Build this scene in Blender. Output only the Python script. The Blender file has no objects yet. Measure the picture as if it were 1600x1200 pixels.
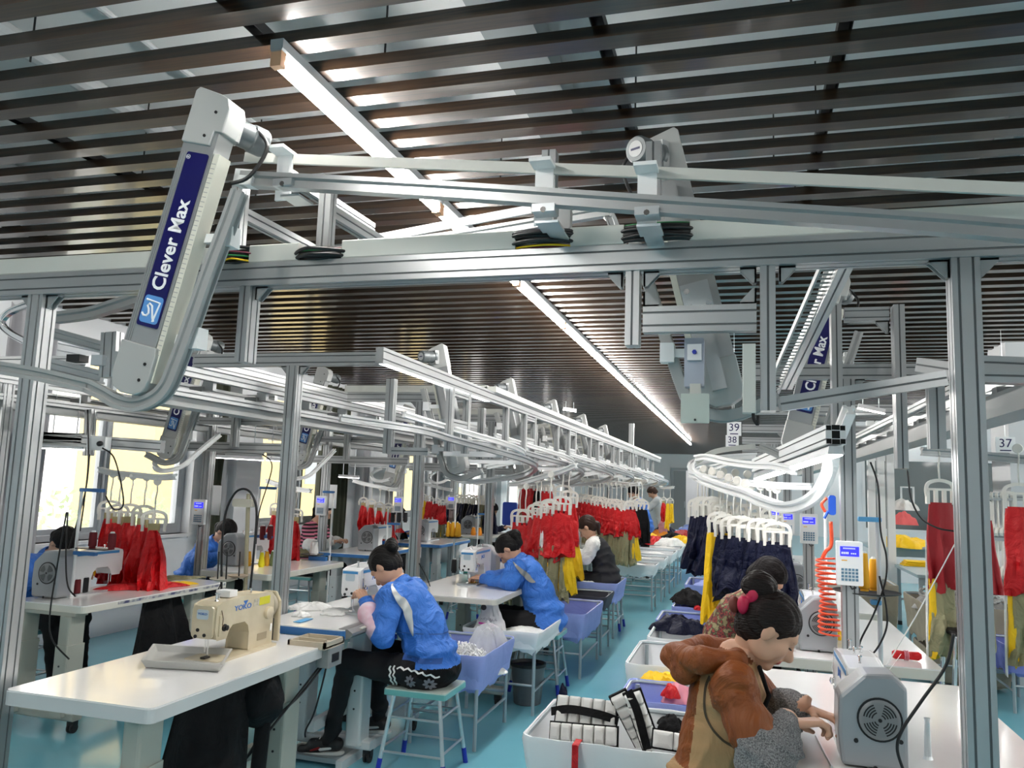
import bpy, bmesh, math, random, numpy as np
from mathutils import Vector as V, Matrix, Euler
rnd = random.Random(7)
scene = bpy.context.scene
COL = scene.collection
# ---------------------------------------------------------------- camera, world, light
YAW, PITCH, ROLL, FPX, CH = -0.28195699, 0.12444335, 0.03486958, 1251.4, 1.6
_f = V((math.sin(YAW)*math.cos(PITCH), math.cos(YAW)*math.cos(PITCH), math.sin(PITCH)))
_r = V((math.cos(YAW), -math.sin(YAW), 0)); _u = _r.cross(_f)
_r2 = math.cos(ROLL)*_r + math.sin(ROLL)*_u; _u2 = -math.sin(ROLL)*_r + math.cos(ROLL)*_u
CAM = V((0, 0, CH))
cam_d = bpy.data.cameras.new('camera'); cam = bpy.data.objects.new('camera', cam_d); COL.objects.link(cam)
cam_d.sensor_width = 36; cam_d.lens = FPX/1600*36; cam_d.clip_start = .05; cam_d.clip_end = 200
cam.matrix_world = Matrix((( _r2.x, _u2.x, -_f.x, 0), (_r2.y, _u2.y, -_f.y, 0), (_r2.z, _u2.z, -_f.z, CH), (0, 0, 0, 1)))
scene.camera = cam
def P(px, py, X=None, Y=None, Z=None):
    'world point seen at photo pixel (px,py) on the plane X=, Y= or Z='
    d = _r2*((px-800)/FPX) - _u2*((py-600)/FPX) + _f
    if X is not None: t = (X-CAM.x)/d.x
    elif Y is not None: t = (Y-CAM.y)/d.y
    else: t = (Z-CAM.z)/d.z
    return CAM + d*t
wd = bpy.data.worlds.new('world'); scene.world = wd; wd.use_nodes = True
wd.node_tree.nodes['Background'].inputs[0].default_value = (1, .97, .93, 1)
wd.node_tree.nodes['Background'].inputs[1].default_value = 1.7
scene.view_settings.view_transform = 'Standard'; scene.view_settings.look = 'None'
scene.view_settings.gamma = 1; scene.view_settings.exposure = 1.08
try: scene.view_settings.use_curve_mapping = False
except Exception: pass
TUBE = 46.0
LEDS = 9.0
# ---------------------------------------------------------------- materials
MATS = {}
def mat(name, col, rough=.5, metal=0., noise=None, bump=0., emit=0., alpha=1., spec=.5, trans=0., coat=0., sheen=0., col2=None, scale=8., stretch=(1, 1, 1), wave=False, bd=.01, dist=0.):
    if name in MATS: return MATS[name]
    m = bpy.data.materials.new(name); m.use_nodes = True; nt = m.node_tree; b = nt.nodes['Principled BSDF']
    c = tuple(col)+(1,) if len(col) == 3 else col
    b.inputs['Base Color'].default_value = c; b.inputs['Roughness'].default_value = rough; b.inputs['Metallic'].default_value = metal
    b.inputs['Specular IOR Level'].default_value = spec
    if emit: b.inputs['Emission Color'].default_value = c; b.inputs['Emission Strength'].default_value = emit
    if alpha < 1: b.inputs['Alpha'].default_value = alpha
    if trans: b.inputs['Transmission Weight'].default_value = trans
    if coat: b.inputs['Coat Weight'].default_value = coat; b.inputs['Coat Roughness'].default_value = .08
    if sheen: b.inputs['Sheen Weight'].default_value = sheen
    if col2 is not None or bump:
        tc = nt.nodes.new('ShaderNodeTexCoord'); mp = nt.nodes.new('ShaderNodeMapping'); mp.inputs['Scale'].default_value = stretch
        nt.links.new(tc.outputs['Object'], mp.inputs[0])
        if wave:
            n = nt.nodes.new('ShaderNodeTexWave'); n.inputs['Scale'].default_value = scale; n.inputs['Distortion'].default_value = 6; n.inputs['Detail'].default_value = 3
        else:
            n = nt.nodes.new('ShaderNodeTexNoise'); n.inputs['Scale'].default_value = scale; n.inputs['Detail'].default_value = 5; n.inputs['Distortion'].default_value = dist
        nt.links.new(mp.outputs[0], n.inputs['Vector'])
        fac = n.outputs['Fac']
        if col2 is not None:
            r = nt.nodes.new('ShaderNodeValToRGB'); r.color_ramp.elements[0].position = .35; r.color_ramp.elements[1].position = .65
            r.color_ramp.elements[0].color = c; r.color_ramp.elements[1].color = tuple(col2)+(1,)
            nt.links.new(fac, r.inputs[0]); nt.links.new(r.outputs[0], b.inputs['Base Color'])
        if bump:
            bp = nt.nodes.new('ShaderNodeBump'); bp.inputs['Strength'].default_value = bump; bp.inputs['Distance'].default_value = bd
            nt.links.new(fac, bp.inputs['Height']); nt.links.new(bp.outputs[0], b.inputs['Normal'])
    MATS[name] = m; return m
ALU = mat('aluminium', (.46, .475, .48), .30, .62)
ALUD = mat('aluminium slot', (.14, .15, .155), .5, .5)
CAST = mat('grey cast bracket', (.33, .34, .34), .5, .4)
STEEL = mat('zinc steel', (.62, .66, .68), .3, .85)
CHROME = mat('chrome', (.8, .8, .8), .15, 1.)
BLACK = mat('black plastic', (.006, .006, .007), .45)
DARKHOLE = mat('dark hollow', (.004, .004, .004), .9)
RUBBER = mat('black rubber', (.015, .015, .016), .7)
CREAM = mat('cream trunking', (.56, .57, .53), .45)
GREYP = mat('grey painted case', (.34, .35, .345), .42)
GREYM = mat('motor grey', (.13, .145, .15), .4, .3)
WHITEP = mat('white plastic', (.82, .83, .83), .35)
HANG = mat('ivory hanger plastic', (.78, .76, .70), .4)
TOPW = mat('white laminate', (.90, .90, .89), .16, coat=.3, col2=(.86, .86, .85), scale=3)
EDGE = mat('cream edge band', (.66, .65, .58), .5)
LEGC = mat('cream leg enamel', (.38, .39, .34), .5)
LEGW = mat('pale leg enamel', (.62, .65, .65), .45)
LEGG = mat('grey tube enamel', (.36, .42, .45), .4, .3)
BLUET = mat('blue trim', (.045, .18, .46), .4)
SKYB = mat('light blue tape', (.12, .42, .75), .5)
JACK = mat('machine grey', (.34, .36, .38), .33, .25)
JACKW = mat('machine white', (.85, .86, .87), .22, coat=.4)
YOKO = mat('machine beige', (.66, .58, .42), .35, col2=(.58, .50, .34), scale=9, coat=.3)
NAVYL = mat('label navy', (.003, .003, .085), .4)
LBLUE = mat('logo light blue', (.10, .28, .62), .4)
WHITEL = mat('print white', (.86, .87, .88), .5)
PRINTB = mat('print blue', (.04, .16, .50), .5)
PRINTK = mat('print dark', (.03, .03, .08), .6)
SCREEN = mat('lit blue screen', (.02, .02, .85), .3, emit=1.1)
KEY = mat('keypad key', (.11, .22, .32), .4)
TEAL = mat('stool teal', (.16, .47, .46), .3, coat=.3)
TEALT = mat('stool top', (.55, .68, .62), .25, coat=.3, col2=(.66, .75, .70), scale=5)
BLUEP = mat('blue plastic foot', (.01, .03, .42), .35)
LILAC = mat('lilac cloth', (.28, .35, .72), .8, bump=.3, col2=(.32, .39, .76), scale=4, bd=.04, dist=1.)
WCLOTH = mat('white cloth', (.84, .86, .88), .75, bump=.35, scale=7)
DCLOTH = mat('charcoal cloth', (.05, .055, .075), .8, bump=.3, scale=8)
TAN = mat('khaki canvas', (.36, .32, .24), .85, bump=.5, scale=9, col2=(.31, .275, .21))
RED = mat('red fabric', (.62, .001, .005), .5, bump=.8, scale=9, bd=.04, dist=1.5)
DRED = mat('deep red fabric', (.32, .004, .01), .6, bump=.5, scale=9)
YEL = mat('yellow fabric', (.90, .56, .002), .6, bump=.4, scale=9, bd=.04, dist=1.5)
KHAKI = mat('khaki fabric', (.30, .28, .155), .65, bump=.8, scale=8, bd=.04, dist=1.2)
NAVY = mat('navy fabric', (.004, .006, .026), .5, bump=.9, scale=9, bd=.04, dist=1.5, spec=.2)
BLKF = mat('black fabric', (.004, .004, .005), .8, bump=.8, scale=8, bd=.03, dist=1., spec=.25)
WHITEF = mat('white fabric', (.84, .84, .82), .7, bump=.6, scale=12, bd=.03, dist=1.)
PINKF = mat('pink fabric', (.72, .27, .33), .7, bump=.4, scale=9)
ORANGE = mat('orange velour', (.25, .062, .004), .6, bump=.9, scale=6, bd=.05, dist=1.5, col2=(.19, .042, .003))
APRON = mat('tan apron', (.42, .25, .115), .7, bump=.6, scale=5, bd=.04, dist=1.)
GREYK = mat('grey knit', (.09, .093, .10), .9, bump=.9, scale=220, col2=(.34, .345, .35))
BLUEJ = mat('blue work jacket', (.035, .175, .63), .6, bump=.9, scale=7, bd=.05, dist=1.5)
SKIN = mat('skin', (.62, .36, .245), .45, spec=.4)
HAIR = mat('black hair', (.005, .004, .004), .5, bump=.8, scale=45, stretch=(1, 1, 5), spec=.25)
HAIRB = mat('brown hair', (.03, .012, .007), .5, bump=.5, scale=30, spec=.3)
WALLM = mat('wall paint', (.74, .76, .78), .8, bump=.05, scale=40)
GLASS = mat('window glass', (.9, .95, .95), .02, alpha=.12, spec=.5)
WFRAME = mat('window frame grey', (.40, .43, .45), .4, .2)
REVEAL = mat('white reveal', (.75, .75, .76), .6)
CURT = mat('grey curtain', (.42, .42, .45), .75, sheen=.2, col2=(.36, .36, .37), scale=2)
CURTG = mat('green curtain', (.045, .05, .03), .85)
BEIGEC = mat('beige curtain', (.50, .47, .38), .8)
LAMP = mat('lamp tube', (1, .965, .92), .5, emit=TUBE)
LEDM = mat('work light', (1, .97, .93), .5, emit=LEDS)
ORL = mat('orange air hose', (.85, .09, .03), .4)
YARN = mat('thread yellow', (.85, .42, .01), .7)
# wood slat with grain, floor with sheen
def wood():
    m = mat('dark wood foil', (.009, .0045, .0028), .28, col2=(.045, .024, .012), scale=2.2, stretch=(.8, 22, 22), spec=.6, coat=.45, dist=1.2)
    return m
WOOD = wood()
FLOORM = mat('turquoise epoxy', (.17, .49, .60), .2, col2=(.22, .55, .65), scale=.7, spec=.5, coat=.25)
# ---------------------------------------------------------------- object helpers
def basis(o):
    m = o.matrix_basis.copy(); p = o.parent
    while p is not None: m = p.matrix_basis @ m; p = p.parent
    return m
def setp(o, label=None, cat=None, group=None, kind=None):
    if label: o['label'] = label
    if cat: o['category'] = cat
    if group: o['group'] = group
    if kind: o['kind'] = kind
    return o
def thing(name, label, cat, loc=(0, 0, 0), rz=0, group=None):
    o = bpy.data.objects.new(name, None); COL.objects.link(o); o.location = loc; o.rotation_euler = (0, 0, rz); o.empty_display_size = .1
    return setp(o, label, cat, group)
def copy_tree(o, loc=None, rz=None, label=None, parent=None, group=None):
    c = o.copy(); COL.objects.link(c); c.parent = parent
    if loc is not None: c.location = loc
    if rz is not None: c.rotation_euler = (0, 0, rz)
    if label: c['label'] = label
    if group: c['group'] = group
    for ch in list(o.children): copy_tree(ch, parent=c)
    return c
class MB:
    'collects shapes, then links them as ONE mesh object'
    def __init__(s): s.v = []; s.f = []; s.mi = []; s.m = []
    def _m(s, m):
        if m is None: return 0
        if m not in s.m: s.m.append(m)
        return s.m.index(m)
    def add(s, vs, fs, m=None):
        k = len(s.v); s.v += [tuple(v) for v in vs]; i = s._m(m)
        for f in fs: s.f.append([k+j for j in f]); s.mi.append(i)
        return s
    def box(s, lo, hi, m=None, M=None):
        x0, y0, z0 = lo; x1, y1, z1 = hi
        vs = [V(p) for p in [(x0, y0, z0), (x1, y0, z0), (x1, y1, z0), (x0, y1, z0), (x0, y0, z1), (x1, y0, z1), (x1, y1, z1), (x0, y1, z1)]]
        if M is not None: vs = [M@v for v in vs]
        return s.add(vs, [(0, 3, 2, 1), (4, 5, 6, 7), (0, 1, 5, 4), (1, 2, 6, 5), (2, 3, 7, 6), (3, 0, 4, 7)], m)
    def rbox(s, lo, hi, r, m=None, M=None, n=3, axis='z'):
        'box with its four edges along axis rounded'
        x0, y0, z0 = lo; x1, y1, z1 = hi
        if axis == 'z': a0, a1, b0, b1, c0, c1 = x0, x1, y0, y1, z0, z1; F = lambda a, b, c: V((a, b, c))
        elif axis == 'x': a0, a1, b0, b1, c0, c1 = y0, y1, z0, z1, x0, x1; F = lambda a, b, c: V((c, a, b))
        else: a0, a1, b0, b1, c0, c1 = z0, z1, x0, x1, y0, y1; F = lambda a, b, c: V((b, c, a))
        pts = []
        for (cx, cy, st) in ((a1-r, b1-r, 0), (a0+r, b1-r, 1), (a0+r, b0+r, 2), (a1-r, b0+r, 3)):
            for i in range(n+1):
                t = (st+i/n)*math.pi/2; pts.append((cx+r*math.cos(t), cy+r*math.sin(t)))
        vs = [F(a, b, c0) for a, b in pts]+[F(a, b, c1) for a, b in pts]
        if M is not None: vs = [M@v for v in vs]
        N = len(pts); fs = [list(range(N))[::-1], list(range(N, 2*N))]+[(i, (i+1) % N, N+(i+1) % N, N+i) for i in range(N)]
        return s.add(vs, fs, m)
    def prism(s, pts, M, d, m=None):
        'polygon pts (2d) in plane of matrix M, extruded d along local z'
        N = len(pts); vs = [M@V((a, b, 0)) for a, b in pts]+[M@V((a, b, d)) for a, b in pts]
        return s.add(vs, [list(range(N))[::-1], list(range(N, 2*N))]+[(i, (i+1) % N, N+(i+1) % N, N+i) for i in range(N)], m)
    def tube(s, pts, r, m=None, n=8, cap=True, closed=False):
        pts = [V(p) for p in pts]; N = len(pts); rings = []; rr = r if isinstance(r, (list, tuple)) else [r]*N
        t0 = (pts[1]-pts[0]).normalized(); up = V((0, 0, 1)) if abs(t0.z) < .9 else V((1, 0, 0)); a = t0.cross(up).normalized()
        for i, p in enumerate(pts):
            t = (pts[min(i+1, N-1)]-pts[max(i-1, 0)]); t = t.normalized() if t.length > 1e-9 else t0
            a = (a-t*a.dot(t)); a = a.normalized() if a.length > 1e-6 else t.orthogonal().normalized(); b = t.cross(a)
            rings += [p+(a*math.cos(2*math.pi*k/n)+b*math.sin(2*math.pi*k/n))*rr[i] for k in range(n)]
        fs = [(i*n+k, i*n+(k+1) % n, (i+1)*n+(k+1) % n, (i+1)*n+k) for i in range(N-1) for k in range(n)]
        if closed: fs += [((N-1)*n+k, (N-1)*n+(k+1) % n, (k+1) % n, k) for k in range(n)]
        elif cap: fs += [list(range(n))[::-1], list(range((N-1)*n, N*n))]
        return s.add(rings, fs, m)
    def lathe(s, prof, M, m=None, n=20):
        'prof = [(r,z)...] about local z of M'
        k = len(prof); vs = [M@V((r*math.cos(2*math.pi*j/n), r*math.sin(2*math.pi*j/n), z)) for r, z in prof for j in range(n)]
        fs = [(i*n+j, i*n+(j+1) % n, (i+1)*n+(j+1) % n, (i+1)*n+j) for i in range(k-1) for j in range(n)]
        if prof[0][0] > 1e-5: fs.append(list(range(n))[::-1])
        if prof[-1][0] > 1e-5: fs.append(list(range((k-1)*n, k*n)))
        return s.add(vs, fs, m)
    def sweep(s, pts, prof, m=None, up=(0, 0, 1), cap=True):
        'sweep 2d profile (a=side, b=up) along pts keeping up'
        pts = [V(p) for p in pts]; N = len(pts); n = len(prof); vs = []; up = V(up)
        for i, p in enumerate(pts):
            t = (pts[min(i+1, N-1)]-pts[max(i-1, 0)]).normalized(); sd = t.cross(up)
            sd = sd.normalized() if sd.length > 1e-5 else V((1, 0, 0)); u = sd.cross(t)
            vs += [p+sd*a+u*b for a, b in prof]
        fs = [(i*n+k, i*n+(k+1) % n, (i+1)*n+(k+1) % n, (i+1)*n+k) for i in range(N-1) for k in range(n)]
        if cap: fs += [list(range(n))[::-1], list(range((N-1)*n, N*n))]
        return s.add(vs, fs, m)
    def build(s, name, m=None, parent=None, smooth=False, world=True, label=None, cat=None, group=None, kind=None, bevel=0):
        me = bpy.data.meshes.new(name)
        vs = s.v
        if parent is not None and world:
            inv = basis(parent).inverted(); vs = [tuple(inv@V(v)) for v in vs]
        me.from_pydata(vs, [], s.f)
        ms = [x if x is not None else m for x in (s.m or [m])]
        if m is not None and s.m == []: ms = [m]
        for x in ms: me.materials.append(x)
        if len(ms) > 1: me.polygons.foreach_set('material_index', s.mi)
        if smooth: me.polygons.foreach_set('use_smooth', [True]*len(me.polygons))
        me.update(); o = bpy.data.objects.new(name, me); COL.objects.link(o); o.parent = parent
        if smooth == 'auto':
            try: me.set_sharp_from_angle(angle=math.radians(38))
            except Exception: pass
        if bevel:
            b = o.modifiers.new('bevel', 'BEVEL'); b.width = bevel; b.segments = 2; b.limit_method = 'ANGLE'; b.angle_limit = .6
        return setp(o, label, cat, group, kind)
def ax(p, q, up=(0, 0, 1)):
    'matrix: origin p, local z along q-p'
    z = (V(q)-V(p)).normalized(); u = V(up)
    if abs(z.dot(u)) > .99: u = V((0, 1, 0))
    x = u.cross(z).normalized(); y = z.cross(x)
    return Matrix(((x.x, y.x, z.x, p[0]), (x.y, y.y, z.y, p[1]), (x.z, y.z, z.z, p[2]), (0, 0, 0, 1)))
def slotprof(w, h, s=.004, g=.007):
    'outline of an aluminium extrusion w (side) x h (up) with T slots on the four faces, one per 40 mm'
    def side(L):
        n = max(1, round(L/.042)); out = []
        for i in range(n):
            c = -L/2+L*(i+.5)/n; out += [(c-g/2, 0), (c-g/2, -s), (c+g/2, -s), (c+g/2, 0)]
        return [(-L/2, 0)]+out
    pts = []
    for a, b in side(w): pts.append((a, -h/2-b))
    for a, b in side(h): pts.append((w/2+b, a))
    for a, b in side(w): pts.append((-a, h/2+b))
    for a, b in side(h): pts.append((-w/2-b, -a))
    return pts
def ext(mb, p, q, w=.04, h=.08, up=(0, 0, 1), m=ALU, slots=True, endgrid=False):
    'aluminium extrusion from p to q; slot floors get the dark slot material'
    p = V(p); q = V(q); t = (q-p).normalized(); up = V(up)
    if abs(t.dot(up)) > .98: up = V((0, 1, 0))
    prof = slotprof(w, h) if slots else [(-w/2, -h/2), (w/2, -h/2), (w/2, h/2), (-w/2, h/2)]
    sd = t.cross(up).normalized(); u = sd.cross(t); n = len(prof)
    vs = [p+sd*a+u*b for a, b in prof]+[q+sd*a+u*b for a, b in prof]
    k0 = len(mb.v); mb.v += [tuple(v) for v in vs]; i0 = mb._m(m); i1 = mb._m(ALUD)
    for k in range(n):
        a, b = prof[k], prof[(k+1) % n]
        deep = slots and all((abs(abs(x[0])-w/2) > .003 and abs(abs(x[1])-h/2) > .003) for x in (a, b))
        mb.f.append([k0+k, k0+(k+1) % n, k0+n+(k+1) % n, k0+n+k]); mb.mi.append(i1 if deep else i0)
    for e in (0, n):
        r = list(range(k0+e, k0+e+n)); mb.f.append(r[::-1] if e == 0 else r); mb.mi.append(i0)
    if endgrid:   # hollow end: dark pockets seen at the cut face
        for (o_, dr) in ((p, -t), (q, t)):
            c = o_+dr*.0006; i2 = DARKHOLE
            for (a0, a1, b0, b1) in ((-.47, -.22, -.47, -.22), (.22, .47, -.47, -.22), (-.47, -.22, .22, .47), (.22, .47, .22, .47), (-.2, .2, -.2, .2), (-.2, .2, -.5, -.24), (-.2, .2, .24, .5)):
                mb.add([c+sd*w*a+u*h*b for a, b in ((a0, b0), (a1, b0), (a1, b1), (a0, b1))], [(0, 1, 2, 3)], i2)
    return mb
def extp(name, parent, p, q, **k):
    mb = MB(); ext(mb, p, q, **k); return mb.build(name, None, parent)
def gusset(mb, c, dx, dz, L=.06, w=.035, ydir=(0, 1, 0), m=CAST):
    'corner bracket: corner c, legs along dx and dz'
    c = V(c); dx = V(dx); dz = V(dz); y = V(ydir)*w/2
    for s in (-1, 1):
        a = y*s; b = y*s*.7; vs = [c+a, c+dx*L+a, c+dx*L+dz*.008+a, c+dx*.012+dz*L+a, c+dz*L+a, c+b, c+dx*L+b, c+dx*L+dz*.008+b, c+dx*.012+dz*L+b, c+dz*L+b]
        mb.add(vs, [(0, 1, 2, 3, 4), (9, 8, 7, 6, 5), (1, 2, 7, 6), (2, 3, 8, 7), (3, 4, 9, 8)], m)
    vs = [c-y, c+dx*L-y, c+dx*L+y, c+y]; mb.add(vs+[v+dz*.006 for v in vs], [(0, 1, 2, 3), (4, 7, 6, 5), (0, 4, 5, 1), (1, 5, 6, 2), (2, 6, 7, 3)], m)
    vs = [c-y, c+dz*L-y, c+dz*L+y, c+y]; mb.add(vs+[v+dx*.006 for v in vs], [(0, 1, 2, 3), (4, 7, 6, 5), (0, 4, 5, 1), (1, 5, 6, 2), (2, 6, 7, 3)], m)
    return mb
def cr(pts, n=8, closed=False):
    'Catmull-Rom through pts'
    pts = [V(p) for p in pts]; N = len(pts); out = []
    rng = range(N if closed else N-1)
    for i in rng:
        g = lambda j: pts[j % N] if closed else pts[min(max(j, 0), N-1)]
        a, b, c, d = g(i-1), g(i), g(i+1), g(i+2)
        for k in range(n):
            t = k/n; out.append(.5*((2*b)+(c-a)*t+(2*a-5*b+4*c-d)*t*t+(3*b-a-3*c+d)*t**3))
    if not closed: out.append(pts[-1])
    return out
def text(parent, name, s, M, size, m, depth=.0006, bold=False, align='LEFT', sx=1., label=None):
    cu = bpy.data.curves.new(name, 'FONT'); cu.body = s; cu.size = size; cu.extrude = depth; cu.align_x = align; cu.align_y = 'CENTER'
    if bold: cu.offset = size*.022
    cu.resolution_u = 3
    o = bpy.data.objects.new(name, cu); dg = bpy.context.evaluated_depsgraph_get
    COL.objects.link(o); me = bpy.data.meshes.new_from_object(o.evaluated_get(dg())); bpy.data.objects.remove(o); bpy.data.curves.remove(cu)
    S = Matrix.Diagonal((sx, 1, 1, 1)); W = (basis(parent).inverted() if parent else Matrix()) @ M @ S
    me.transform(W); me.materials.clear(); me.materials.append(m); me.name = name
    o = bpy.data.objects.new(name, me); COL.objects.link(o); o.parent = parent
    if label: o['label'] = label
    return o
def frame3(o, x, y):
    'matrix at o with local x, y (z = x cross y)'
    x = V(x).normalized(); z = x.cross(V(y)).normalized(); y = z.cross(x)
    return Matrix(((x.x, y.x, z.x, o[0]), (x.y, y.y, z.y, o[1]), (x.z, y.z, z.z, o[2]), (0, 0, 0, 1)))
# ================================================================= the room
XL, XR, YB, YF, ZC = -6.0, 9.0, -3.5, 33.5, 3.55
o = MB().box((XL-.3, YB-.3, -.12), (XR+.3, YF+.3, 0)).build('floor', FLOORM, kind='structure', label='glossy turquoise epoxy factory floor')
# left wall with window openings
WZ0, WZ1 = .93, 2.75
WINS = [(1.8, 4.2), (5.4, 7.8), (9.1, 11.5), (12.7, 15.1), (16.3, 18.7), (19.9, 22.3), (23.5, 25.9), (27.1, 29.5)]
def windowed_wall(name, x0, x1, wins, face):
    mb = MB(); ys = [YB]+[v for w in wins for v in w]+[YF]
    mb.box((x0, YB, 0), (x1, YF, WZ0)).box((x0, YB, WZ1), (x1, YF, ZC))
    for i in range(0, len(ys), 2): mb.box((x0, ys[i], WZ0), (x1, ys[i+1], WZ1))
    return mb.build(name, WALLM, kind='structure')
windowed_wall('wall_left', XL-.25, XL, WINS, 1)
windowed_wall('wall_right', XR, XR+.25, WINS, -1)
wn = 0
for side, (xa, xb) in enumerate(((XL-.16, XL-.11), (XR+.11, XR+.16))):
    for (y0, y1) in WINS:
        wn += 1
        w = thing('window_%d' % wn, None, None, ((xa+xb)/2, (y0+y1)/2, WZ0)); w['kind'] = 'structure'
        f = MB(); t = .06
        f.box((xa-.02, y0, WZ0), (xb+.02, y0+t, WZ1)).box((xa-.02, y1-t, WZ0), (xb+.02, y1, WZ1)).box((xa-.02, y0+t, WZ0), (xb+.02, y1-t, WZ0+t)).box((xa-.02, y0+t, WZ1-t), (xb+.02, y1-t, WZ1))
        f.build('window_frame', WFRAME, w, bevel=.004)
        ym = (y0+y1)/2
        for k in range(2):
            a, b = (y0+t, ym) if k == 0 else (ym, y1-t)
            s = MB(); e = .05; xo = .018*(k*2-1)
            s.box((xa+xo, a, WZ0+t), (xb+xo, a+e, WZ1-t)).box((xa+xo, b-e, WZ0+t), (xb+xo, b, WZ1-t)).box((xa+xo, a+e, WZ0+t), (xb+xo, b-e, WZ0+t+e)).box((xa+xo, a+e, WZ1-t-e), (xb+xo, b-e, WZ1-t))
            so = s.build('window_sash', WFRAME, w)
            MB().box(((xa+xb)/2+xo-.003, a+e-.005, WZ0+t+e-.005), ((xa+xb)/2+xo+.003, b-e+.005, WZ1-t-e+.005)).build('pane', GLASS, so)
        xs = XL if side == 0 else XR; sg = 1 if side == 0 else -1
        r = MB()
        lo, hi = (min(xs-sg*.11, xs+sg*.03), max(xs-sg*.11, xs+sg*.03))
        r.box((lo, y0-.06, WZ0-.035), (hi, y1+.06, WZ0)); r.build('window_sill', REVEAL, w)
        r = MB()
        lo, hi = (min(xs, xs+sg*.015), max(xs, xs+sg*.015))
        for (a, b, c, d) in ((y0-.07, y0, WZ0-.05, WZ1+.07), (y1, y1+.07, WZ0-.05, WZ1+.07), (y0, y1, WZ1, WZ1+.07)): r.box((lo, a, c), (hi, b, d))
        r.build('window_casing', REVEAL, w)
# pilasters on the left wall
n = 0
for y in (4.75, 8.45, 12.1, 15.7, 19.3, 22.9):
    n += 1; MB().box((XL, y-.25, 0), (XL+.3, y+.25, ZC)).build('trim_%d' % n, WALLM, kind='structure')
MB().box((XL-.25, YF, 0), (-2.74, YF+.2, ZC)).box((-1.28, YF, 0), (XR+.25, YF+.2, ZC)).box((-2.74, YF, 2.42), (-1.28, YF+.2, ZC)).build('wall_far', WALLM, kind='structure')
MB().box((XL-.25, YB-.2, 0), (XR+.25, YB, ZC)).build('wall_back', WALLM, kind='structure')
MB().box((XL-.25, YB-.2, ZC+.001), (XR+.25, YF+.2, ZC+.2)).build('ceiling_slab', mat('ceiling paint', (.72, .74, .74), .8), kind='structure')
MB().box((-4.2, YF+2.6, -.12), (.6, YF+2.7, ZC+.2)).box((-4.3, YF+.2, -.12), (-4.2, YF+2.7, ZC+.2)).box((.6, YF+.2, -.12), (.7, YF+2.7, ZC+.2)).box((-4.2, YF+.2, ZC), (.6, YF+2.6, ZC+.2)).box((-4.2, YF+.2, -.12), (.6, YF+2.6, 0)).build('wall_corridor', WALLM, kind='structure')
# door opening in the far wall: casing and two leaves
d = thing('door_1', None, None, (-2.01, YF, 0)); d['kind'] = 'structure'
MB().box((-2.80, YF-.03, 0), (-2.70, YF+.02, 2.50)).box((-1.32, YF-.03, 0), (-1.22, YF+.02, 2.50)).box((-2.70, YF-.03, 2.40), (-1.32, YF+.02, 2.50)).build('door_frame', WFRAME, d)
lf = MB().box((-2.70, YF+.03, .01), (-2.20, YF+.07, 2.39)).build('door_leaf', mat('door leaf grey', (.34, .36, .37), .5), d)
MB().box((-2.26, YF-.01, .9), (-2.23, YF+.03, 1.15)).build('door_handle', STEEL, lf)
# partition with window band at the right, in front of the far wall
pt = thing('partition_wall', None, None, (2.0, 17, 0)); pt['kind'] = 'structure'; pt.name = 'wall_partition'
MB().box((1.9, 17, 0), (XR, 17.12, .95)).box((1.9, 17, 2.35), (XR, 17.12, ZC)).box((1.9, 17, .95), (2.25, 17.12, 2.35)).build('wall_panel', WALLM, pt)
for i in range(4):
    x = 2.25+i*1.65; MB().box((x, 16.98, .95), (x+.05, 17.14, 2.35)).box((x+.05, 16.98, .95), (x+1.65, 17.14, 1.0)).box((x+.05, 16.98, 2.3), (x+1.65, 17.14, 2.35)).build('window_frame', REVEAL, pt)
    MB().box((x+.05, 17.05, 1.0), (x+1.65, 17.06, 2.3)).build('pane', mat('grey glass', (.16, .18, .18), .06, alpha=.75), pt)
# white column at the right edge
MB().box((2.32, 8.2, 0), (2.95, 8.75, ZC)).build('trim_8', mat('white column', (.72, .73, .74), .7), kind='structure')
# ---- slatted ceiling
ce = thing('ceiling', 'suspended ceiling of dark brown wood-look baffle slats', None, (0, 0, 3.05)); ce['kind'] = 'structure'
SZ, SW, SHT, PITCH_S = 3.05, .078, .042, .1975
prof = []
sm = MB(); L = XR-XL-.04
pr_ = [(-SW/2, 0), (SW/2, 0), (SW/2, SHT), (SW/2-.004, SHT), (SW/2-.004, .004), (-SW/2+.004, .004), (-SW/2+.004, SHT), (-SW/2, SHT)]
sm.prism(pr_, Matrix(((0, 0, 1, -L/2), (1, 0, 0, 0), (0, 1, 0, 0), (0, 0, 0, 1))), L)
s0 = sm.build('slat', WOOD, ce, world=False); s0.location = ((XL+XR)/2, 2.4145+SW/2, 0)
k = 0
for i in range(-28, 158):
    if i == 0: continue
    y = 2.4145+SW/2+i*PITCH_S
    if y < YB+.1 or y > YF-.1: continue
    c = s0.copy(); COL.objects.link(c); c.parent = ce; c.location = ((XL+XR)/2, y, 0)
# carriers above the slats and their hanging rods
for x in (-4.45, -3.04, -1.585, -.45, .32, 1.7, 3.1, 4.6, 6.1):
    mb = MB().box((x-.022, YB, SZ+SHT), (x-.019, YF, SZ+SHT+.035)).box((x+.019, YB, SZ+SHT), (x+.022, YF, SZ+SHT+.035)).box((x-.022, YB, SZ+SHT+.035), (x+.022, YF, SZ+SHT+.038))
    mb.build('carrier_rail', BLACK, ce)
for j, x in enumerate((-3.04, -2.55, -1.25, -.45, .32, .15, 1.7, 3.1)):
    for i in range(7):
        y = 1.9+i*1.45+.3*(j % 3)
        MB().tube([(x, y, SZ+.05), (x, y, ZC)], .004, n=5).build('hanging_rod', BLACK, ce)
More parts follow.
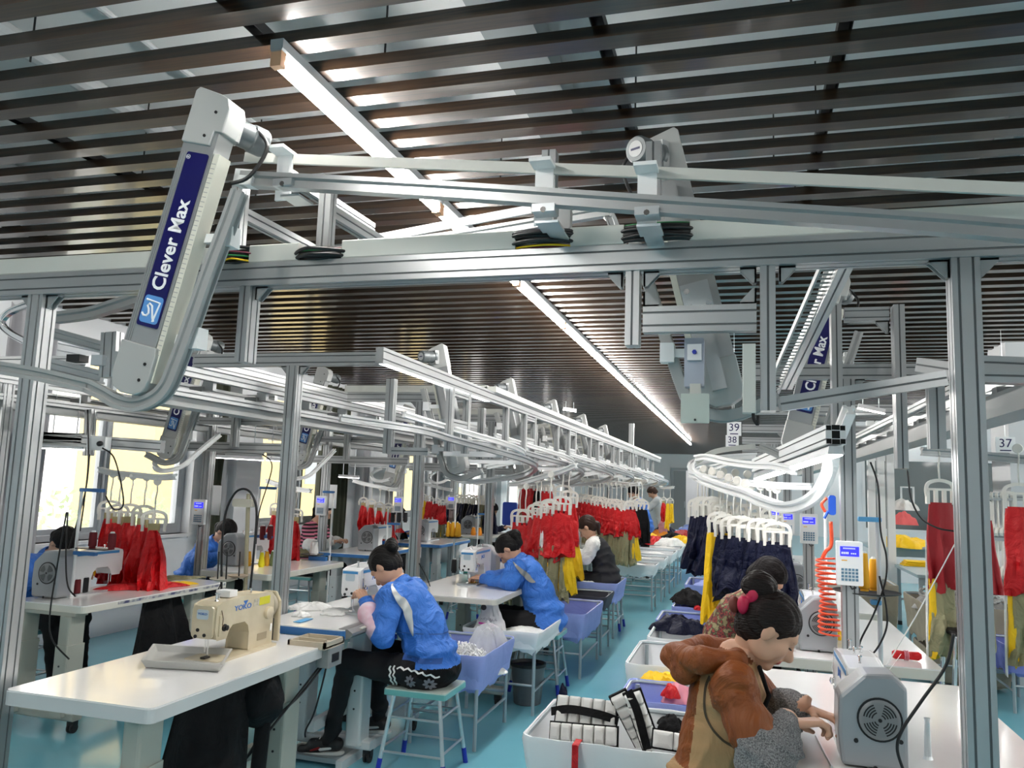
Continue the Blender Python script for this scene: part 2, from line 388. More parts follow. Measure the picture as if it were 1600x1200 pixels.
# pipes and beams in the void above the slats
MB().tube([(-3.0, YB, 3.42), (-3.0, YF, 3.42)], .05, n=12).build('ceiling_pipe', mat('pale pipe', (.55, .57, .58), .4), kind='structure')
MB().tube([(-2.5, YB, 3.46), (-2.5, YF, 3.46)], .015, n=8).build('trim_9', mat('pale pipe', (.55, .57, .58), .4), kind='structure')
for i, (x, w_) in enumerate(((-.9, .22), (1.35, .10), (2.2, .12), (-4.6, .2))):
    MB().box((x-w_/2, YB, 3.40), (x+w_/2, YF, 3.53)).build('trim_%d' % (10+i), mat('duct grey', (.30, .33, .34), .6), kind='structure')
bpy.data.objects['ceiling_pipe'].name = 'trim_14'
# ---- ceiling tube lights, 1.5 m each, in a line along the aisle
def tube_light(x, y0, label, group):
    t = thing('ceiling_light', label, 'ceiling light', (x, y0+.75, 3.0), 0, group)
    a, b = y0+.004, y0+1.496
    hb = MB(); hb.prism([(-.018, 0), (.018, 0), (.024, .012), (.024, .045), (-.024, .045), (-.024, .012)], Matrix(((1, 0, 0, x), (0, 0, 1, a), (0, 1, 0, 3.002), (0, 0, 0, 1))), b-a)
    hb.build('housing', WFRAME, t)
    MB().tube([(x, a+.03, 2.974), (x, b-.03, 2.974)], .023, n=12).build('tube', LAMP, t, smooth='auto')
    for yy in (a, b-.03): MB().box((x-.02, yy, 2.952), (x+.02, yy+.03, 3.006)).build('end_cap', mat('lamp holder', (.75, .42, .25), .5), t)
    return t
l0 = tube_light(-1.49, 2.18, 'nearest tube light in the line above the aisle, its open end showing', 'tube lights above the aisle')
for i in range(1, 15): copy_tree(l0, (-1.49, 2.18+.75+i*1.5, 3.0), label='%s tube light from the near end of the line above the aisle' % ('first second third fourth fifth sixth seventh eighth ninth tenth eleventh twelfth thirteenth fourteenth last'.split()[i]))
for x in (3.2, 7.0):
    for i in range(12): copy_tree(l0, (x, -1+.75+i*2.95, 3.0), label='%s tube light from the camera end of the %s right row' % ('first second third fourth fifth sixth seventh eighth ninth tenth eleventh last'.split()[i], 'inner' if x < 5 else 'outer'), group='tube lights over the right bays')
copy_tree(l0, (-1.2, YF+1.4, 3.0), label='single tube light in the corridor behind the far door', group=None)
for i in range(3): copy_tree(l0, (-1.49, -3.2+.75+i*1.7, 3.0), label='%s tube light of the short line at the back wall' % 'first second third'.split()[i], group='tube lights near the back wall')
# ---- outside: pale building and trees seen through the windows
ob = thing('building', 'pale yellow building outside the windows', 'building', (-12, 16, 0))
MB().box((-14, 14.3, -3), (-12, 34, 9)).build('wall', mat('yellow render', (.72, .56, .25), .9), ob)
for i in range(5):
    y = 16.5+i*4; MB().box((-12.05, y, 1.4), (-11.98, y+1.4, 2.9)).build('window', mat('outside glass', (.35, .4, .45), .2), ob)
t = thing('tree', 'pale green tree outside beside the yellow building', 'tree', (-11, 11.6, -2))
MB().tube([(-11, 11.6, -2), (-11, 11.7, .6)], .12, n=8).build('trunk', mat('bark', (.15, .1, .07), .9), t)
mb = MB(); rr = random.Random(3)
for i in range(900):
    a, h_, q = rr.uniform(0, 6.28), rr.uniform(-1, 1), rr.random()**.4
    c = V((-11+1.1*q*math.cos(a), 11.6+2.4*q*math.sin(a), .2+1.2*h_*q)); e = Matrix.Rotation(rr.uniform(0, 6), 3, V((rr.random(), rr.random(), rr.random()+.1)).normalized())
    mb.add([c+e@V(p) for p in ((-.1, 0, 0), (0, -.05, .02), (.1, 0, 0), (0, .05, .02))], [(0, 1, 2, 3)])
mb.build('foliage', mat('leaf pale green', (.42, .50, .30), .8), t)
# ---- curtains
def curtain(x, y0, y1, z0, z1, m, label, amp=.045, wl=.16, pinch=None):
    n = int((y1-y0)/.018); mb = MB(); rows = 12; rr = random.Random(int(y0*100)); ph = rr.random()*6
    vs = []
    for j in range(rows+1):
        z = z0+(z1-z0)*j/rows; sc = 1.
        if pinch: sc = 1-.62*math.exp(-((z-pinch)/.35)**2)
        yc = (y0+y1)/2
        for side in (0, 1):
            for i in range(n+1):
                y = y0+(y1-y0)*i/n; u = y/wl*6.283
                d = amp*(math.sin(u+ph+.6*math.sin(z*1.3))+.4*math.sin(u*2.3+z))*(.6+.4*sc)
                vs.append((x+d+(.004 if side else 0), yc+(y-yc)*sc, z))
    W = n+1; fs = []
    for j in range(rows):
        for side in (0, 1):
            for i in range(n):
                a = (j*2+side)*W+i; b = ((j+1)*2+side)*W+i; fs.append((a, a+1, b+1, b) if side else (b, b+1, a+1, a))
    mb.add(vs, fs); return mb.build('curtain', m, smooth=True, label=label, cat='curtain')
curtain(XL+.17, 3.9, 5.62, .06, 2.95, CURT, 'pale grey curtain hanging at the left edge, beside the first window')
curtain(XL+.30, 3.2, 4.15, .06, 2.95, BEIGEC, 'beige curtain hanging left of the pale grey one')
curtain(XL+.17, 7.86, 8.18, .8, 2.9, CURTG, 'dark green curtain tied back beside the wall pilaster', pinch=1.5)
curtain(XL+.17, 10.3, 11.2, .35, 2.95, CURTG, 'dark green curtain hanging behind the second keypad post')
curtain(XL+.17, 11.75, 12.9, .06, 2.95, CURT, 'grey curtain behind the woman in the striped sweater')
curtain(XL+.17, 15.0, 16.2, .06, 2.95, CURT, 'grey curtain farther along the window wall')
curtain(XL+.17, 18.5, 19.8, .06, 2.95, CURT, 'farthest grey curtain on the window wall')
# number signs hanging at bay ends
def sign(s, c, w, h, label):
    t = thing('bay_sign', label, 'sign', (c[0], c[1], c[2]-h/2))
    MB().box((c[0]-w/2, c[1], c[2]-h/2), (c[0]+w/2, c[1]+.006, c[2]+h/2)).build('board', WHITEL, t)
    M = frame3((c[0], c[1]-.001, c[2]+h*.08), (1, 0, 0), (0, 0, 1)); text(t, 'number', s, M, h*.78, NAVYL, align='CENTER')
    MB().box((c[0]-w*.28, c[1]-.001, c[2]-h*.40), (c[0]+w*.28, c[1], c[2]-h*.33)).build('small_print', NAVYL, t)
    MB().tube([(c[0], c[1]+.003, c[2]+h/2), (c[0], c[1]+.003, SZ)], .002, n=4).build('wire', STEEL, t)
sign('39', P(1147, 670, Y=7.5), .125, .125, 'upper white number sign above the hanger loop, reading 39')
sign('38', P(1144, 689, Y=8.9), .135, .125, 'lower white number sign above the hanger loop, reading 38')
sign('37', P(1571, 695, Y=7.6), .15, .13, 'white number sign beside the white column at the right, reading 37')
# ================================================================= conveyor frames
RAILP = [(-.016, -.020), (.016, -.020), (.016, -.014), (.008, -.012), (.008, .004), (.020, .008), (.020, .020), (.009, .020), (.006, .013), (-.006, .013), (-.009, .020), (-.020, .020), (-.020, .008), (-.008, .004), (-.008, -.012), (-.016, -.014)]
def sc(pr, k): return [(a*k, b*k) for a, b in pr]
def rail(name, parent, pts, k=1., m=ALU, smooth=8, up=(0, 0, 1), world=True):
    mb = MB(); mb.sweep(cr(pts, smooth) if smooth else pts, sc(RAILP, k), m, up=up); return mb.build(name, None, parent, world=world)
FX = lambda x: x
YG = 2.6
g = thing('gantry_frame', 'aluminium gantry frame crossing the whole picture above the nearest tables', 'frame', (-1.1, YG, 0))
extp('cross_beam', g, (-3.75, YG, 2.353), (2.6, YG, 2.353), w=.085, h=.088)
for (x, zb) in ((-2.80, 0), (.632, 0)):
    po = extp('post', g, (x, YG, zb), (x, YG, 2.309), w=.076, h=.076)
    MB().box((x-.075, YG-.075, 0), (x+.075, YG+.075, .008)).build('base_plate', STEEL, po)
for (x, z) in ((-.345, 2.062), (.078, 1.852)):
    extp('drop_post', g, (x, YG, z), (x, YG, 2.309), w=.045, h=.068)
extp('drop_crossbar', g, (-.311, YG, 2.148), (.044, YG, 2.148), w=.045, h=.085)
xl = P(388, 500, Y=YG).x
extp('drop_post', g, (xl, YG, 2.02), (xl, YG, 2.309), w=.045, h=.075)
for x, s in ((-2.80, 1), (-2.80, -1), (.632, -1), (.632, 1)): gusset(mb := MB(), (x+s*.038, YG, 2.309), (s, 0, 0), (0, 0, -1), .055); mb.build('gusset_bracket', None, g)
for x, s in ((-.345, 1), (-.345, -1), (.078, -1), (.078, 1), (xl, 1)): gusset(mb := MB(), (x+s*.034, YG, 2.309), (s, 0, 0), (0, 0, -1), .05); mb.build('gusset_bracket', None, g)
for x, s in ((-.311, 1), (.044, -1)): gusset(mb := MB(), (x, YG, 2.191), (s, 0, 0), (0, 0, 1), .05); mb.build('gusset_bracket', None, g)
# trunking on top with gaps where the cables bulge out
gx = [P(p, q, Y=YG-.03).x for p, q in ((348, 400), (392, 400), (468, 395), (536, 395), (806, 383), (892, 383), (975, 378), (1078, 378))]
segs = [(-3.75, gx[0]), (gx[1], gx[2]), (gx[3], gx[4]), (gx[5], gx[6]), (gx[7], 2.6)]
tr = thing('cable_trunking', 'cream plastic cable trunking lying on the gantry cross beam, open in four places', 'trunking', (-1.1, YG, 2.397))
for a, b in segs:
    MB().rbox((a, YG-.042, 2.3975), (b, YG+.035, 2.466), .004, n=1, axis='x').build('trunking_cover', CREAM, tr)
rr = random.Random(5)
for i in range(0, 8, 2):
    a, b = gx[i], gx[i+1]; t = thing('cable_bundle', 'black cables bulging out of the %s gap in the trunking on the cross beam' % ('first', 'second', 'third', 'fourth')[i//2], 'cables', ((a+b)/2, YG, 2.40), group=None)
    for j in range(22):
        q = rr.uniform(.2, 1)*.036; an = rr.uniform(0, 6.28); cy, cz = -.005+q*math.cos(an), 2.43+q*math.sin(an)*.9
        mid = V(((a+b)/2+rr.uniform(-.02, .02), YG-.040+cy*1.7, cz-rr.uniform(.0, .010)))
        mm = BLACK if j % 11 not in (2, 5) else (YEL if j % 11 == 2 else mat('green wire', (.02, .2, .06), .5))
        if j % 9 == 4: mm = mat('maroon wire', (.12, .01, .03), .5)
        MB().tube(cr([(a-.02, YG+cy*.6, cz), (a+.012, YG-.024+cy, cz), mid, (b-.012, YG-.024+cy, cz), (b+.02, YG+cy*.6, cz)], 5), .0065 if mm is BLACK else .0035, n=6).build('cable', mm, t, smooth=True)
# uprights that stand on the beam and carry the upper rails
for i, (px, py, w) in enumerate(((377, 290, .05), (514, 290, .055), (860, 238, .055), (1022, 225, .055))):
    p = P(px, py, Y=YG+.045); extp('upright', g, (p.x, YG+.045, 2.397), (p.x, YG+.045, p.z), w=.05, h=.05)
# short arms running back from the uprights
for (a, b) in (((440, 268), (640, 372)), ((514, 330), (560, 362)), ((370, 330), (440, 395))):
    p = P(*a, Y=YG+.05); q = V((p.x+.05, YG+.75, p.z-.01)); ext(mb := MB(), (p.x, YG+.07, p.z), q, w=.04, h=.05); mb.build('back_arm', None, g)
# upper guide rails: thick rail and thin rail over it, both sloping down to the right
YR = 2.32
R1 = thing('upper_rail', 'thick grey upper conveyor rail sloping down above the gantry beam', 'rail', P(800, 305, Y=YR))
rail('rail', R1, [P(380, 281, Y=YR), P(700, 299, Y=YR), P(1100, 327, Y=YR), P(1400, 347, Y=YR), P(1640, 366, Y=YR)], k=1.25)
MB().sweep([P(340+0, 0, Y=YR)]*0+[P(372, 279, Y=YR), P(400, 281, Y=YR)], [(-.024, -.028), (.024, -.028), (.024, .028), (-.024, .028)]).build('rail_end_cap', WHITEP, R1)
R2 = thing('thin_guide_rail', 'thin white guide rail running just above the thick upper rail', 'rail', P(800, 262, Y=YR+.1))
MB().sweep([P(x, y, Y=YR+.1) for x, y in ((383, 246), (700, 258), (1000, 269), (1300, 282), (1640, 298))], [(-.006, -.018), (.006, -.018), (.006, .018), (-.006, .018)], CREAM).build('rail', None, R2)
for (px, py, qy) in ((448, 262, 290), (545, 0, 0), (852, 305, 330), (1012, 312, 335)):
    if not py: continue
    a = P(px, py-42 if px > 500 else py-20, Y=YR+.1); b = P(px, qy+6, Y=YR)
    mb = MB(); mb.box((a.x-.035, YR+.02, a.z-.006), (a.x+.035, YR+.115, a.z+.006)).box((a.x-.03, YR+.09, b.z+.0), (a.x+.03, YR+.10, a.z))
    mb.build('rail_clamp', WHITEP, R2)
    c = P(px, qy, Y=YR)
    mb = MB(); mb.box((c.x-.036, YR-.03, c.z-.01), (c.x+.036, YR+.03, c.z+.015)).box((c.x-.036, YR+.02, c.z-.03), (c.x+.036, YR+.12, c.z-.022)); cl = mb.build('clamp_plate', STEEL, R1)
    MB().lathe([(.0, -.006), (.009, -.006), (.009, 0), (0, 0)], ax((c.x, YR-.031, c.z-.004), (c.x, YR-.04, c.z-.004)), n=8).build('bolt', CHROME, cl)
    if px > 500:
        MB().rbox((c.x-.022, YG-.02, 2.47), (c.x+.022, YG+.02, 2.545), .006, axis='y').build('cast_corner', CAST, g); MB().box((c.x-.028, YR+.11, c.z-.024), (c.x+.028, YG+.02, c.z-.016)).build('support_tongue', STEEL, g)
# rear rails seen behind the middle of the beam
R3 = thing('rear_rail', 'pair of bright rails slanting up to the right behind the gantry beam', 'rail', P(700, 360, Y=3.3))
rail('rail', R3, [P(440, 400, Y=3.3), P(700, 372, Y=3.25), P(935, 333, Y=3.2), P(950, 336, Y=3.2), P(958, 350, Y=3.2), P(965, 380, Y=3.2)], k=1.1)
MB().sweep([P(560, 378, Y=3.4), P(830, 327, Y=3.4)], [(-.006, -.02), (.006, -.02), (.006, .02), (-.006, .02)], WHITEP).build('thin_rail', None, R3)
# ---------------------------------------------------------------- garment lift (front view model in local x,z; origin = arm bottom)
O0 = P(216, 592, Y=2.2)
def L_(px, py, dy=0.): p = P(px, py, Y=2.2+dy); return V((p.x-O0.x, dy, p.z-O0.z))
lean = (L_(345, 158)-L_(216, 592)).normalized(); side = V((lean.z, 0, -lean.x))
def lift(loc, rz, label, first=None, rails=True, txt=True):
    t = thing('garment_lift', label, 'conveyor lift', (0, 0, 0))
    Mx = frame3((0, 0, 0), side, lean)              # local x = across, y = along the arm, z = toward -Y (front)
    A = lambda x, y, z: Mx@V((x, y, z))
    Lh = (L_(345, 158)-L_(216, 592)).length; w = .073
    mb = MB(); mb.box((-w, -.02, -.05), (w*.78, Lh-.12, .03), ALU, Mx)
    for x in (-w+.006, -w+.014, -w+.022): mb.box((x, .1, .03), (x+.0035, Lh-.2, .0335), ALU, Mx)
    mb.build('arm_body', None, t, world=False)
    # covers at the two ends, with rounded outline
    def cover(y0, y1, top):
        pts = []
        if top: pts = [(-w-.003, y0), (w*.55, y0), (w*.62, y0+.05), (w+.004, y0+.05), (w+.004, y1-.045), (w-.012, y1-.012), (w-.045, y1), (-w+.01, y1+.015), (-w-.003, y1)]
        else: pts = [(-w-.003, y1), (-w-.003, y0+.05), (-w+.012, y0+.015), (-w+.05, y0), (w-.04, y0+.002), (w-.01, y0+.02), (w+.002, y0+.06), (w+.002, y1-.03), (w-.005, y1)][::-1]
        MB().prism([(a, b) for a, b in pts], Mx@Matrix.Translation((0, 0, -.055)), .095).build('end_cover', mat('case grey', (.40, .41, .40), .4), t, world=False, bevel=.004)
    cover(Lh-.17, Lh+.01, True); cover(-.055, .115, False)
    for (x, y) in ((.03, Lh-.055), (.012, Lh-.14), (.045, .055), (.04, -.0)):
        MB().lathe([(0, 0), (.0055, 0), (.0055, .003), (0, .003)], Mx@Matrix.Translation((x, y, .04)), n=8).build('screw', BLACK, t, world=False)
    # toothed belt edge on the right side
    mb = MB(); mb.box((w*.80, 0, -.035), (w*.80+.022, Lh-.19, .026), None, Mx); b_ = mb.build('belt', mat('ivory belt', (.68, .67, .58), .5), t, world=False)
    mb = MB()
    for i in range(46): y = .01+i*(Lh-.22)/46; mb.box((w*.80+.002, y, .0262), (w*.80+.018, y+.0022, .0268), None, Mx)
    mb.build('belt_tooth', CAST, b_, world=False, kind='stuff')
    # label
    y0, y1 = .175, Lh-.20; mb = MB(); mb.rbox((-.042, y0, .031), (.046, y1, .0345), .008, None, Mx, axis='z'); lb = mb.build('label_panel', NAVYL, t, world=False)
    mb = MB(); mb.rbox((-.036, y0+.012, .0347), (.040, y0+.105, .0352), .012, None, Mx, axis='z'); lg = mb.build('logo', LBLUE, t, world=False); 
    G = Mx@Matrix.Translation((0, y0+.055, .0355))
    mb = MB()
    def stroke(pp, r=.004):
        mb.tube([G@V((a, b, 0)) for a, b in pp], r, WHITEL, n=5)
    stroke([(-.030, -.012), (-.022, -.020), (-.010, -.020), (-.004, -.010), (-.008, .004), (-.016, .014), (-.010, .022), (.002, .016), (.016, -.022), (.024, -.034)])
    stroke([(-.026, .034), (.030, .030), (.020, -.036)])
    mb.build('logo_mark', WHITEL, t, world=False)
    if txt:
        Mt = frame3(A(.004, y0+.125, .0352), lean, -side)
        o = text(None, 'lettering', 'Clever Max', Mt, .074, WHITEL, bold=True, sx=.90); o.parent = t
        Mr = frame3(A(-.030, y1-.018, .0352), lean, -side); o = text(None, 'registered_mark', '®', Mr, .022, WHITEL, align='CENTER'); o.parent = t
    # motor behind the top end
    c = A(.02, Lh-.07, -.055); ydir = V((.45, .8, -.1)).normalized()
    mb = MB(); M_ = ax(c, c+ydir)
    mb.lathe([(.0, 0), (.052, 0), (.052, .018), (.046, .022), (.046, .075), (.050, .08), (.050, .125), (.044, .135), (0, .135)], M_, n=22)
    mo = mb.build('motor', GREYM, t, smooth='auto', world=False)
    MB().lathe([(0, .1352), (.030, .1352), (.030, .137), (0, .137)], M_, n=20).build('motor_plate', mat('silver sticker', (.45, .46, .46), .4), mo, world=False)
    MB().box((-.020, -.004, .1372), (.020, .004, .1378), None, M_).build('bar_mark', PRINTK, mo, world=False)
    MB().box((-.05, -.06, -.02), (.04, .05, .02), None, M_).build('motor_bracket', CAST, t, world=False)
    MB().tube(cr([c+ydir*.06+V((.04, 0, .02)), c+ydir*.06+V((.09, 0, -.05)), c+V((.08, .02, -.17)), c+V((.02, .0, -.2))], 6), .007, n=6).build('motor_cable', BLACK, t, smooth=True, world=False)
    # back: carriage plate, bracket and grey cover box
    mb = MB(); mb.box((-.02, .0, -.085), (.03, Lh-.2, -.05), ALU, Mx); mb.build('back_channel', None, t, world=False)
    mb = MB(); mb.box((-.045, Lh*.28, -.10), (.055, Lh*.40, -.085), None, Mx); pl = mb.build('carriage_plate', STEEL, t, world=False)
    for (x, y) in ((-.03, Lh*.31), (.035, Lh*.31), (.035, Lh*.37)): MB().lathe([(0, 0), (.011, 0), (.011, .012), (0, .012)], Mx@Matrix.Translation((x, y, -.112)), n=6).build('bolt', CHROME, pl, world=False)
    if rails:
        rail('side_rail', t, [L_(376, 300), L_(360, 345), L_(330, 425), L_(300, 510), L_(276, 575), L_(262, 606), L_(243, 624), L_(215, 633), L_(188, 628), L_(165, 615), L_(140, 603)], k=1.15, up=(0, -1, 0), world=False, m=GREYP)
        for q in (L_(352, 365), L_(300, 525)): MB().box((q.x-.03, .005, q.z-.04), (q.x+.02, .055, q.z+.03)).box((q.x-.12, .02, q.z-.02), (q.x-.03, .04, q.z+.01)).build('rail_bracket', WHITEP, t, world=False)
    t.location = loc; t.rotation_euler = (0, 0, rz)
    return t
lf0 = lift(O0, 0, 'large inclined lift arm with the full blue label at the upper left')
# white service light behind the nearest lift
MB().lathe([(0, 0), (.014, .0), (.014, .03), (0, .034)], ax(P(263, 577, Y=2.3), P(263, 560, Y=2.3)), n=12).build('indicator_lamp', mat('blue indicator', (.05, .05, .9), .3, emit=2.), label='small blue indicator lamp beside the bottom of the nearest lift arm', cat='lamp')
def lift_at(px, py, Y, label, rz=0, group=None):
    p = P(px, py, Y=Y); return copy_tree(lf0, p, rz, label=label, group=group)
lift_at(1243, 692, 4.75, 'inclined lift arm with blue label behind the right drop frames', 0)
lift_at(262, 706, 5.4, 'inclined lift arm in front of the first window', 0)
lift_at(468, 718, 7.45, 'inclined lift arm between the second tall post and the striped sweater woman', 0)
lift_at(608, 752, 9.5, 'small inclined lift arm above the striped sweater woman', 0)
lb0 = lift_at(1128, 612, 2.95, 'grey lift arm seen from behind, its motor above the gantry beam', math.pi)
for k, (mx, my) in enumerate(((680, 578), (790, 618), (860, 655), (908, 672), (940, 683))):
    Y = 6.03+2.03*k
    copy_tree(lf0, (-2.16, Y, 1.72), math.pi, label=('%s lift arm of the left conveyor row, its motor above the top beam' % ('first', 'second', 'third', 'fourth', 'fifth')[k]))
rail('entry_rail', lf0, [L_(142, 604), L_(100, 594), L_(50, 583), L_(-30, 570)], k=1.15, up=(0, -1, 0), world=False, m=GREYP)
# grey box and white plate below the back-view lift
t = thing('sensor_box', 'grey sensor box with a pale cover plate below the drop frame crossbar', 'box', P(1085, 580, Y=2.72))
a = P(1070, 530, Y=2.72); b = P(1100, 605, Y=2.72); MB().rbox((a.x, 2.70, b.z), (b.x, 2.76, a.z), .004, axis='y').build('channel', mat('bluish cast', (.36, .40, .47), .4, .4), t)
a = P(1074, 538, Y=2.69); b = P(1096, 563, Y=2.69); p_ = MB().box((a.x, 2.685, b.z), (b.x, 2.70, a.z)).build('front_plate', STEEL, t)
c = P(1085, 550, Y=2.68); MB().lathe([(0, 0), (.008, 0), (.008, .006), (0, .006)], ax(c, c-V((0, 1, 0))), n=6).build('bolt', BLUEP, p_)
a = P(1064, 615, Y=2.66); b = P(1108, 661, Y=2.66); cp = MB().rbox((a.x, 2.655, b.z), (b.x, 2.675, a.z), .003, axis='y').build('cover_plate', mat('pale green plate', (.52, .57, .52), .5), t)
c = P(1086, 656, Y=2.65); MB().lathe([(0, 0), (.004, 0), (.004, .003), (0, .003)], ax(c, c-V((0, 1, 0))), n=8).build('hole', BLACK, cp)
MB().box((P(1078, 606, Y=2.7).x, 2.69, P(1078, 618, Y=2.7).z), (P(1095, 606, Y=2.7).x, 2.72, P(1090, 600, Y=2.7).z)).build('neck', CREAM, t)
# controller box on the right drop post
a = P(1160, 538, Y=2.55); b = P(1181, 645, Y=2.55)
t = thing('control_box', 'cream controller box fixed to the long drop post', 'box', (a.x, 2.56, b.z))
MB().rbox((a.x, 2.54, b.z), (b.x, 2.60, a.z), .004, axis='z').build('case', CREAM, t); MB().tube(cr([P(1177, 645, Y=2.57), P(1178, 655, Y=2.57), P(1184, 663, Y=2.57), P(1185, 650, Y=2.57)], 5), .006, n=6).build('plug_cable', BLACK, t, smooth=True)
# low cross rails at the right (between the drop posts and the right post)
R4 = thing('low_cross_rail', 'bright rail rising from the long drop post toward the right gantry post', 'rail', P(1350, 610, Y=2.85))
ext(mb := MB(), P(1218, 632, Y=2.85), P(1476, 591, Y=2.95), w=.04, h=.05); mb.build('rail', None, R4)
ext(mb := MB(), P(1440, 570, Y=3.2), P(1540, 585, Y=2.95), w=.05, h=.05, endgrid=True); mb.build('connector', None, R4)
R5 = thing('side_beam', 'double aluminium beam leaving the picture right of the gantry post', 'beam', P(1570, 580, Y=2.9))
ext(mb := MB(), P(1533, 568, Y=2.95), P(1680, 574, Y=2.95), w=.06, h=.045); mb.build('upper_bar', None, R5)
ext(mb := MB(), P(1533, 588, Y=2.93), P(1680, 592, Y=2.93), w=.06, h=.045); mb.build('lower_bar', None, R5)
# U-shaped portal behind (dark grey) carrying the second label arm
g2 = thing('portal_frame', 'grey portal frame of three profiles behind the right gantry bay', 'frame', (.55, 4.3, 2.5))
for (x, zt, zb) in ((P(1305, 480, Y=4.3).x, 2.555, 1.87), (P(1402, 480, Y=4.3).x-.0, 2.55, 1.74)):
    extp('drop_post', g2, (x, 4.3, zb), (x, 4.3, zt), w=.05, h=.095)
xa, xb = P(1319, 490, Y=4.3).x, P(1388, 490, Y=4.3).x
extp('top_bar', g2, (xa, 4.3, 2.51), (xb, 4.3, 2.51), w=.05, h=.07)
extp('hanging_post', g2, (P(1462, 640, Y=3.6).x, 3.6, P(1462, 702, Y=3.6).z), (P(1462, 640, Y=3.6).x, 3.6, P(1462, 590, Y=3.6).z), w=.06, h=.06)
gusset(mb := MB(), (xb, 4.3, 2.474), (-1, 0, 0), (0, 0, -1), .06); mb.build('gusset_bracket', None, g2)
# cable ladder and sloping beam running from the gantry down to the portal
t = thing('cable_ladder', 'grey cable ladder sloping beside a channel behind the gantry', 'ladder', P(1260, 500, Y=3.2))
pa, pb = P(1300, 405, Y=3.0), P(1206, 612, Y=3.9); sd = V((.028, 0, .0))
for s in (-1, 1): MB().sweep([pa+sd*s, pb+sd*s], [(-.004, -.012), (.004, -.012), (.004, .012), (-.004, .012)]).build('side_rail', GREYP, t)
mb = MB()
for i in range(38): q = pa.lerp(pb, (i+.5)/38); mb.box((q.x-.028, q.y-.007, q.z-.002), (q.x+.028, q.y+.007, q.z+.002))
mb.build('rung', GREYP, t, kind='stuff')
ext(mb := MB(), P(1322, 405, Y=3.0), P(1228, 600, Y=3.9), w=.05, h=.06); mb.build('channel', None, t)
# ---------------------------------------------------------------- main conveyor boxes
def mainbox(x, y0, y1, z, label):
    t = thing('main_conveyor', label, 'conveyor', (x, (y0+y1)/2, z))
    MB().box((x-.07, y0, z-.05), (x+.07, y1, z+.045)).build('box_beam', GREYP, t)
    ext(mb := MB(), (x+.10, y0-.3, z+.13), (x+.10, y1, z+.13), w=.04, h=.05); mb.build('top_rail', None, t)
    ext(mb := MB(), (x+.09, y0, z+.02), (x+.09, y1, z+.02), w=.03, h=.04); mb.build('side_rail', None, t)
    ext(mb := MB(), (x-.16, y0, z+.09), (x-.16, y1, z+.09), w=.04, h=.04); mb.build('return_rail', None, t)
    mb = MB(); y = y0+.4; rr = random.Random(1)
    while y < y1: mb.box((x-.05, y, z+.045), (x+.03, y+.07, z+.08), CAST); mb.box((x+.02, y+.02, z+.06), (x+.085, y+.05, z+.11), ALU); y += .51
    mb.build('switch_block', None, t, kind='stuff'); return t
mainbox(-2.86, 3.3, 20, 1.99, 'long grey main conveyor beam of the left row between the posts')
mainbox(1.06, 3.3, 16, 1.99, 'long grey main conveyor beam of the right row')
mainbox(-4.6, 2.2, 16, 2.02, 'long grey conveyor beam of the window-side row')
# ---------------------------------------------------------------- row frames (posts, top beams, cross beams)
def bay_frame(x0, xs, y, label, zt=2.27, first=True, trunk=False, lowbar=True):
    t = thing('conveyor_support', label, 'support', (x0, y, 0))
    po = extp('post', t, (x0, y, 0), (x0, y, zt), w=.076, h=.076)
    MB().box((x0-.07, y-.07, 0), (x0+.07, y+.07, .008)).build('base_plate', STEEL, po)
    extp('cross_beam', t, (xs[0], y, zt+.04), (xs[1], y, zt+.04), w=.045, h=.08)
    if trunk: MB().box((xs[0], y-.03, zt+.08), (xs[1], y+.03, zt+.14)).build('trunking', CREAM, t)
    for s in (-1, 1): gusset(mb := MB(), (x0+s*.038, y, zt), (s, 0, 0), (0, 0, -1), .05, ydir=(0, 1, 0)); mb.build('gusset_bracket', None, t)
    return t
for k in range(8):
    y = 4.3+2.03*k
    bay_frame(-2.63, (-3.35, -2.04), y, '%s tall post with cross beam in the left conveyor row' % ('nearest', 'second', 'third', 'fourth', 'fifth', 'sixth', 'seventh', 'eighth')[k], trunk=k > 0)
for k in range(6):
    y = 4.45+1.98*k
    bay_frame(.52-.0235*(y-4.45), (.0, 1.35), y, '%s slim post with cross beam in the right conveyor row, behind keypad' % ('nearest', 'second', 'third', 'fourth', 'fifth', 'sixth')[k], zt=2.2)
for k in range(6):
    y = 4.0+2.1*k
    bay_frame(-4.53, (-5.2, -3.9), y, '%s post with cross beam in the window-side conveyor row' % ('nearest', 'second', 'third', 'fourth', 'fifth', 'sixth')[k], zt=2.22)
# long top beams and drop frames on the aisle side of the left row
t = thing('long_top_beam', 'long aluminium top beam receding along the aisle above the red garments', 'beam', (-2.0, 11, 2.31))
ext(mb := MB(), (-2.0, 4.15, 2.31), (-2.0, 20.5, 2.31), w=.05, h=.09, endgrid=False); mb.build('beam', None, t)
MB().box((-2.022, 4.2, 2.262), (-1.978, 6.2, 2.268)).build('underside_strip', mat('white emissive strip', (.9, .9, .9), .5, emit=1.6), t)  # thin white emissive strip on the underside of the beam's near end
MB().box((-2.06, 6.3, 2.355), (-1.96, 20.5, 2.40)).build('trunking_cover', CREAM, t)
ext(mb := MB(), (-3.35, 4.3, 2.31), (-3.35, 20.5, 2.31), w=.05, h=.08); mb.build('rear_beam', None, t)
t = thing('long_top_beam', 'long aluminium top beam of the right row, receding behind the gantry', 'beam', (.0, 10, 2.24))
ext(mb := MB(), (1.35, 4.4, 2.24), (1.35, 15, 2.24), w=.05, h=.08); mb.build('beam', None, t)
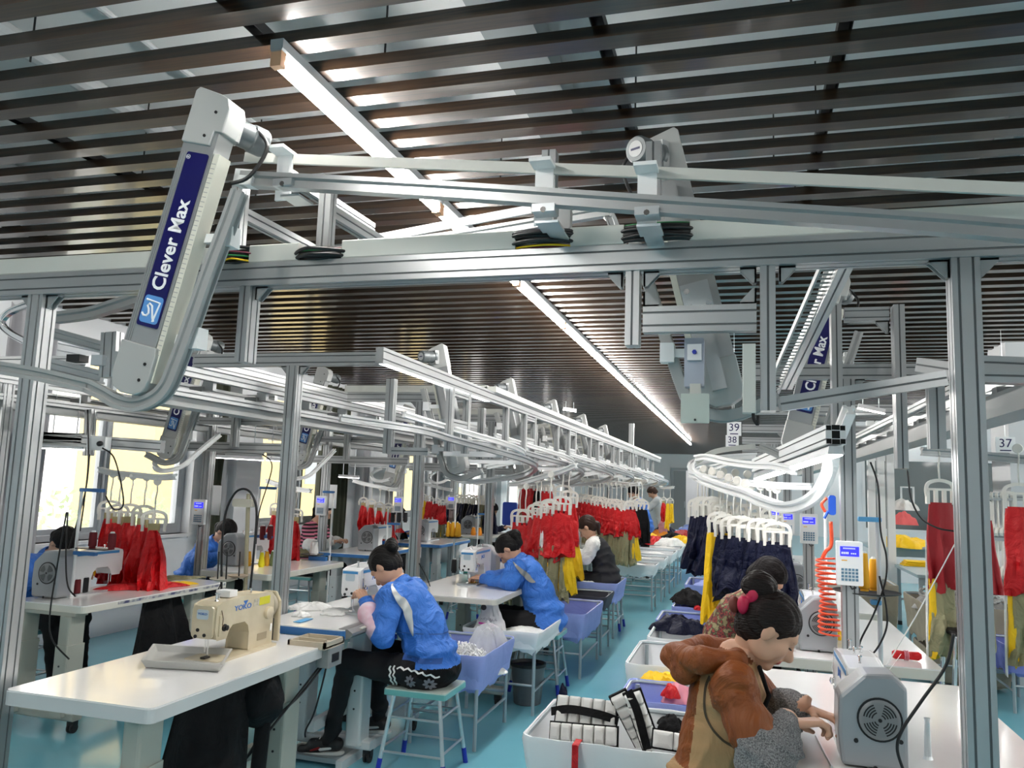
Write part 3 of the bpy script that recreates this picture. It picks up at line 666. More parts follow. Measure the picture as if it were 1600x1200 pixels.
def drop_frame(x, y, h=.45, dy=.38, zt=2.265, label='', rz=math.pi/2):
    t = thing('conveyor_hanger_bracket', label, 'support', (x, y, zt))
    for s in (0, 1): extp('drop_post', t, (x, y+s*dy, zt-h), (x, y+s*dy, zt), w=.05, h=.05)
    extp('crossbar', t, (x, y+.025, zt-.24), (x, y+dy-.025, zt-.24), w=.04, h=.05)
    extp('crossbar', t, (x, y+.025, zt-.03), (x, y+dy-.025, zt-.03), w=.04, h=.04)
    return t
ords = ('first', 'second', 'third', 'fourth', 'fifth', 'sixth', 'seventh', 'eighth', 'ninth', 'tenth', 'eleventh', 'twelfth', 'thirteenth', 'fourteenth', 'fifteenth')
for k in range(7): drop_frame(-2.0, 5.34+2.03*k, dy=.36, label='%s drop frame hanging from the long top beam above the aisle' % ords[k])
for k in range(7):
    y = 6.75+2.03*k; tt = thing('drop_post', '%s single drop post hanging from the long top beam above the aisle' % ords[k], 'post', (-2.0, y, 2.26)); extp('bar', tt, (-2.0, y, 1.80), (-2.0, y, 2.265), w=.05, h=.05)
q = P(987, 662, Y=15.2); tt = thing('drop_post', 'tall single post rising above the far end of the left row', 'post', (q.x, 15.2, 1.7)); extp('bar', tt, (q.x, 15.2, 1.7), (q.x, 15.2, q.z), w=.09, h=.09)
for k in range(6):
    y = 5.1+2.03*k; tt = thing('drop_post', '%s drop post on the inner side of the left row' % ords[k], 'post', (-2.35, y, 2.26)); extp('bar', tt, (-2.35, y, 1.78), (-2.35, y, 2.30), w=.06, h=.06); extp('foot_bar', tt, (-2.35, y, 1.80), (-2.05, y, 1.80), w=.04, h=.05)
# ---------------------------------------------------------------- hanger loops bulging over the aisle
def loop(name, pts, inner, label, parent=None):
    t = thing(name, label, 'rail', pts[0]); rail('outer_rail', t, pts, k=1.15)
    rail('inner_rail', t, inner, k=1., m=WHITEP)
    return t
LOOPS = []
def aisle_loop(k):
    y = 5.35+2.03*k; x = -1.98
    pts = [(x-.35, y-1.0, 1.96), (x-.05, y-.5, 1.93), (x+.02, y-.1, 1.90), (x+.16, y+.35, 1.855), (x+.33, y+.72, 1.80), (x+.36, y+1.02, 1.75), (x+.22, y+1.22, 1.69), (x-.02, y+1.25, 1.64), (x-.28, y+1.18, 1.61), (x-.42, y+1.0, 1.66)]
    inn = [(a-.10, b-.02, c+.10) for a, b, c in pts[1:8]]
    t = loop('hanger_loop', pts, inn, '%s curved hanger loop of the left row bulging over the aisle' % ords[k])
    MB().box((x-.25, y+.5, 1.80), (x+.22, y+.56, 1.84)).build('support_arm', WHITEP, t); MB().box((x-.25, y+.95, 1.76), (x+.25, y+1.0, 1.79)).build('support_arm', WHITEP, t)
    LOOPS.append(cr([V(p) for p in pts], 8)); return t
for k in range(7): aisle_loop(k)
# right loop with the navy garments
lp = [P(1328, 640, X=.47), P(1305, 700, Y=4.1), P(1290, 752, Y=4.15), P(1262, 784, Y=4.2), P(1225, 793, Y=4.35), P(1190, 783, Y=4.55), P(1165, 772, Y=4.9), P(1130, 762, Y=5.3), P(1095, 748, Y=5.8), P(1080, 735, Y=6.1), P(1090, 722, Y=6.6), P(1140, 715, Y=7.0), P(1180, 712, Y=7.2)]
t = thing('hanger_loop', 'large bright hanger loop carrying the navy garments over the right bins', 'rail', P(1165, 772, Y=4.9))
rail('outer_rail', t, lp, k=1.35, m=WHITEP)
ip = [P(1240, 735, Y=4.5), P(1210, 728, Y=4.8), P(1180, 727, Y=5.2), P(1140, 722, Y=5.6), P(1105, 714, Y=6.0), P(1088, 716, Y=6.3)]
rail('inner_rail', t, ip, k=1.1, m=WHITEP)
MB().sweep(cr([P(1088, 722, Y=6.3), P(1120, 705, Y=6.4), P(1180, 697, Y=6.6)], 6), [(-.005, -.02), (.005, -.02), (.005, .02), (-.005, .02)], CREAM).build('guard_rail', None, t)
for i in range(6):
    q = P(1100+i*13, 733+i*4.5, Y=6.0-i*.18); MB().lathe([(0, 0), (.028, 0), (.028, .008), (.02, .012), (0, .012)], ax(q, q+V((-.5, -1, 0))), n=16).build('roller', HANG, t)
# work-light beam with open profile end, LED lamp hanging under it
t = thing('work_light', 'bright work light under a profile with open grid end, right of the hanger loop', 'work light', P(1308, 690, Y=3.75))
a, b = P(1306, 679, Y=3.75), P(1185, 728, Y=5.6)
ext(mb := MB(), a, b, w=.085, h=.085, endgrid=True, m=WHITEP, slots=True); mb.build('profile', None, t)
a2, b2 = a-V((0, 0, .085)), b-V((0, 0, .085))
MB().sweep([a2, b2], [(-.035, .0), (-.028, .035), (.028, .035), (.035, .0)]).build('lamp_housing', REVEAL, t)
MB().sweep([a2-V((0, -.02, .006)), b2-V((0, .02, .006))], [(-.030, 0), (.030, 0), (.022, .012), (-.022, .012)]).build('diffuser', mat('led strong', (1, 1, 1), .5, emit=15), t)
def work_light(px0, py0, px1, py1, Y0, Y1, label, h=.03, beam=True):
    a, b = P(px0, py0, Y=Y0), P(px1, py1, Y=Y1); t = thing('work_light', label, 'work light', (a+b)/2)
    for q in (a.lerp(b, .2), a.lerp(b, .8)): MB().tube([q+V((0, 0, h)), (q.x, q.y, max(q.z+.1, 2.22))], .004, n=5).build('hanging_rod', STEEL, t)
    if beam: ext(mb := MB(), a+V((0, 0, .075)), b+V((0, 0, .075)), w=.05, h=.075); mb.build('profile', None, t)
    MB().sweep([a, b], [(-.025, 0), (.025, 0), (.02, h), (-.02, h)]).build('lamp_housing', REVEAL, t)
    MB().sweep([a-V((0, 0, .006)), b-V((0, 0, .006))], [(-.02, 0), (.02, 0), (.02, .006), (-.02, .006)]).build('diffuser', LEDM, t); return t
work_light(68, 700, 130, 702, 4.6, 4.6, 'work light on the low beam behind the left gantry post')
work_light(340, 715, 410, 719, 6.5, 6.5, 'work light above the bent-over worker at the second window table')
work_light(418, 719, 447, 721, 6.6, 6.6, 'short work light just left of the second tall post')
work_light(530, 745, 560, 747, 9.2, 9.2, 'work light above the woman in the striped sweater', beam=False)
work_light(880, 640, 900, 643, 9., 9., 'work light deep inside the left conveyor row', beam=False)
work_light(1340, 637, 1382, 646, 6.2, 6.2, 'thin work light seen through the portal frame', beam=False)
# low beams crossing behind the left gantry post and socket box
t = thing('low_beam', 'low aluminium beam with a socket box crossing behind the left gantry post', 'beam', P(160, 690, Y=4.6))
ext(mb := MB(), P(64, 684, Y=4.6), P(254, 698, Y=4.6), w=.05, h=.085); mb.build('beam', None, t)
ext(mb := MB(), P(138, 712, Y=4.62), P(142, 640, Y=4.62), w=.06, h=.05); mb.build('upright', None, t)
a = P(140, 682, Y=4.53); b = P(166, 704, Y=4.53); so = MB().rbox((a.x, 4.51, b.z), (b.x, 4.57, a.z), .006, axis='y').build('socket_box', WHITEP, t)
q = P(157, 693, Y=4.5); MB().lathe([(0, 0), (.018, 0), (.018, .03), (.008, .05), (0, .05)], ax(q, q+V((.4, -.8, -.1))), n=10).build('plug', BLACK, so)
def rail_piece(pts, label, Y, k=1., name='curved_rail', m=ALU, up=(0, 0, 1)):
    pp = [P(a, b, Y=(c[0] if c else Y)) for a, b, *c in pts]; t = thing(name, label, 'rail', pp[len(pp)//2]); rail('rail', t, pp, k=k, m=m, up=up); return t
rail_piece([(46, 475), (15, 488), (2, 505), (15, 520), (38, 533)], 'chrome hook-shaped rail at the left edge beside the gantry post', 3.4, .8, m=CHROME)
rail_piece([(230, 462), (180, 478), (140, 490), (88, 497)], 'rail slanting up behind the big label arm', 3.1, 1.3)
rail_piece([(80, 520), (180, 548)], 'upper of the two grey rails behind the left gantry post', 3.2, 1.4)
rail_piece([(60, 565), (160, 590)], 'lower of the two grey rails behind the left gantry post', 3.2, 1.6)
# small mechanisms between the rails on the left
t = thing('track_switch', 'grey track switch mechanism left of the big label arm', 'mechanism', P(160, 560, Y=3.1))
a, b = P(158, 520, Y=3.1), P(186, 595, Y=3.1); ext(mb := MB(), P(172, 590, Y=3.1), P(176, 520, Y=3.1), w=.09, h=.05); mb.build('post', None, t)
MB().box((P(112, 553, Y=3.15).x, 3.12, P(112, 566, Y=3.15).z), (P(132, 553, Y=3.15).x, 3.18, P(130, 555, Y=3.15).z)).build('spring', BLACK, t)
MB().box((P(150, 560, Y=3.08).x, 3.05, P(150, 572, Y=3.08).z), (P(168, 560, Y=3.08).x, 3.09, P(160, 556, Y=3.08).z)).build('lever', STEEL, t)
# transverse low rails and T-pieces of the window-side row (seen between posts)
for k, (Y, xs, z) in enumerate(((5.9, (-5.1, -3.5), 1.83), (7.9, (-5.1, -3.4), 1.80), (9.9, (-5.1, -3.3), 1.80), (11.9, (-5.1, -3.3), 1.80), (13.9, (-5.1, -3.3), 1.80))):
    t = thing('station_arm', '%s cross arm with drop post in the window-side row' % ords[k], 'arm', (xs[0], Y, z))
    extp('bar', t, (xs[0], Y, z), (xs[1], Y, z), w=.05, h=.08); extp('bar', t, (xs[0], Y, z+.22), (xs[1]+.2, Y, z+.22), w=.05, h=.06)
    extp('drop_post', t, (-4.1, Y-.06, z-.0), (-4.1, Y-.06, z+.42), w=.06, h=.05)
    pts = [V((-4.22, Y-.1, z+.1)), V((-4.25, Y-.3, z-.05)), V((-4.32, Y-.42, z-.18)), V((-4.45, Y-.48, z-.22)), V((-4.58, Y-.42, z-.18)), V((-4.64, Y-.28, z-.12)), V((-4.6, Y-.1, z-.05))]
    rail('curved_rail', t, pts, k=.9, m=WHITEP)
# ================================================================= tables
def table(label, x0, x1, y0, y1, z=.76, top=TOPW, edge=EDGE, leg=LEGC, r=.035, th=.04, legs=None, mirror=False, foot=True, trim=None, cw=.13, cols=(-1, 1)):
    t = thing('sewing_table', label, 'table', ((x0+x1)/2, (y0+y1)/2, 0))
    MB().rbox((x0+.002, y0+.002, z-.006), (x1-.002, y1-.002, z), r, None, n=4, axis='z').build('table_top', top, t)
    MB().rbox((x0, y0, z-th), (x1, y1, z-.006), r, None, n=4, axis='z').build('edge_band', edge, t)
    for i, ly in enumerate(legs or (y0+.22, y1-.25)):
        xc = (x0+x1)/2; d = (x1-x0)*.5
        for s in cols:
            xx = xc+s*d*.62
            lg = MB().rbox((xx-.04, ly-cw/2, .32), (xx+.04, ly+cw/2, z-th-.02), .012, None, n=2).build('leg', leg, t)
            MB().rbox((xx-.048, ly-cw/2-.008, .10), (xx+.048, ly+cw/2+.008, .52), .012, None, n=2).build('leg_sleeve', leg, lg)
            for zz in (.30, .40): MB().lathe([(0, 0), (.006, 0), (.006, .003), (0, .003)], ax((xx, ly-cw/2-.008, zz), (xx, ly-cw/2-.02, zz)), n=8).build('screw', BLACK, lg)
        MB().box((xc-d*.85, ly-.05, z-th-.02), (xc+d*.85, ly+.05, z-th)).build('top_bracket', leg, t)
        if foot:
            MB().rbox((xc-d*.98, ly-.04, .075), (xc+d*.98, ly+.04, .125), .008, None, n=1, axis='x').build('foot_beam', leg, t)
            for s in (-1, 1):
                xx = xc+s*d*.88; c = MB().tube([(xx-.018, ly, .03), (xx-.006, ly, .03)], .03, n=14).tube([(xx+.006, ly, .03), (xx+.018, ly, .03)], .03, n=14).build('caster', RUBBER, t, kind='stuff')
                MB().box((xx-.024, ly-.02, .035), (xx+.024, ly+.02, .075)).build('caster_fork', BLACK, c)
    MB().box(((x0+x1)/2-.02, y0+.2, .20), ((x0+x1)/2+.02, y1-.2, .26)).build('stretcher', leg, t)
    return t
T1 = table('glossy white sewing table with worn front edge carrying the beige machine and the grey tray', -2.70, -2.025, 2.52, 3.93, .76, edge=mat('grey white edge', (.60, .61, .61), .35), r=.03, th=.055, legs=(2.64, 3.62), cols=(1.02,), foot=False)
T2 = table('white sewing table with blue edge strip where the seated woman in blue sews', -2.58, -2.02, 3.97, 5.25, .80, edge=BLUET, r=.045, th=.045, leg=LEGW, legs=(4.40, 5.05), cw=.11)
a = MB().prism([(-.05, -.05), (.0, -.05), (.03, -.03), (.03, -.015), (.0, .003), (-.05, .003)], Matrix(((1, 0, 0, -2.02), (0, 0, 1, 3.99), (0, 1, 0, .80), (0, 0, 0, 1))), .72).build('control_strip', mat('grey control strip', (.24, .25, .25), .35, .3), T2)
for i in range(4): MB().box((-2.005, 4.1+i*.13, .79), (-1.99, 4.16+i*.13, .797)).build('control_button', EDGE, a)
T3 = table('cream-edged white table where the dark ponytail worker rests her forearms', -2.45, -1.672, 5.56, 6.95, .785, r=.05, legs=(5.85, 6.7))
table('white sewing table hidden behind the near hanging red garments', -2.45, -1.75, 7.45, 8.75, .78)
table('white sewing table of the worker in the black vest', -2.50, -1.84, 9.30, 10.7, .78)
for k in range(3): table('%s white sewing table beyond the vest worker in the left row' % ords[k], -2.5, -1.85, 11.4+2.03*k, 12.8+2.03*k, .78)
T5 = table('white sewing table with red and yellow cloth pieces on it by the first window', -4.48, -3.905, 4.16, 5.62, .76, th=.045, legs=(4.20, 5.35))
MB().box((-3.92, 4.45, .735), (-3.903, 5.58, .752)).build('dotted_tape', mat('dotted edge', (.62, .62, .58), .5, col2=(.06, .07, .16), scale=22), T5)
T6 = table('white sewing table with yellow and olive thread cones at the second window', -4.48, -3.79, 6.02, 7.35, .78, th=.05)
T7 = table('white sewing table with blue edge in front of the striped sweater woman', -4.48, -3.85, 8.05, 9.2, .79, edge=BLUET, leg=LEGW)
T8 = table('white sewing table with blue edge and yellow thread cones, behind post two', -4.48, -3.75, 9.9, 11.1, .79, edge=BLUET, leg=LEGW)
T9 = table('white sewing table with the orange cones, farthest of the window row', -4.48, -3.75, 11.9, 13.2, .79, leg=LEGW)
TR = []
for k, (ya, yb) in enumerate(((2.72, 4.26), (4.60, 6.20), (6.52, 8.1), (8.5, 10.1), (10.5, 12.1))):
    TR.append(table('%s white table of the right row%s' % (ords[k], (', where the orange hoodie woman works', ' with the red cloth roll on it', ' behind the second fan-capped machine', '', '')[k]), .09, .975, ya, yb, .75, r=.02, th=.055, legs=(ya+.5, yb-.4)))
# ================================================================= sewing machines (local: arm along +y away from the needle at y=0 .. ; operator side +x)
def machine(label, kind='jack', loc=(0, 0, 0), rz=0, bands=True):
    t = thing('sewing_machine', label, 'sewing machine', (0, 0, 0)); body = {'jack': JACKW, 'yoko': YOKO}[kind]; tx = dict(world=False)
    # bed plate
    MB().rbox((-.09, -.04, 0), (.09, .44, .012), .01, None, n=2).build('bed', STEEL if kind == 'jack' else body, t, **tx)
    # body profile in the y-z plane: pillar at the far end, arm over the bed, head at y~0
    y1 = .40 if kind == 'jack' else .43
    pts = [(.235, .012), (y1, .012), (y1, .255), (y1-.02, .275), (.20, .285), (.02, .275), (-.03, .262), (-.035, .15), (-.02, .105), (.045, .105), (.065, .145), (.09, .165), (.19, .165), (.222, .14), (.235, .10)]
    mb = MB(); N = len(pts)
    for i, (w, ins) in enumerate(((-.062, .010), (-.052, 0), (.052, 0), (.062, .010))):
        for (a, b) in pts:
            ca, cb = .2, .17; mb.v.append((w, a+(ca-a)*ins*2.2, b+(cb-b)*ins*2.2))
    for i in range(3):
        for k in range(N): mb.f.append([i*N+k, i*N+(k+1) % N, (i+1)*N+(k+1) % N, (i+1)*N+k]); mb.mi.append(0)
    mb.f.append(list(range(N))); mb.f.append(list(range(3*N, 4*N))[::-1]); mb.mi += [0, 0]
    bd = mb.build('body', body, t, bevel=.006, **tx)
    fp = MB().rbox((-.055, -.047, .112), (.055, -.034, .262), .02, None, n=3, axis='y').build('face_plate', body, t, **tx)
    for (x, z) in ((-.02, .15), (.016, .128), (-.03, .12)): MB().lathe([(0, 0), (.0085, 0), (.0085, .003), (0, .003)], ax((x, -.047, z), (x, -.06, z)), n=12).build('screw_cap', BLACK, fp, **tx)
    MB().rbox((-.03, -.049, .20), (.03, -.0465, .245), .006, None, n=1, axis='y').build('badge', mat('badge pale', (.50, .60, .66), .4), fp, **tx)
    # needle bar, presser foot, tension discs, take-up lever
    MB().tube([(0, -.012, .11), (0, -.012, .045)], .004, n=6).build('needle_bar', CHROME, t, **tx)
    MB().tube([(0, .008, .11), (0, .008, .022)], .004, n=6).build('presser_bar', CHROME, t, **tx)
    MB().box((-.012, -.025, .014), (.012, .012, .022)).build('presser_foot', BLACK if kind == 'yoko' else CHROME, t, **tx)
    MB().lathe([(0, 0), (.017, 0), (.017, .006), (.010, .010), (.013, .018), (0, .022)], ax((.062, .03, .155), (.1, .03, .155)), n=14).build('tension_disc', CHROME if kind == 'jack' else BLACK, t, **tx)
    MB().tube([(.064, .0, .24), (.072, .005, .20), (.066, .01, .17), (.072, .03, .15)], .0018, n=5).build('thread', WHITEF if kind == 'jack' else mat('dark thread', (.1, .05, .02), .6), t, **tx)
    MB().box((.062, -.012, .12), (.068, .004, .215)).build('take_up_guard', CHROME if kind == 'jack' else body, t, **tx)
    for (y, h) in ((.03, .03), (.09, .018), (.16, .025), (.30, .022)): MB().lathe([(0, 0), (.009, 0), (.005, .004), (.004, h), (.008, h+.002), (.008, h+.007), (0, h+.009)], Matrix.Translation((.01 if y != .09 else -.02, y, .276)), n=10).build('thread_guide', CHROME, t, **tx)
    if kind == 'jack':
        MB().box((.0525, -.0, .245), (.0632, .36, .262)).build('blue_band', mat('jack blue', (.06, .28, .60), .35), t, **tx)
        MB().box((-.0632, -.0, .245), (-.0525, .36, .262)).build('blue_band', mat('jack blue', (.06, .28, .60), .35), t, **tx)
        MB().box((-.05, -.0495, .243), (.05, -.046, .258)).build('blue_band', mat('jack blue', (.06, .28, .60), .35), t, **tx)
        o = text(None, 'lettering', 'JACK', frame3((.0635, .13, .215), (0, 1, 0), (0, 0, 1)), .036, PRINTB, bold=True); o.parent = t
        # motor cap: big grey box at the far end with fan disc on the end face
        cp = [(-.098, .0), (.098, .0), (.108, .10), (.104, .21), (.030, .282), (-.06, .288), (-.098, .25)]
        M_ = Matrix(((1, 0, 0, 0), (0, 0, 1, .40), (0, 1, 0, .006), (0, 0, 0, 1)))
        cap = MB().prism(cp, M_, .135).build('motor_cap', JACK, t, bevel=.012, **tx)
        fc = ax((-.015, .535, .155), (-.015, .6, .155))
        MB().lathe([(0, 0), (.062, 0), (.062, .004), (.057, .009), (.05, .010), (0, .010)], fc, n=32).build('fan_disc', mat('cap grey', (.22, .23, .24), .35), cap, smooth='auto', **tx)
        MB().lathe([(.060, .0), (.067, .0), (.067, .005), (.060, .005)], fc, n=32).build('ring', BLACK, cap, **tx)
        mb = MB()
        for r_ in (.014, .022, .030, .038, .046):
            for s in range(4):
                if r_ < .02 and s % 2: continue
                a0 = s*math.pi/2+.28+(.5 if s % 2 else 0)*.2; aa = [a0+j*(math.pi/2-.56)/5 for j in range(6)]
                lo = [fc@V((r_*math.cos(a), r_*math.sin(a), .0105)) for a in aa]; hi = [fc@V(((r_+.0042)*math.cos(a), (r_+.0042)*math.sin(a), .0105)) for a in aa]
                mb.add(lo+hi, [(j, j+1, 7+j, 6+j) for j in range(5)])
        mb.lathe([(0, .0104), (.006, .0104), (.006, .012), (0, .012)], fc, n=12)
        mb.build('vent_slot', BLACK, cap, kind='stuff', **tx)
        for (x, z) in ((-.075, .095), (.055, .085), (-.0, .008)): MB().lathe([(0, 0), (.007, 0), (.007, .003), (0, .003)], ax((x, .535, z), (x, .6, z)), n=10).build('screw', BLACK, cap, **tx)
    else:
        o = text(None, 'lettering', 'YOKO', frame3((.0628, .10, .232), (0, 1, 0), (0, 0, 1)), .034, PRINTB, bold=True, sx=1.35); o.parent = t
        o = text(None, 'badge_lettering', 'YOKO', frame3((-.024, -.0495, .225), (1, 0, 0), (0, 0, 1)), .014, PRINTB, bold=True, sx=1.2); o.parent = t
        mb = MB().add([(.0627, .165, .262), (.0627, .205, .262), (.0627, .185, .240)], [(0, 1, 2)]); mb.build('bird_logo', PRINTB, t, **tx)
        MB().box((.0622, .30, .222), (.0634, .39, .262)).build('sticker', mat('yellow sticker', (.66, .62, .03), .4), t, **tx)
        MB().box((.0622, .252, .222), (.0634, .297, .258)).build('sticker', mat('sticker outline', (.62, .58, .48), .5, col2=(.4, .36, .28), scale=60), t, **tx)
        MB().box((.0622, .30, .045), (.0636, .38, .080)).build('model_plate', mat('plate bronze', (.36, .30, .2), .4), t, **tx)
        # hand wheel with belt guard, stitch dial, reverse lever
        c = ax((0, .43, .20), (0, .5, .20))
        MB().lathe([(0, 0), (.06, .0), (.068, .008), (.068, .032), (.058, .04), (.02, .045), (0, .045)], c, n=28).build('hand_wheel', mat('beige dark', (.42, .37, .27), .4), t, smooth='auto', **tx)
        g_ = MB().prism([(-.06, .012), (.07, .012), (.068, .22), (.04, .27), (-.03, .27), (-.06, .22)], Matrix(((1, 0, 0, 0), (0, 0, 1, .475), (0, 1, 0, 0), (0, 0, 0, 1))), .02).build('belt_guard', YOKO, t, bevel=.006, **tx)
        MB().rbox((-.04, .43, .02), (.045, .478, .13), .01, None, n=1).build('belt_opening', DARKHOLE, g_, **tx)
        MB().lathe([(0, 0), (.03, 0), (.032, .004), (.032, .018), (.022, .024), (0, .024)], ax((.062, .375, .175), (.1, .375, .175)), n=20).build('stitch_dial', YOKO, t, smooth='auto', **tx)
        MB().tube([(.06, .42, .11), (.115, .33, .095)], [.005, .0035], n=8).build('reverse_lever', WHITEP, t, **tx)
        MB().box((-.045, .10, .284), (.03, .16, .315)).build('bobbin_winder', WHITEP, t, **tx)
    t.location = loc; t.rotation_euler = (0, 0, rz); return t
machine('old beige sewing machine with yellow sticker on the nearest left table', 'yoko', (-2.33, 3.23, .76), 0).scale = (1.0, 1.0, .95)
MJ = machine('white machine with blue band and maker lettering in front of the seated woman in blue', 'jack', (-2.24, 4.47, .80), 0); MJ.scale = (.98, .98, .98)
bpy.context.view_layer.update()
def mcopy(label, loc, rz, s=1.0, mirror=False):
    c = copy_tree(MJ, loc, rz, label=label); c.scale = (s, s, s); return c
mcopy('white machine among the pale dust at the ponytail worker\'s table, teal cone beside it', (-2.12, 6.25, .785), 0)
# window row: motor cap toward the camera
mcopy('grey-capped machine with lettering at the first window, left gantry post beside it', (-4.36, 4.86, .76), math.pi, 1.05)
mcopy('grey-capped machine at the second window table behind the curved hose', (-4.47, 6.92, .78), math.pi)
mcopy('grey-capped machine in front of the striped sweater woman', (-4.12, 9.0, .79), math.pi)
mcopy('grey-capped machine beside the yellow thread cones', (-4.2, 10.75, .79), math.pi)
mcopy('grey-capped machine beside the orange thread cones', (-4.2, 12.75, .79), math.pi)
for k, (y, lb) in enumerate(((3.39, 'nearest fan-capped machine, beside the orange hoodie woman\'s hands'), (5.33, 'second fan-capped machine, behind the nearest one'), (7.41, 'third fan-capped machine, beside the short-haired worker'), (9.4, 'fourth fan-capped machine in the right row'), (11.4, 'fifth fan-capped machine in the right row'))):
    mcopy(lb, (.40, y, .75), math.pi)
for k in range(3): mcopy('%s white machine behind the hanging red garments' % ords[k], (-2.15, 8.1+2.0*k, .78), 0)
# ================================================================= keypads on posts
kp = thing('keypad', 'nearest white keypad with lit blue screen on the slim right post', 'keypad', (0, 0, 0))
MB().rbox((-.062, -.02, -.108), (.062, .012, .108), .006, None, n=2, axis='y').build('case', WHITEP, kp, world=False, bevel=.002)
MB().box((-.044, -.0215, .035), (.044, -.0195, .083)).build('screen', SCREEN, kp, world=False)
mb = MB()
for i in range(9): mb.box((-.030+i*.0065, -.0222, .070), (-.0262+i*.0065, -.0214, .077))
for i in range(4): mb.box((-.038+i*.009, -.0222, .045), (-.032+i*.009, -.0214, .056))
for i in range(3): mb.box((.006+i*.009, -.0222, .046), (.012+i*.009, -.0214, .052))
mb.build('screen_text', mat('screen text', (.45, .5, .9), .5, emit=.5), kp, world=False, kind='stuff')
MB().box((-.038, -.0208, .012), (-.012, -.0199, .017)).build('lettering_line', YARN, kp, world=False)
for r_ in range(4):
    for c_ in range(5): MB().box((-.040+c_*.0165, -.0225, -.036-r_*.0165), (-.028+c_*.0165, -.0199, -.0245-r_*.0165)).build('key', KEY, kp, world=False)
MB().tube([(0, 0, -.106), (.01, -.01, -.125), (.03, .0, -.118)], .004, n=6).build('cable', BLACK, kp, world=False)
def keypad(p, label, s=1.): c = copy_tree(kp, p, 0, label=label); c.scale = (s,)*3; return c
kp.location = P(1328, 880, Y=4.40); kp.location.x = .515
keypad((.473, 6.38, 1.35), 'second keypad from the near end of the right row'); keypad((.427, 8.36, 1.32), 'third keypad from the near end of the right row'); keypad((.38, 10.34, 1.31), 'farthest keypad of the right row')
keypad(P(312, 800, Y=6.05), 'keypad on the post beside the first window'); keypad(P(502, 790, Y=8.15), 'keypad on the post left of the striped sweater woman'); keypad((-4.53, 10.25, 1.27), 'keypad half hidden behind the second tall post')
keypad((-4.53, 12.35, 1.27), 'keypad above the yellow thread cones'); keypad((-4.53, 14.45, 1.27), 'small keypad beside the blue chair back')
for (px, py, Y, lb) in ((337, 787, 6.15, 'blank white paper tag taped behind the keypad at the first window'), (520, 780, 8.1, 'blank paper tag on the post behind the keypad by the striped sweater'), (657, 780, 9.9, 'blank paper tag beside the second tall post')):
    p = P(px, py, Y=Y); MB().box((p.x-.045, Y, p.z-.1), (p.x+.045, Y+.002, p.z+.16)).build('paper_tag', WHITEL, label=lb, cat='tag')
# ================================================================= stools
def stool(label, c, w=.36, d=.30, z=.45, rz=0):
    t = thing('stool', label, 'stool', (0, 0, 0)); kw = dict(world=False)
    MB().rbox((-w/2, -d/2, z-.006), (w/2, d/2, z), .008, None, n=1).build('seat_top', TEALT, t, **kw); MB().rbox((-w/2-.002, -d/2-.002, z-.035), (w/2+.002, d/2+.002, z-.006), .008, None, n=1).build('seat_edge', TEAL, t, **kw)
    for sx in (-1, 1):
        for sy in (-1, 1):
            a, b = V((sx*(w/2-.045), sy*(d/2-.04), z-.035)), V((sx*(w/2+.015), sy*(d/2+.01), 0)); q = a.lerp(b, .80)
            lg = MB().tube([a, q], .0115, n=8).build('leg', STEEL, t, **kw); MB().tube([q, b], .0145, n=8).build('foot_sleeve', BLUEP, lg, **kw)
    for zz in (.12, .30):
        f = 1-(zz/(z-.035)); X, Y_ = (w/2-.045)+.06*f, (d/2-.04)+.05*f
        for s in (-1, 1): MB().tube([(-X, s*Y_, zz), (X, s*Y_, zz)], .007, n=6).build('stretcher', STEEL, t, **kw); MB().tube([(s*X, -Y_, zz+.02), (s*X, Y_, zz+.02)], .007, n=6).build('stretcher', STEEL, t, **kw)
    t.location = c; t.rotation_euler = (0, 0, rz); return t
s0 = stool('teal-topped stool under the seated woman in blue', (-1.73, 4.43, 0), .36, .34, .455)
def st(c, label, m=None): return copy_tree(s0, c, 0, label=label)
st((-1.55, 6.42, 0), 'stool hidden under the ponytail worker'); st((-1.52, 9.45, 0), 'stool under the worker in the black vest'); st((-.12, 3.25, 0), 'stool under the woman in the orange hoodie'); st((-.1, 5.0, 0), 'stool under the short-haired worker')
st((-5.0, 4.78, 0), 'stool behind the first window table'); st((-5.0, 6.6, 0), 'stool behind the second window table'); st((-4.95, 8.6, 0), 'stool under the striped sweater woman'); st((-4.95, 10.5, 0), 'stool behind the table with yellow cones')
st((-3.25, 6.2, 0), 'empty stool standing under the beam in the left row'); st((-3.2, 7.6, 0), 'empty stool farther back between the left rows'); st((-3.15, 9.3, 0), 'third empty stool between the left rows')
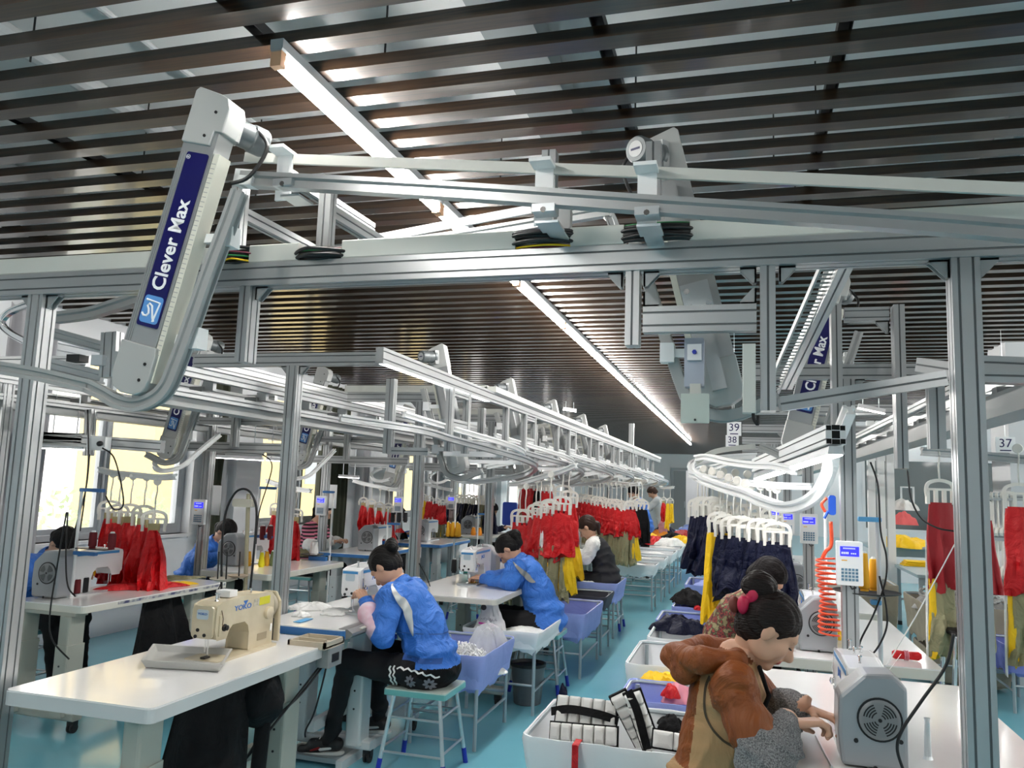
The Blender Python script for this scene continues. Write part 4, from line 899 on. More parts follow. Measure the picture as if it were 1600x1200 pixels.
# ================================================================= trays (cloth bins on tube stands)
def bin_(label, x0, x1, y0, y1, z, m, depth=.2, sag=.03, stand=True, seed=1, lean=.03, zlow=.26, leg=LEGG, cat='bin'):
    t = thing('cloth_bin', label, cat, ((x0+x1)/2, (y0+y1)/2, 0)); rr = random.Random(seed)
    # outline points of the rim, rounded rectangle
    def ring(ins, zz, wav=0., n=64, r=.05):
        a0, a1, b0, b1 = x0+ins, x1-ins, y0+ins, y1-ins; per = []
        for i in range(n):
            u = i/n*4; s = int(u); f = u-s
            p = [(a0+(a1-a0)*f, b0), (a1, b0+(b1-b0)*f), (a1-(a1-a0)*f, b1), (a0, b1-(b1-b0)*f)][s]
            cx = min(max(p[0], a0+r), a1-r); cy = min(max(p[1], b0+r), b1-r); dx, dy = p[0]-cx, p[1]-cy; L = math.hypot(dx, dy)
            if L > r: p = (cx+dx/L*r, cy+dy/L*r)
            w = wav*(math.sin(i*.9+seed)+.6*math.sin(i*2.3+seed*2))
            per.append((p[0]+w*.25, p[1]+w*.25, zz+w))
        return per
    n = 64; rows = [ring(.022, z-depth, 0), ring(.015, z-depth*.5, .004), ring(.012, z-.01, .002), ring(.006, z, .0015), ring(0, z, .0015), ring(-.003, z-.02, 0), ring(.0+lean*.3, z-depth*.5, .008), ring(lean, z-depth-sag*.3, sag*.35), ring(lean+.01, z-depth-sag, sag*.4)]
    vs = [p for r_ in rows for p in r_]; fs = [(i*n+k, i*n+(k+1) % n, (i+1)*n+(k+1) % n, (i+1)*n+k) for i in range(len(rows)-1) for k in range(n)]
    fs.append(list(range(n)))
    MB().add(vs, fs).build('cloth_lining', m, t, smooth='auto')
    MB().tube([V(p)-V((0, 0, .012)) for p in ring(.012, z)], .009, n=6, closed=True).build('rim_tube', leg, t)
    if stand:
        for sx in (0, 1):
            for sy in (0, 1):
                xx, yy = (x0+.05, x1-.05)[sx], (y0+.05, y1-.05)[sy]; MB().tube([(xx, yy, z-.02), (xx, yy, 0)], .0125, n=8).build('leg', leg, t)
        for s in (0, 1):
            yy = (y0+.05, y1-.05)[s]; MB().tube([(x0+.05, yy, zlow-.06), (x1-.05, yy, zlow-.06)], .009, n=6).build('stretcher', leg, t)
            xx = (x0+.05, x1-.05)[s]; MB().tube([(xx, y0+.05, zlow-.1), (xx, y1-.05, zlow-.1)], .009, n=6).build('stretcher', leg, t)
    return t
bin_('lilac cloth bin with white clips in it behind the teal stool', -2.02, -1.50, 4.76, 5.50, .56, LILAC, seed=2)
bin_('white cloth bin over the grey trash can', -1.95, -1.36, 5.62, 6.5, .57, WCLOTH, .12, seed=3)
bin_('lilac cloth bin behind the ponytail worker\'s seat', -1.90, -1.26, 6.82, 7.75, .535, LILAC, seed=4)
bin_('charcoal cloth bin between two lilac bins', -1.90, -1.26, 7.85, 8.42, .55, DCLOTH, .12, seed=5)
bin_('lilac cloth bin in front of the vest worker', -1.95, -1.28, 8.75, 9.45, .58, LILAC, seed=6)
for k, (ya, yb) in enumerate(((10.9, 11.45), (11.9, 12.55), (12.9, 13.9), (14.2, 15.0))):
    bin_('%s white cloth bin beyond the vest worker' % ords[k], -1.85, -1.10+.03*k, ya, yb, .60, WCLOTH, .13, seed=7+k)
bin_('white cloth bin heaped with coloured scraps at the far end of the aisle', -1.9, -.45, 15.2, 16.6, .62, WCLOTH, .14, seed=12)
for k in range(4): bin_('%s lilac cloth bin near the far door' % ords[k], -1.7, -1.0+.1*k, 19+2*k, 20+2*k, .55, LILAC, seed=13+k)
# right side of the aisle
B1 = bin_('large white cloth bin in the foreground holding white padded bags', -.90, -.20, 3.42, 4.08, .55, WCLOTH, .26, sag=.05, seed=20)
bin_('lilac cloth bin with yellow and red scraps behind the foreground bin', -.60, .04, 4.14, 4.62, .56, LILAC, .2, seed=21)
bin_('empty white box-shaped cloth bin beside the patterned jacket', -.68, -.02, 4.98, 5.78, .56, WCLOTH, .25, seed=22)
bin_('white cloth bin holding navy cloth, beyond the box-shaped bin', -.66, -.1, 5.95, 6.5, .55, WCLOTH, .2, seed=26)
bin_('lilac cloth bin with black cloth on it beside the aisle', -.68, -.10, 6.75, 7.35, .55, LILAC, seed=23)
bin_('folded lilac cloth bin beyond the black cloth', -.62, -.1, 7.6, 8.3, .55, LILAC, seed=24)
bin_('farthest lilac cloth bin under the navy garments', -.62, -.1, 9.3, 10.2, .56, LILAC, seed=25)
# right bay: khaki canvas bins, blue bin
bin_('khaki canvas bin full of grey hangers', 1.50, 2.25, 7.75, 8.75, .70, TAN, .32, sag=.05, seed=30, lean=.04)
bin_('lower khaki canvas sack under the hanger bin', 1.56, 2.2, 7.85, 8.65, .29, TAN, .24, sag=.02, seed=31, lean=.03, stand=False)
bin_('khaki canvas bin behind the yellow garments', 1.15, 1.55, 9.2, 9.9, .70, TAN, .55, sag=.04, seed=32)
bin_('blue cloth bin at the right edge of the picture', 1.95, 2.7, 7.15, 7.75, .50, mat('royal cloth', (.06, .08, .36), .7, bump=.3, scale=6, col2=(.20, .24, .6)), .2, seed=33)
bin_('khaki canvas bin right of the gantry post full of hangers', 2.30, 3.1, 9.3, 10.2, .74, TAN, .5, sag=.03, seed=34)
# trash can
t = thing('trash_can', 'grey plastic trash can with black liner under the white bin', 'trash can', (-1.53, 5.98, 0))
MB().lathe([(.095, 0), (.10, .005), (.128, .28), (.122, .28), (.094, .012), (0, .012)], Matrix.Translation((-1.53, 5.98, 0)), n=28).build('can', mat('trash grey', (.10, .11, .12), .4), t, smooth='auto')
MB().lathe([(.134, .27), (.133, .29), (.120, .29), (.10, .2), (0, .19)], Matrix.Translation((-1.53, 5.98, 0)), n=28).build('liner', BLACK, t, smooth='auto')
# grey tray on table 1, beige organizer and box
t = thing('tray', 'shallow pale grey plastic tray on the nearest left table', 'tray', P(290, 1035, Z=.76))
c = [P(222, 1044, Z=.762), P(345, 1051, Z=.762), P(360, 1026, Z=.762), P(240, 1018, Z=.762)]; ctr = sum(c, V())/4
mb = MB(); lo = [ctr+(p-ctr)*.93 for p in c]; hi = [ctr+(p-ctr)*1.05+V((0, 0, .035)) for p in c]; hi2 = [ctr+(p-ctr)*.98+V((0, 0, .035)) for p in c]; lo2 = [ctr+(p-ctr)*.88+V((0, 0, .006)) for p in c]
mb.add(lo+hi+hi2+lo2, [(3, 2, 1, 0)]+[(i*4+k, i*4+(k+1) % 4, (i+1)*4+(k+1) % 4, (i+1)*4+k) for i in range(3) for k in range(4)]+[(12, 13, 14, 15)])
mb.build('shell', mat('tray grey', (.50, .50, .48), .4), t, bevel=.004)
t = thing('organizer', 'beige two-slot organizer box clamped to the corner of the nearest left table', 'box', (-2.06, 3.80, .76))
mb = MB(); x0, x1, y0, y1 = -2.20, -1.99, 3.70, 3.90
mb.box((x0, y0, .75), (x1, y1, .762)); [mb.box(*q) for q in (((x0, y0, .762), (x0+.012, y1, .785)), ((x1-.012, y0, .755), (x1, y1, .785)), ((x0, y0, .762), (x1, y0+.014, .785)), ((x0, y1-.014, .762), (x1, y1, .785)), ((x0, (y0+y1)/2-.008, .762), (x1-.05, (y0+y1)/2+.008, .783)))]
mb.build('box', mat('organizer beige', (.52, .46, .36), .45), t)
sw = MB().rbox((-2.06, 3.74, .655), (-1.985, 3.88, .75), .006, None, n=1).build('switch_box', mat('switch grey', (.26, .27, .27), .4), t); MB().box((-1.985, 3.77, .68), (-1.982, 3.84, .72)).build('switch_button', BLACK, sw)
for i, (a, b) in enumerate(((0, 0), (.04, .03))): MB().tube(cr([(-2.05, 3.78+a, .66), (-2.07, 3.6+a, .55), (-2.12, 3.45, .42+b), (-2.2, 3.4, .3)], 6), .006, n=6).build('power_cable', BLACK, t, smooth=True)
# motor wrapped in black cloth below table 1, black cloth draped from table 1
def blob(name, label, cat, m, c, r, seed=0, n=(20, 14), amp=.25, parent=None, flat=1.):
    rr = random.Random(seed); ph = [rr.uniform(0, 6.28) for _ in range(6)]; vs = []; U, W = n
    for j in range(W+1):
        th = math.pi*j/W
        for i in range(U):
            f = 2*math.pi*i/U; k = 1+amp*(math.sin(2*f+ph[0]+th*2)*.35+math.sin(5*f+ph[1]-th*3)*.22+math.sin(3*th*2+ph[2]+f)*.25+math.sin(9*f+ph[3]+th*5)*.12)
            zz = math.cos(th); zz = zz if zz > -flat else -flat
            vs.append((c[0]+r[0]*math.sin(th)*math.cos(f)*k, c[1]+r[1]*math.sin(th)*math.sin(f)*k, c[2]+r[2]*zz*(k if zz > 0 else 1)))
    fs = [(j*U+i, (j+1)*U+i, (j+1)*U+(i+1) % U, j*U+(i+1) % U) for j in range(W) for i in range(U)]
    return MB().add(vs, fs).build(name, m, parent, smooth=True, label=label, cat=cat)
t = thing('clutch_motor', 'motor wrapped in black cloth hanging under the nearest left table', 'motor', (-2.2, 3.42, .5))
blob('cloth_wrap', None, None, BLKF, P(405, 1090, Y=3.35), (.11, .12, .13), 4, parent=t); blob('white_rag', None, None, WHITEF, P(382, 1075, Y=3.38), (.04, .05, .10), 5, parent=t)
MB().tube(cr([P(412, 1120, Y=3.35), P(408, 1160, Y=3.35), P(400, 1230, Y=3.35)], 6), .035, n=8).build('strap', BLKF, t, smooth=True)
def drape(name, label, cat, quad, m, folds=5, amp=.02, nx=26, nz=14, seed=0, parent=None, th=.004, flare=0.):
    'hanging cloth between top edge quad[0]-quad[1] and bottom edge quad[3]-quad[2]'
    a, b, c, d = [V(q) for q in quad]; nrm = (b-a).cross(d-a).normalized(); rr = random.Random(seed); ph = rr.uniform(0, 6); vs = []
    for sd_ in (0, 1):
        for j in range(nz+1):
            v = j/nz
            for i in range(nx+1):
                u = i/nx; p = a.lerp(b, u).lerp(d.lerp(c, u), v)
                w = amp*(.35+.9*v)*(math.sin(u*folds*6.283+ph+v*1.1)+.4*math.sin(u*folds*14+ph*2-v*2))
                vs.append(p+nrm*(w+sd_*th))
    W = nx+1; K = W*(nz+1); fs = []
    for j in range(nz):
        for i in range(nx): q = j*W+i; fs.append((q, q+1, q+W+1, q+W)); fs.append((K+q, K+q+W, K+q+W+1, K+q+1))
    bd = [i for i in range(W)]+[j*W+nx for j in range(1, nz+1)]+[nz*W+i for i in range(nx-1, -1, -1)]+[j*W for j in range(nz-1, 0, -1)]
    for k in range(len(bd)): p, q = bd[k], bd[(k+1) % len(bd)]; fs.append((p, K+p, K+q, q))
    return MB().add(vs, fs).build(name, m, parent, smooth=True, label=label, cat=cat)
drape('black_cloth', 'long black cloth draped down under the nearest left table', 'cloth', [(-2.22, 2.92, .70), (-2.10, 3.25, .70), (-2.02, 3.2, .02), (-2.16, 2.6, .02)], BLKF, 1.3, .025)
drape('black_cloth', 'black cloth hanging under the first window table', 'cloth', [(-3.98, 4.75, .70), (-4.0, 5.2, .70), (-3.9, 5.45, .02), (-3.95, 4.6, .02)], BLKF, 1.6, .04)
drape('black_cloth', 'black cloth under the striped sweater woman\'s table', 'cloth', [(-3.9, 8.1, .73), (-3.9, 9.1, .73), (-3.9, 9.1, .05), (-3.9, 8.1, .05)], BLKF, 4, .03)
drape('green_bag', 'bright green patterned bag hanging under the first window table at the left', 'bag', [P(43, 1005, Y=4.5), P(62, 1000, Y=4.5), P(52, 1030, Y=4.5), P(40, 1040, Y=4.5)], mat('green print', (.14, .40, .03), .7, col2=(.35, .55, .1), scale=30), 2, .01)
# thread stand posts with blue brackets
def thread_stand(px, y0, y1, Y, label, br=(), tray=None, m=WHITEP, tm=BLACK, r=.011):
    a, b = P(px, y0, Y=Y), P(px, y1, Y=Y)
    if px in (519, 606, 711, 748): b.z = 0.
    b.x = a.x+(b.x-a.x)*.3; t = thing('thread_stand', label, 'thread stand', (b.x, Y, b.z)); MB().tube([b, (b.x, Y, a.z)], r, n=10).build('pole', m, t, smooth='auto')
    MB().lathe([(0, 0), (.03, 0), (.03, .006), (.014, .012), (.014, .03), (0, .03)], Matrix.Translation(b), n=14).build('pole_base', WHITEP, t)
    for (pz, x0, x1) in br:
        z = P(px, pz, Y=Y).z; MB().rbox((b.x+x0, Y-.012, z-.012), (b.x+x1, Y+.012, z+.012), .006, None, n=2, axis='y').build('blue_bracket', BLUET, t)
    if tray:
        z, cx, cy, rr_ = tray; zz = P(px, z, Y=Y).z; MB().lathe([(0, 0), (rr_*.6, 0), (rr_, .012), (rr_+.004, .014), (rr_, .009), (rr_*.6, -.004), (0, -.004)], Matrix.Translation((b.x+cx, Y+cy, zz)), n=24).build('cone_tray', tm, t, smooth='auto')
        MB().tube([(b.x, Y, zz-.006), (b.x+cx, Y+cy, zz-.006)], .007, n=6).build('tray_arm', BLUET, t)
    return t
def cone(p, m, label, h=.10, r=.03, group=None, rt=None):
    t = thing('thread_cone', label, 'thread cone', p, 0, group); rt = rt or r*.55
    MB().lathe([(0, 0), (r*.8, 0), (r*.75, .012), (r, .015), (rt, h-.015), (rt*.8, h-.01), (0, h-.01)], Matrix(), n=14).build('yarn', m, t, smooth='auto', world=False)
    MB().lathe([(0, h-.012), (rt*.7, h-.012), (rt*.5, h), (0, h)], Matrix(), n=10).build('cone_tip', WHITEP, t, world=False); return t
MAROON = mat('thread maroon', (.16, .006, .012), .7); BLKY = mat('thread black', (.01, .01, .012), .7)
thread_stand(123, 762, 938, 4.42, 'thin pole with blue brackets carrying maroon thread cones at the first window table', br=((765, -.01, .18), (864, -.01, .17)), tray=None)
p0 = P(123, 860, Y=4.42); z0 = p0.z+.02
st_ = thing('cone_shelf', 'thin black shelf plate holding two maroon cones', 'shelf', (p0.x+.1, 4.42, z0)); MB().rbox((p0.x, 4.38, z0-.006), (p0.x+.24, 4.46, z0), .01, None, n=2).build('plate', BLACK, st_)
for i, px in enumerate((144, 174)): q = P(px, 855, Y=4.42); cone((q.x, 4.42, z0), MAROON, ('left' if i == 0 else 'right')+' one of two maroon thread cones on the black shelf plate', .115, .026, rt=.024)
cone(P(118, 930, Z=.76), MAROON, 'maroon thread cone standing on the first window table beside the pole', .115, .028, rt=.025); cone(P(131, 928, Z=.76), BLKY, 'black thread cone standing on the first window table beside the pole', .12, .024, rt=.024)
thread_stand(404, 760, 880, 6.3, 'thin pole with blue bracket at the second window table', br=((762, -.0, .16), (838, -.0, .16)))
for i, (px, m_, lb) in enumerate(((410, MAROON, 'left maroon thread cone up on the blue bracket'), (422, MAROON, 'right maroon thread cone up on the blue bracket'))): q = P(px, 838, Y=6.3); cone((q.x, 6.3, q.z-.03), m_, lb, .13, .026, rt=.025)
cn = [(388, mat('thread ochre', (.75, .38, .02), .7), 'ochre'), (408, mat('thread lemon', (.85, .75, .01), .7), 'lemon yellow'), (416, mat('thread ochre', (.75, .38, .02), .7), 'ochre orange'), (425, mat('thread olive', (.15, .19, .08), .7), 'olive green')]
for i, (px, m_, nm) in enumerate(cn): cone(P(px, 886-(2 if i != 1 else 0), Z=.78), m_, nm+' thread cone on the second window table, %s from its left' % ords[i], .14, .030)
# olive bracketed coil stand with a curved black hose behind the beige machine
t = thing('hose_stand', 'beige pole with clamp head and arched black hose behind the beige machine', 'stand', P(385, 960, Y=4.0))
q0, q1 = P(383, 965, Y=4.05), P(393, 772, Y=4.05); MB().tube([(q0.x, 4.05, q0.z-.1), (q1.x-.02, 4.05, q1.z)], .012, n=10).build('pole', mat('olive beige', (.30, .27, .18), .4), t)
MB().rbox((q1.x-.11, 4.03, q1.z-.075), (q1.x+.02, 4.07, q1.z-.03), .012, None, n=2, axis='y').build('clamp_head', mat('clamp beige', (.50, .46, .38), .4), t)
MB().tube(cr([P(346, 930, Y=4.05), P(347, 850, Y=4.05), P(353, 800, Y=4.05), P(366, 772, Y=4.05), P(380, 764, Y=4.05), P(393, 772, Y=4.05), P(401, 800, Y=4.05), P(396, 870, Y=4.05), P(388, 950, Y=4.05), P(385, 985, Y=4.05)], 8), .0065, n=8).build('hose', BLACK, t, smooth=True)
zt = P(350, 908, Y=3.95); MB().lathe([(0, 0), (.04, .0), (.075, .012), (.078, .016), (.06, .01), (0, .008)], Matrix.Translation(zt), n=24).build('cone_dish', mat('dish beige', (.45, .41, .33), .4), t, smooth='auto')
zt2 = P(372, 903, Y=3.98); MB().lathe([(0, 0), (.03, .0), (.055, .012), (.057, .016), (.04, .01), (0, .008)], Matrix.Translation(zt2), n=24).build('cone_dish', mat('dish tan', (.42, .33, .24), .4), t, smooth='auto')
for (a, b) in ((340, 355), (353, 352), (373, 372)): MB().tube([P(a+2, 862, Y=3.95), P(a, 905, Y=3.95)], .004, n=6).build('spindle', BLACK, t)
MB().tube([P(330, 945, Y=3.9), P(347, 908, Y=3.95)], .003, n=5).build('thread', BLACK, t)
MB().tube(cr([P(333, 936, Y=3.9), P(328, 955, Y=3.85), P(322, 985, Y=3.7)], 4), .003, n=5).build('thread', BLACK, t)
# more window row stands and cones
thread_stand(519, 770, 880, 7.6, 'white pole with blue bracket in front of the striped sweater woman', br=((769, -.12, .01), (866, -.14, .01)))
q = P(488, 868, Y=7.3); sh = thing('cone_dish', 'black dish on a blue bracket holding a white cone, left of the striped sweater woman', 'dish', q)
MB().lathe([(0, 0), (.06, .0), (.11, .012), (.112, .016), (.09, .01), (0, .006)], Matrix.Translation(q), n=24).build('dish', BLACK, sh, smooth='auto'); MB().box((q.x-.03, q.y-.02, q.z-.045), (q.x+.16, q.y+.02, q.z-.006)).build('blue_arm', BLUET, sh)
cone(q+V((.015, 0, .008)), WHITEF, 'large white thread cone in the black dish', .14, .045, rt=.035)
thread_stand(606, 795, 850, 8.4, 'white pole with black thread cones right of the grey machine', br=((818, -.0, .15),))
for i, px in enumerate((613, 623, 633)): q = P(px, 818, Y=8.4); cone((q.x, 8.4, q.z+.012), BLKY, ('left', 'middle', 'right')[i]+' one of three black cones beside the second tall post', .12, .026, rt=.022)
thread_stand(711, 775, 895, 9.6, 'white pole with yellow cone dish beyond the second tall post', tray=(840, -.02, 0, .12))
q = P(709, 840, Y=9.6)
for i in range(6): cone((q.x-.06+.06*(i % 3), 9.55+.06*(i//3), q.z+.012+(.0)), YARN, '%s %s yellow thread cone in the dish beyond the second tall post' % (('front', 'rear')[i//3], ('left', 'middle', 'right')[i % 3]), .19 if i < 3 else .17, .032, group='yellow cones in the dish')
thread_stand(748, 760, 850, 11.5, 'white pole beyond the yellow cones', br=((803, -.0, .15),))
for i, px in enumerate((741, 746)): cone((-4.05+.1*i, 12.1, .79), mat('thread orange', (.85, .30, .01), .7), ('left', 'right')[i]+' orange thread cone on the far window table', .13, .045)
cone((-3.83, 12.15, .79), MAROON, 'small maroon thread cone beside the orange cones', .1, .025)
for i, (px, m_, nm) in enumerate(((709, BLKY, 'black'), (721, BLKY, 'black'), (728, mat('thread teal', (.03, .42, .33), .6), 'teal'))): cone(P(px, 895-(0 if i != 1 else 4), Z=.785), m_, '%s thread cone on the ponytail worker\'s table, %s from its left' % (nm, ords[i]), .13, .026, rt=.022)
# right row stands
thread_stand(1373, 812, 1048, 4.55, 'tall white pole with light blue clips on the second right table', m=mat('pole grey white', (.60, .63, .66), .3, .3), r=.012, tray=(929, -.06, 0, .16))
for (py) in (812, 941): z = P(1370, py, Y=4.55); MB().rbox((z.x-.09 if py == 812 else z.x-.03, 4.53, z.z-.012), (z.x+.02, 4.57, z.z+.012), .004, None, n=1, axis='y').build('light_blue_clip', SKYB, label='light blue tape clip on the tall white pole, %s one' % ('upper' if py == 812 else 'lower'), cat='clip')
z = P(1360, 927, Y=4.55)
for i, dx in enumerate((-.03, .02)): cone((z.x+dx, 4.53+.05*i, z.z+.012), YARN, ('taller', 'shorter')[i]+' yellow cone in the black dish right of the nearest keypad', (.20, .17)[i], .026, rt=.018)
thread_stand(1290, 800, 1000, 5.0, 'thin white pole beside the red coiled air hose', m=WHITEP, r=.008)
# coiled red air hose with blue air gun
t = thing('air_hose', 'red coiled air hose hanging with a blue air gun', 'hose', P(1290, 790, Y=4.6))
pts = []; N = 15*12
for i in range(N+1):
    u = i/N; c = P(1290+6*u, 872+120*u, Y=4.7); r_ = .045+.008*math.sin(u*9); a = u*15*2*math.pi; pts.append(c+V((r_*math.cos(a), r_*math.sin(a), 0)))
MB().tube(pts, .006, ORL, n=6).build('coil', None, t, smooth=True)
MB().tube(cr([P(1298, 815, Y=4.7), P(1299, 850, Y=4.7), P(1290, 862, Y=4.7), P(1285, 872, Y=4.7)], 6), .011, ORL, n=6).build('upper_hose', None, t, smooth=True)
MB().tube(cr([P(1290, 800, Y=4.7), P(1284, 788, Y=4.7), P(1292, 778, Y=4.7)], 6), .009, ORL, n=6).build('loop_hose', None, t, smooth=True)
gq = P(1300, 790, Y=4.65); MB().rbox((gq.x-.018, 4.63, gq.z-.05), (gq.x+.018, 4.67, gq.z+.055), .012, None, n=2, axis='y').build('air_gun', mat('gun blue', (.02, .10, .55), .35), t); MB().tube([(gq.x-.02, 4.65, gq.z-.03), (gq.x-.04, 4.65, gq.z-.07)], .008, n=6).build('nozzle', mat('gun blue', (.02, .10, .55), .35), t)
# loose black cables
def cable(pts, Y, label, r=.005, m=BLACK, n=8):
    pp = [P(q[0], q[1], Y=(q[2] if len(q) > 2 else Y)) for q in pts]; return MB().tube(cr(pp, n), r, m, n=6).build('cable', None, None, smooth=True, label=label, cat='cable')
cable([(1490, 990), (1478, 1040), (1440, 1095), (1410, 1140), (1402, 1170), (1412, 1205)], 2.75, 'black cable hanging across the nearest fan-capped machine')
cable([(1360, 722), (1372, 760), (1376, 830), (1385, 870), (1383, 910), (1365, 960), (1345, 1000), (1340, 1025)], 4.5, 'long black cable beside the tall white pole')
cable([(1374, 900), (1385, 950), (1384, 985), (1365, 1020), (1343, 1026)], 4.52, 'black cable looping to the slim post foot')
cable([(1418, 735), (1424, 780), (1440, 810), (1465, 825), (1492, 830)], 4.4, 'black cable swinging from the portal drop post')
cable([(137, 640), (138, 720), (132, 780), (125, 830)], 4.5, 'black cable falling from the socket box to the thin pole')
cable([(140, 710), (133, 770), (110, 850), (100, 880)], 4.45, 'second black cable slanting down behind the worker at the first window')
cable([(160, 700), (178, 715), (190, 760), (192, 790), (178, 796), (165, 775)], 4.4, 'black cable looping beside the window from the socket plug')
cable([(104, 800), (90, 880), (78, 960), (82, 1000), (108, 1030)], 4.1, 'black cable hanging down in front of the first window table')
cable([(106, 800), (103, 870), (106, 915), (118, 932)], 4.3, 'black cable dropping to the first window table top')
cable([(512, 1000), (510, 1040), (492, 1110), (478, 1140), (477, 1152)], 4.1, 'black cable hanging beside the seated woman\'s knee')
cable([(410, 710), (425, 730), (405, 800), (400, 850)], 6.0, 'black cable falling past the second window')
cable([(655, 880), (668, 905), (676, 930)], 6.0, 'black cable under the far blue table', r=.004)
# vent: controls, scissors etc. on tables
MB().lathe([(.016, 0), (.012, .01), (.008, .12), (.010, .13), (0, .13)], Matrix.Translation(P(1450, 1186, Z=.75)), n=12).build('spindle', STEEL, label='grey metal spindle standing on the nearest right table', cat='spindle')
MB().tube([P(1275, 1150, Z=.755), P(1300, 1198, Z=.755)], .004, n=6).build('tweezers', STEEL, label='thin metal tweezers lying near the orange hoodie woman\'s hands', cat='tweezers')
MB().tube([P(1452, 1080, Z=.76), P(1350, 1050, Z=.95)]*0+[P(1492, 850, Y=3.2), P(1430, 965, Y=3.2), P(1372, 1062, Y=3.2)], .0022, n=5).build('thread', WHITEF, label='long white thread stretched down beside the gantry post', cat='thread')
# ================================================================= implicit surfaces for people
def p_cap(a, b, ra, rb, m, sq=None): return ('c', np.array(a, float), np.array(b, float), ra, rb, m, sq)
def p_ell(c, r, m, R=None): return ('e', np.array(c, float), np.array(r, float), m, R)
def p_dist(pr, X):
    if pr[0] == 'c':
        _, a, b, ra, rb, m, sq = pr; ba = b-a; q = X-a; t = np.clip((q@ba)/max(ba@ba, 1e-9), 0, 1); q = q-t[..., None]*ba
        if sq is not None: n = np.array(sq[0], float); n /= np.linalg.norm(n); q = q+((q@n)*(sq[1]-1))[..., None]*n
        return np.sqrt((q*q).sum(-1))-(ra+(rb-ra)*t)
    _, c, r, m, R = pr; q = X-c
    if R is not None: q = q@R
    k0 = np.sqrt(((q/r)**2).sum(-1)); k1 = np.sqrt(((q/(r*r))**2).sum(-1)); return k0*(k0-1)/np.maximum(k1, 1e-6)
def p_mat(pr): return pr[5] if pr[0] == 'c' else pr[3]
def field(prims, X, k=.03, neg=(), disp=None, cut=None):
    F = None
    for pr in prims:
        d = p_dist(pr, X).astype(np.float32)
        if F is None: F = d
        else: h = np.clip(.5+.5*(F-d)/k, 0, 1); F = F*(1-h)+d*h-k*h*(1-h)
    for pr, kk in neg:
        d = -p_dist(pr, X); h = np.clip(.5+.5*(d-F)/kk, 0, 1); F = F*(1-h)+d*h+kk*h*(1-h)
    if cut is not None: F = np.maximum(F, cut(X))
    if disp is not None: F = F+disp(X)
    return F
def smesh(prims, h, k=.03, neg=(), disp=None, cut=None, matfn=None):
    'surface nets; returns verts, quads, material per quad'
    lo = np.full(3, 9e9); hi = -lo
    for pr in prims:
        if pr[0] == 'c':
            r = max(pr[3], pr[4])
            for q in (pr[1], pr[2]): lo = np.minimum(lo, q-r); hi = np.maximum(hi, q+r)
        else: r = pr[2].max() if pr[4] is not None else pr[2]; lo = np.minimum(lo, pr[1]-r); hi = np.maximum(hi, pr[1]+r)
    lo -= 2.5*h+.012; hi += 2.5*h+.012; n = np.ceil((hi-lo)/h).astype(int)+1
    g = np.stack(np.meshgrid(*[lo[i]+h*np.arange(n[i]) for i in range(3)], indexing='ij'), -1)
    F = field(prims, g.reshape(-1, 3), k, neg, disp, cut).reshape(n); S = F < 0
    C = np.zeros(tuple(n-1), int); 
    for i in (0, 1):
        for j in (0, 1):
            for l in (0, 1): C += S[i:n[0]-1+i, j:n[1]-1+j, l:n[2]-1+l]
    act = (C > 0) & (C < 8); idx = -np.ones(C.shape, int); A = np.argwhere(act); idx[act] = np.arange(len(A))
    acc = np.zeros((len(A), 3)); cnt = np.zeros(len(A)); cor = [(i, j, l) for i in (0, 1) for j in (0, 1) for l in (0, 1)]
    for c0 in cor:
        for ax_ in range(3):
            if c0[ax_]: continue
            c1 = list(c0); c1[ax_] = 1; i0 = A+np.array(c0); i1 = A+np.array(c1); f0 = F[tuple(i0.T)]; f1 = F[tuple(i1.T)]; m = (f0 < 0) != (f1 < 0)
            t = np.where(m, f0/np.where(np.abs(f0-f1) < 1e-12, 1, f0-f1), 0); p = i0+t[:, None]*(np.array(c1)-np.array(c0)); acc[m] += p[m]; cnt[m] += 1
    Vv = lo+h*acc/cnt[:, None]; Q = []
    for ax_ in range(3):
        a1, a2 = (ax_+1) % 3, (ax_+2) % 3; sl0 = [slice(None)]*3; sl1 = [slice(None)]*3; sl0[ax_] = slice(0, -1); sl1[ax_] = slice(1, None)
        s0, s1 = S[tuple(sl0)], S[tuple(sl1)]; E_ = np.argwhere(s0 != s1); E_ = E_[(E_[:, a1] > 0) & (E_[:, a2] > 0) & (E_[:, a1] < n[a1]-1) & (E_[:, a2] < n[a2]-1)]
        ins = s0[tuple(E_.T)]; d1 = np.zeros(3, int); d1[a1] = 1; d2 = np.zeros(3, int); d2[a2] = 1
        q = np.stack([idx[tuple((E_-d1-d2).T)], idx[tuple((E_-d2).T)], idx[tuple(E_.T)], idx[tuple((E_-d1).T)]], 1); q[~ins] = q[~ins][:, ::-1]; Q.append(q)
    Q = np.concatenate(Q); Q = Q[(Q >= 0).all(1)]; cen = Vv[Q].mean(1)
    D = np.stack([p_dist(pr, cen) for pr in prims], 1); w = D.argmin(1); mats = [p_mat(prims[i]) for i in w]
    if matfn: mats = matfn(cen, w, mats)
    return Vv, Q, mats
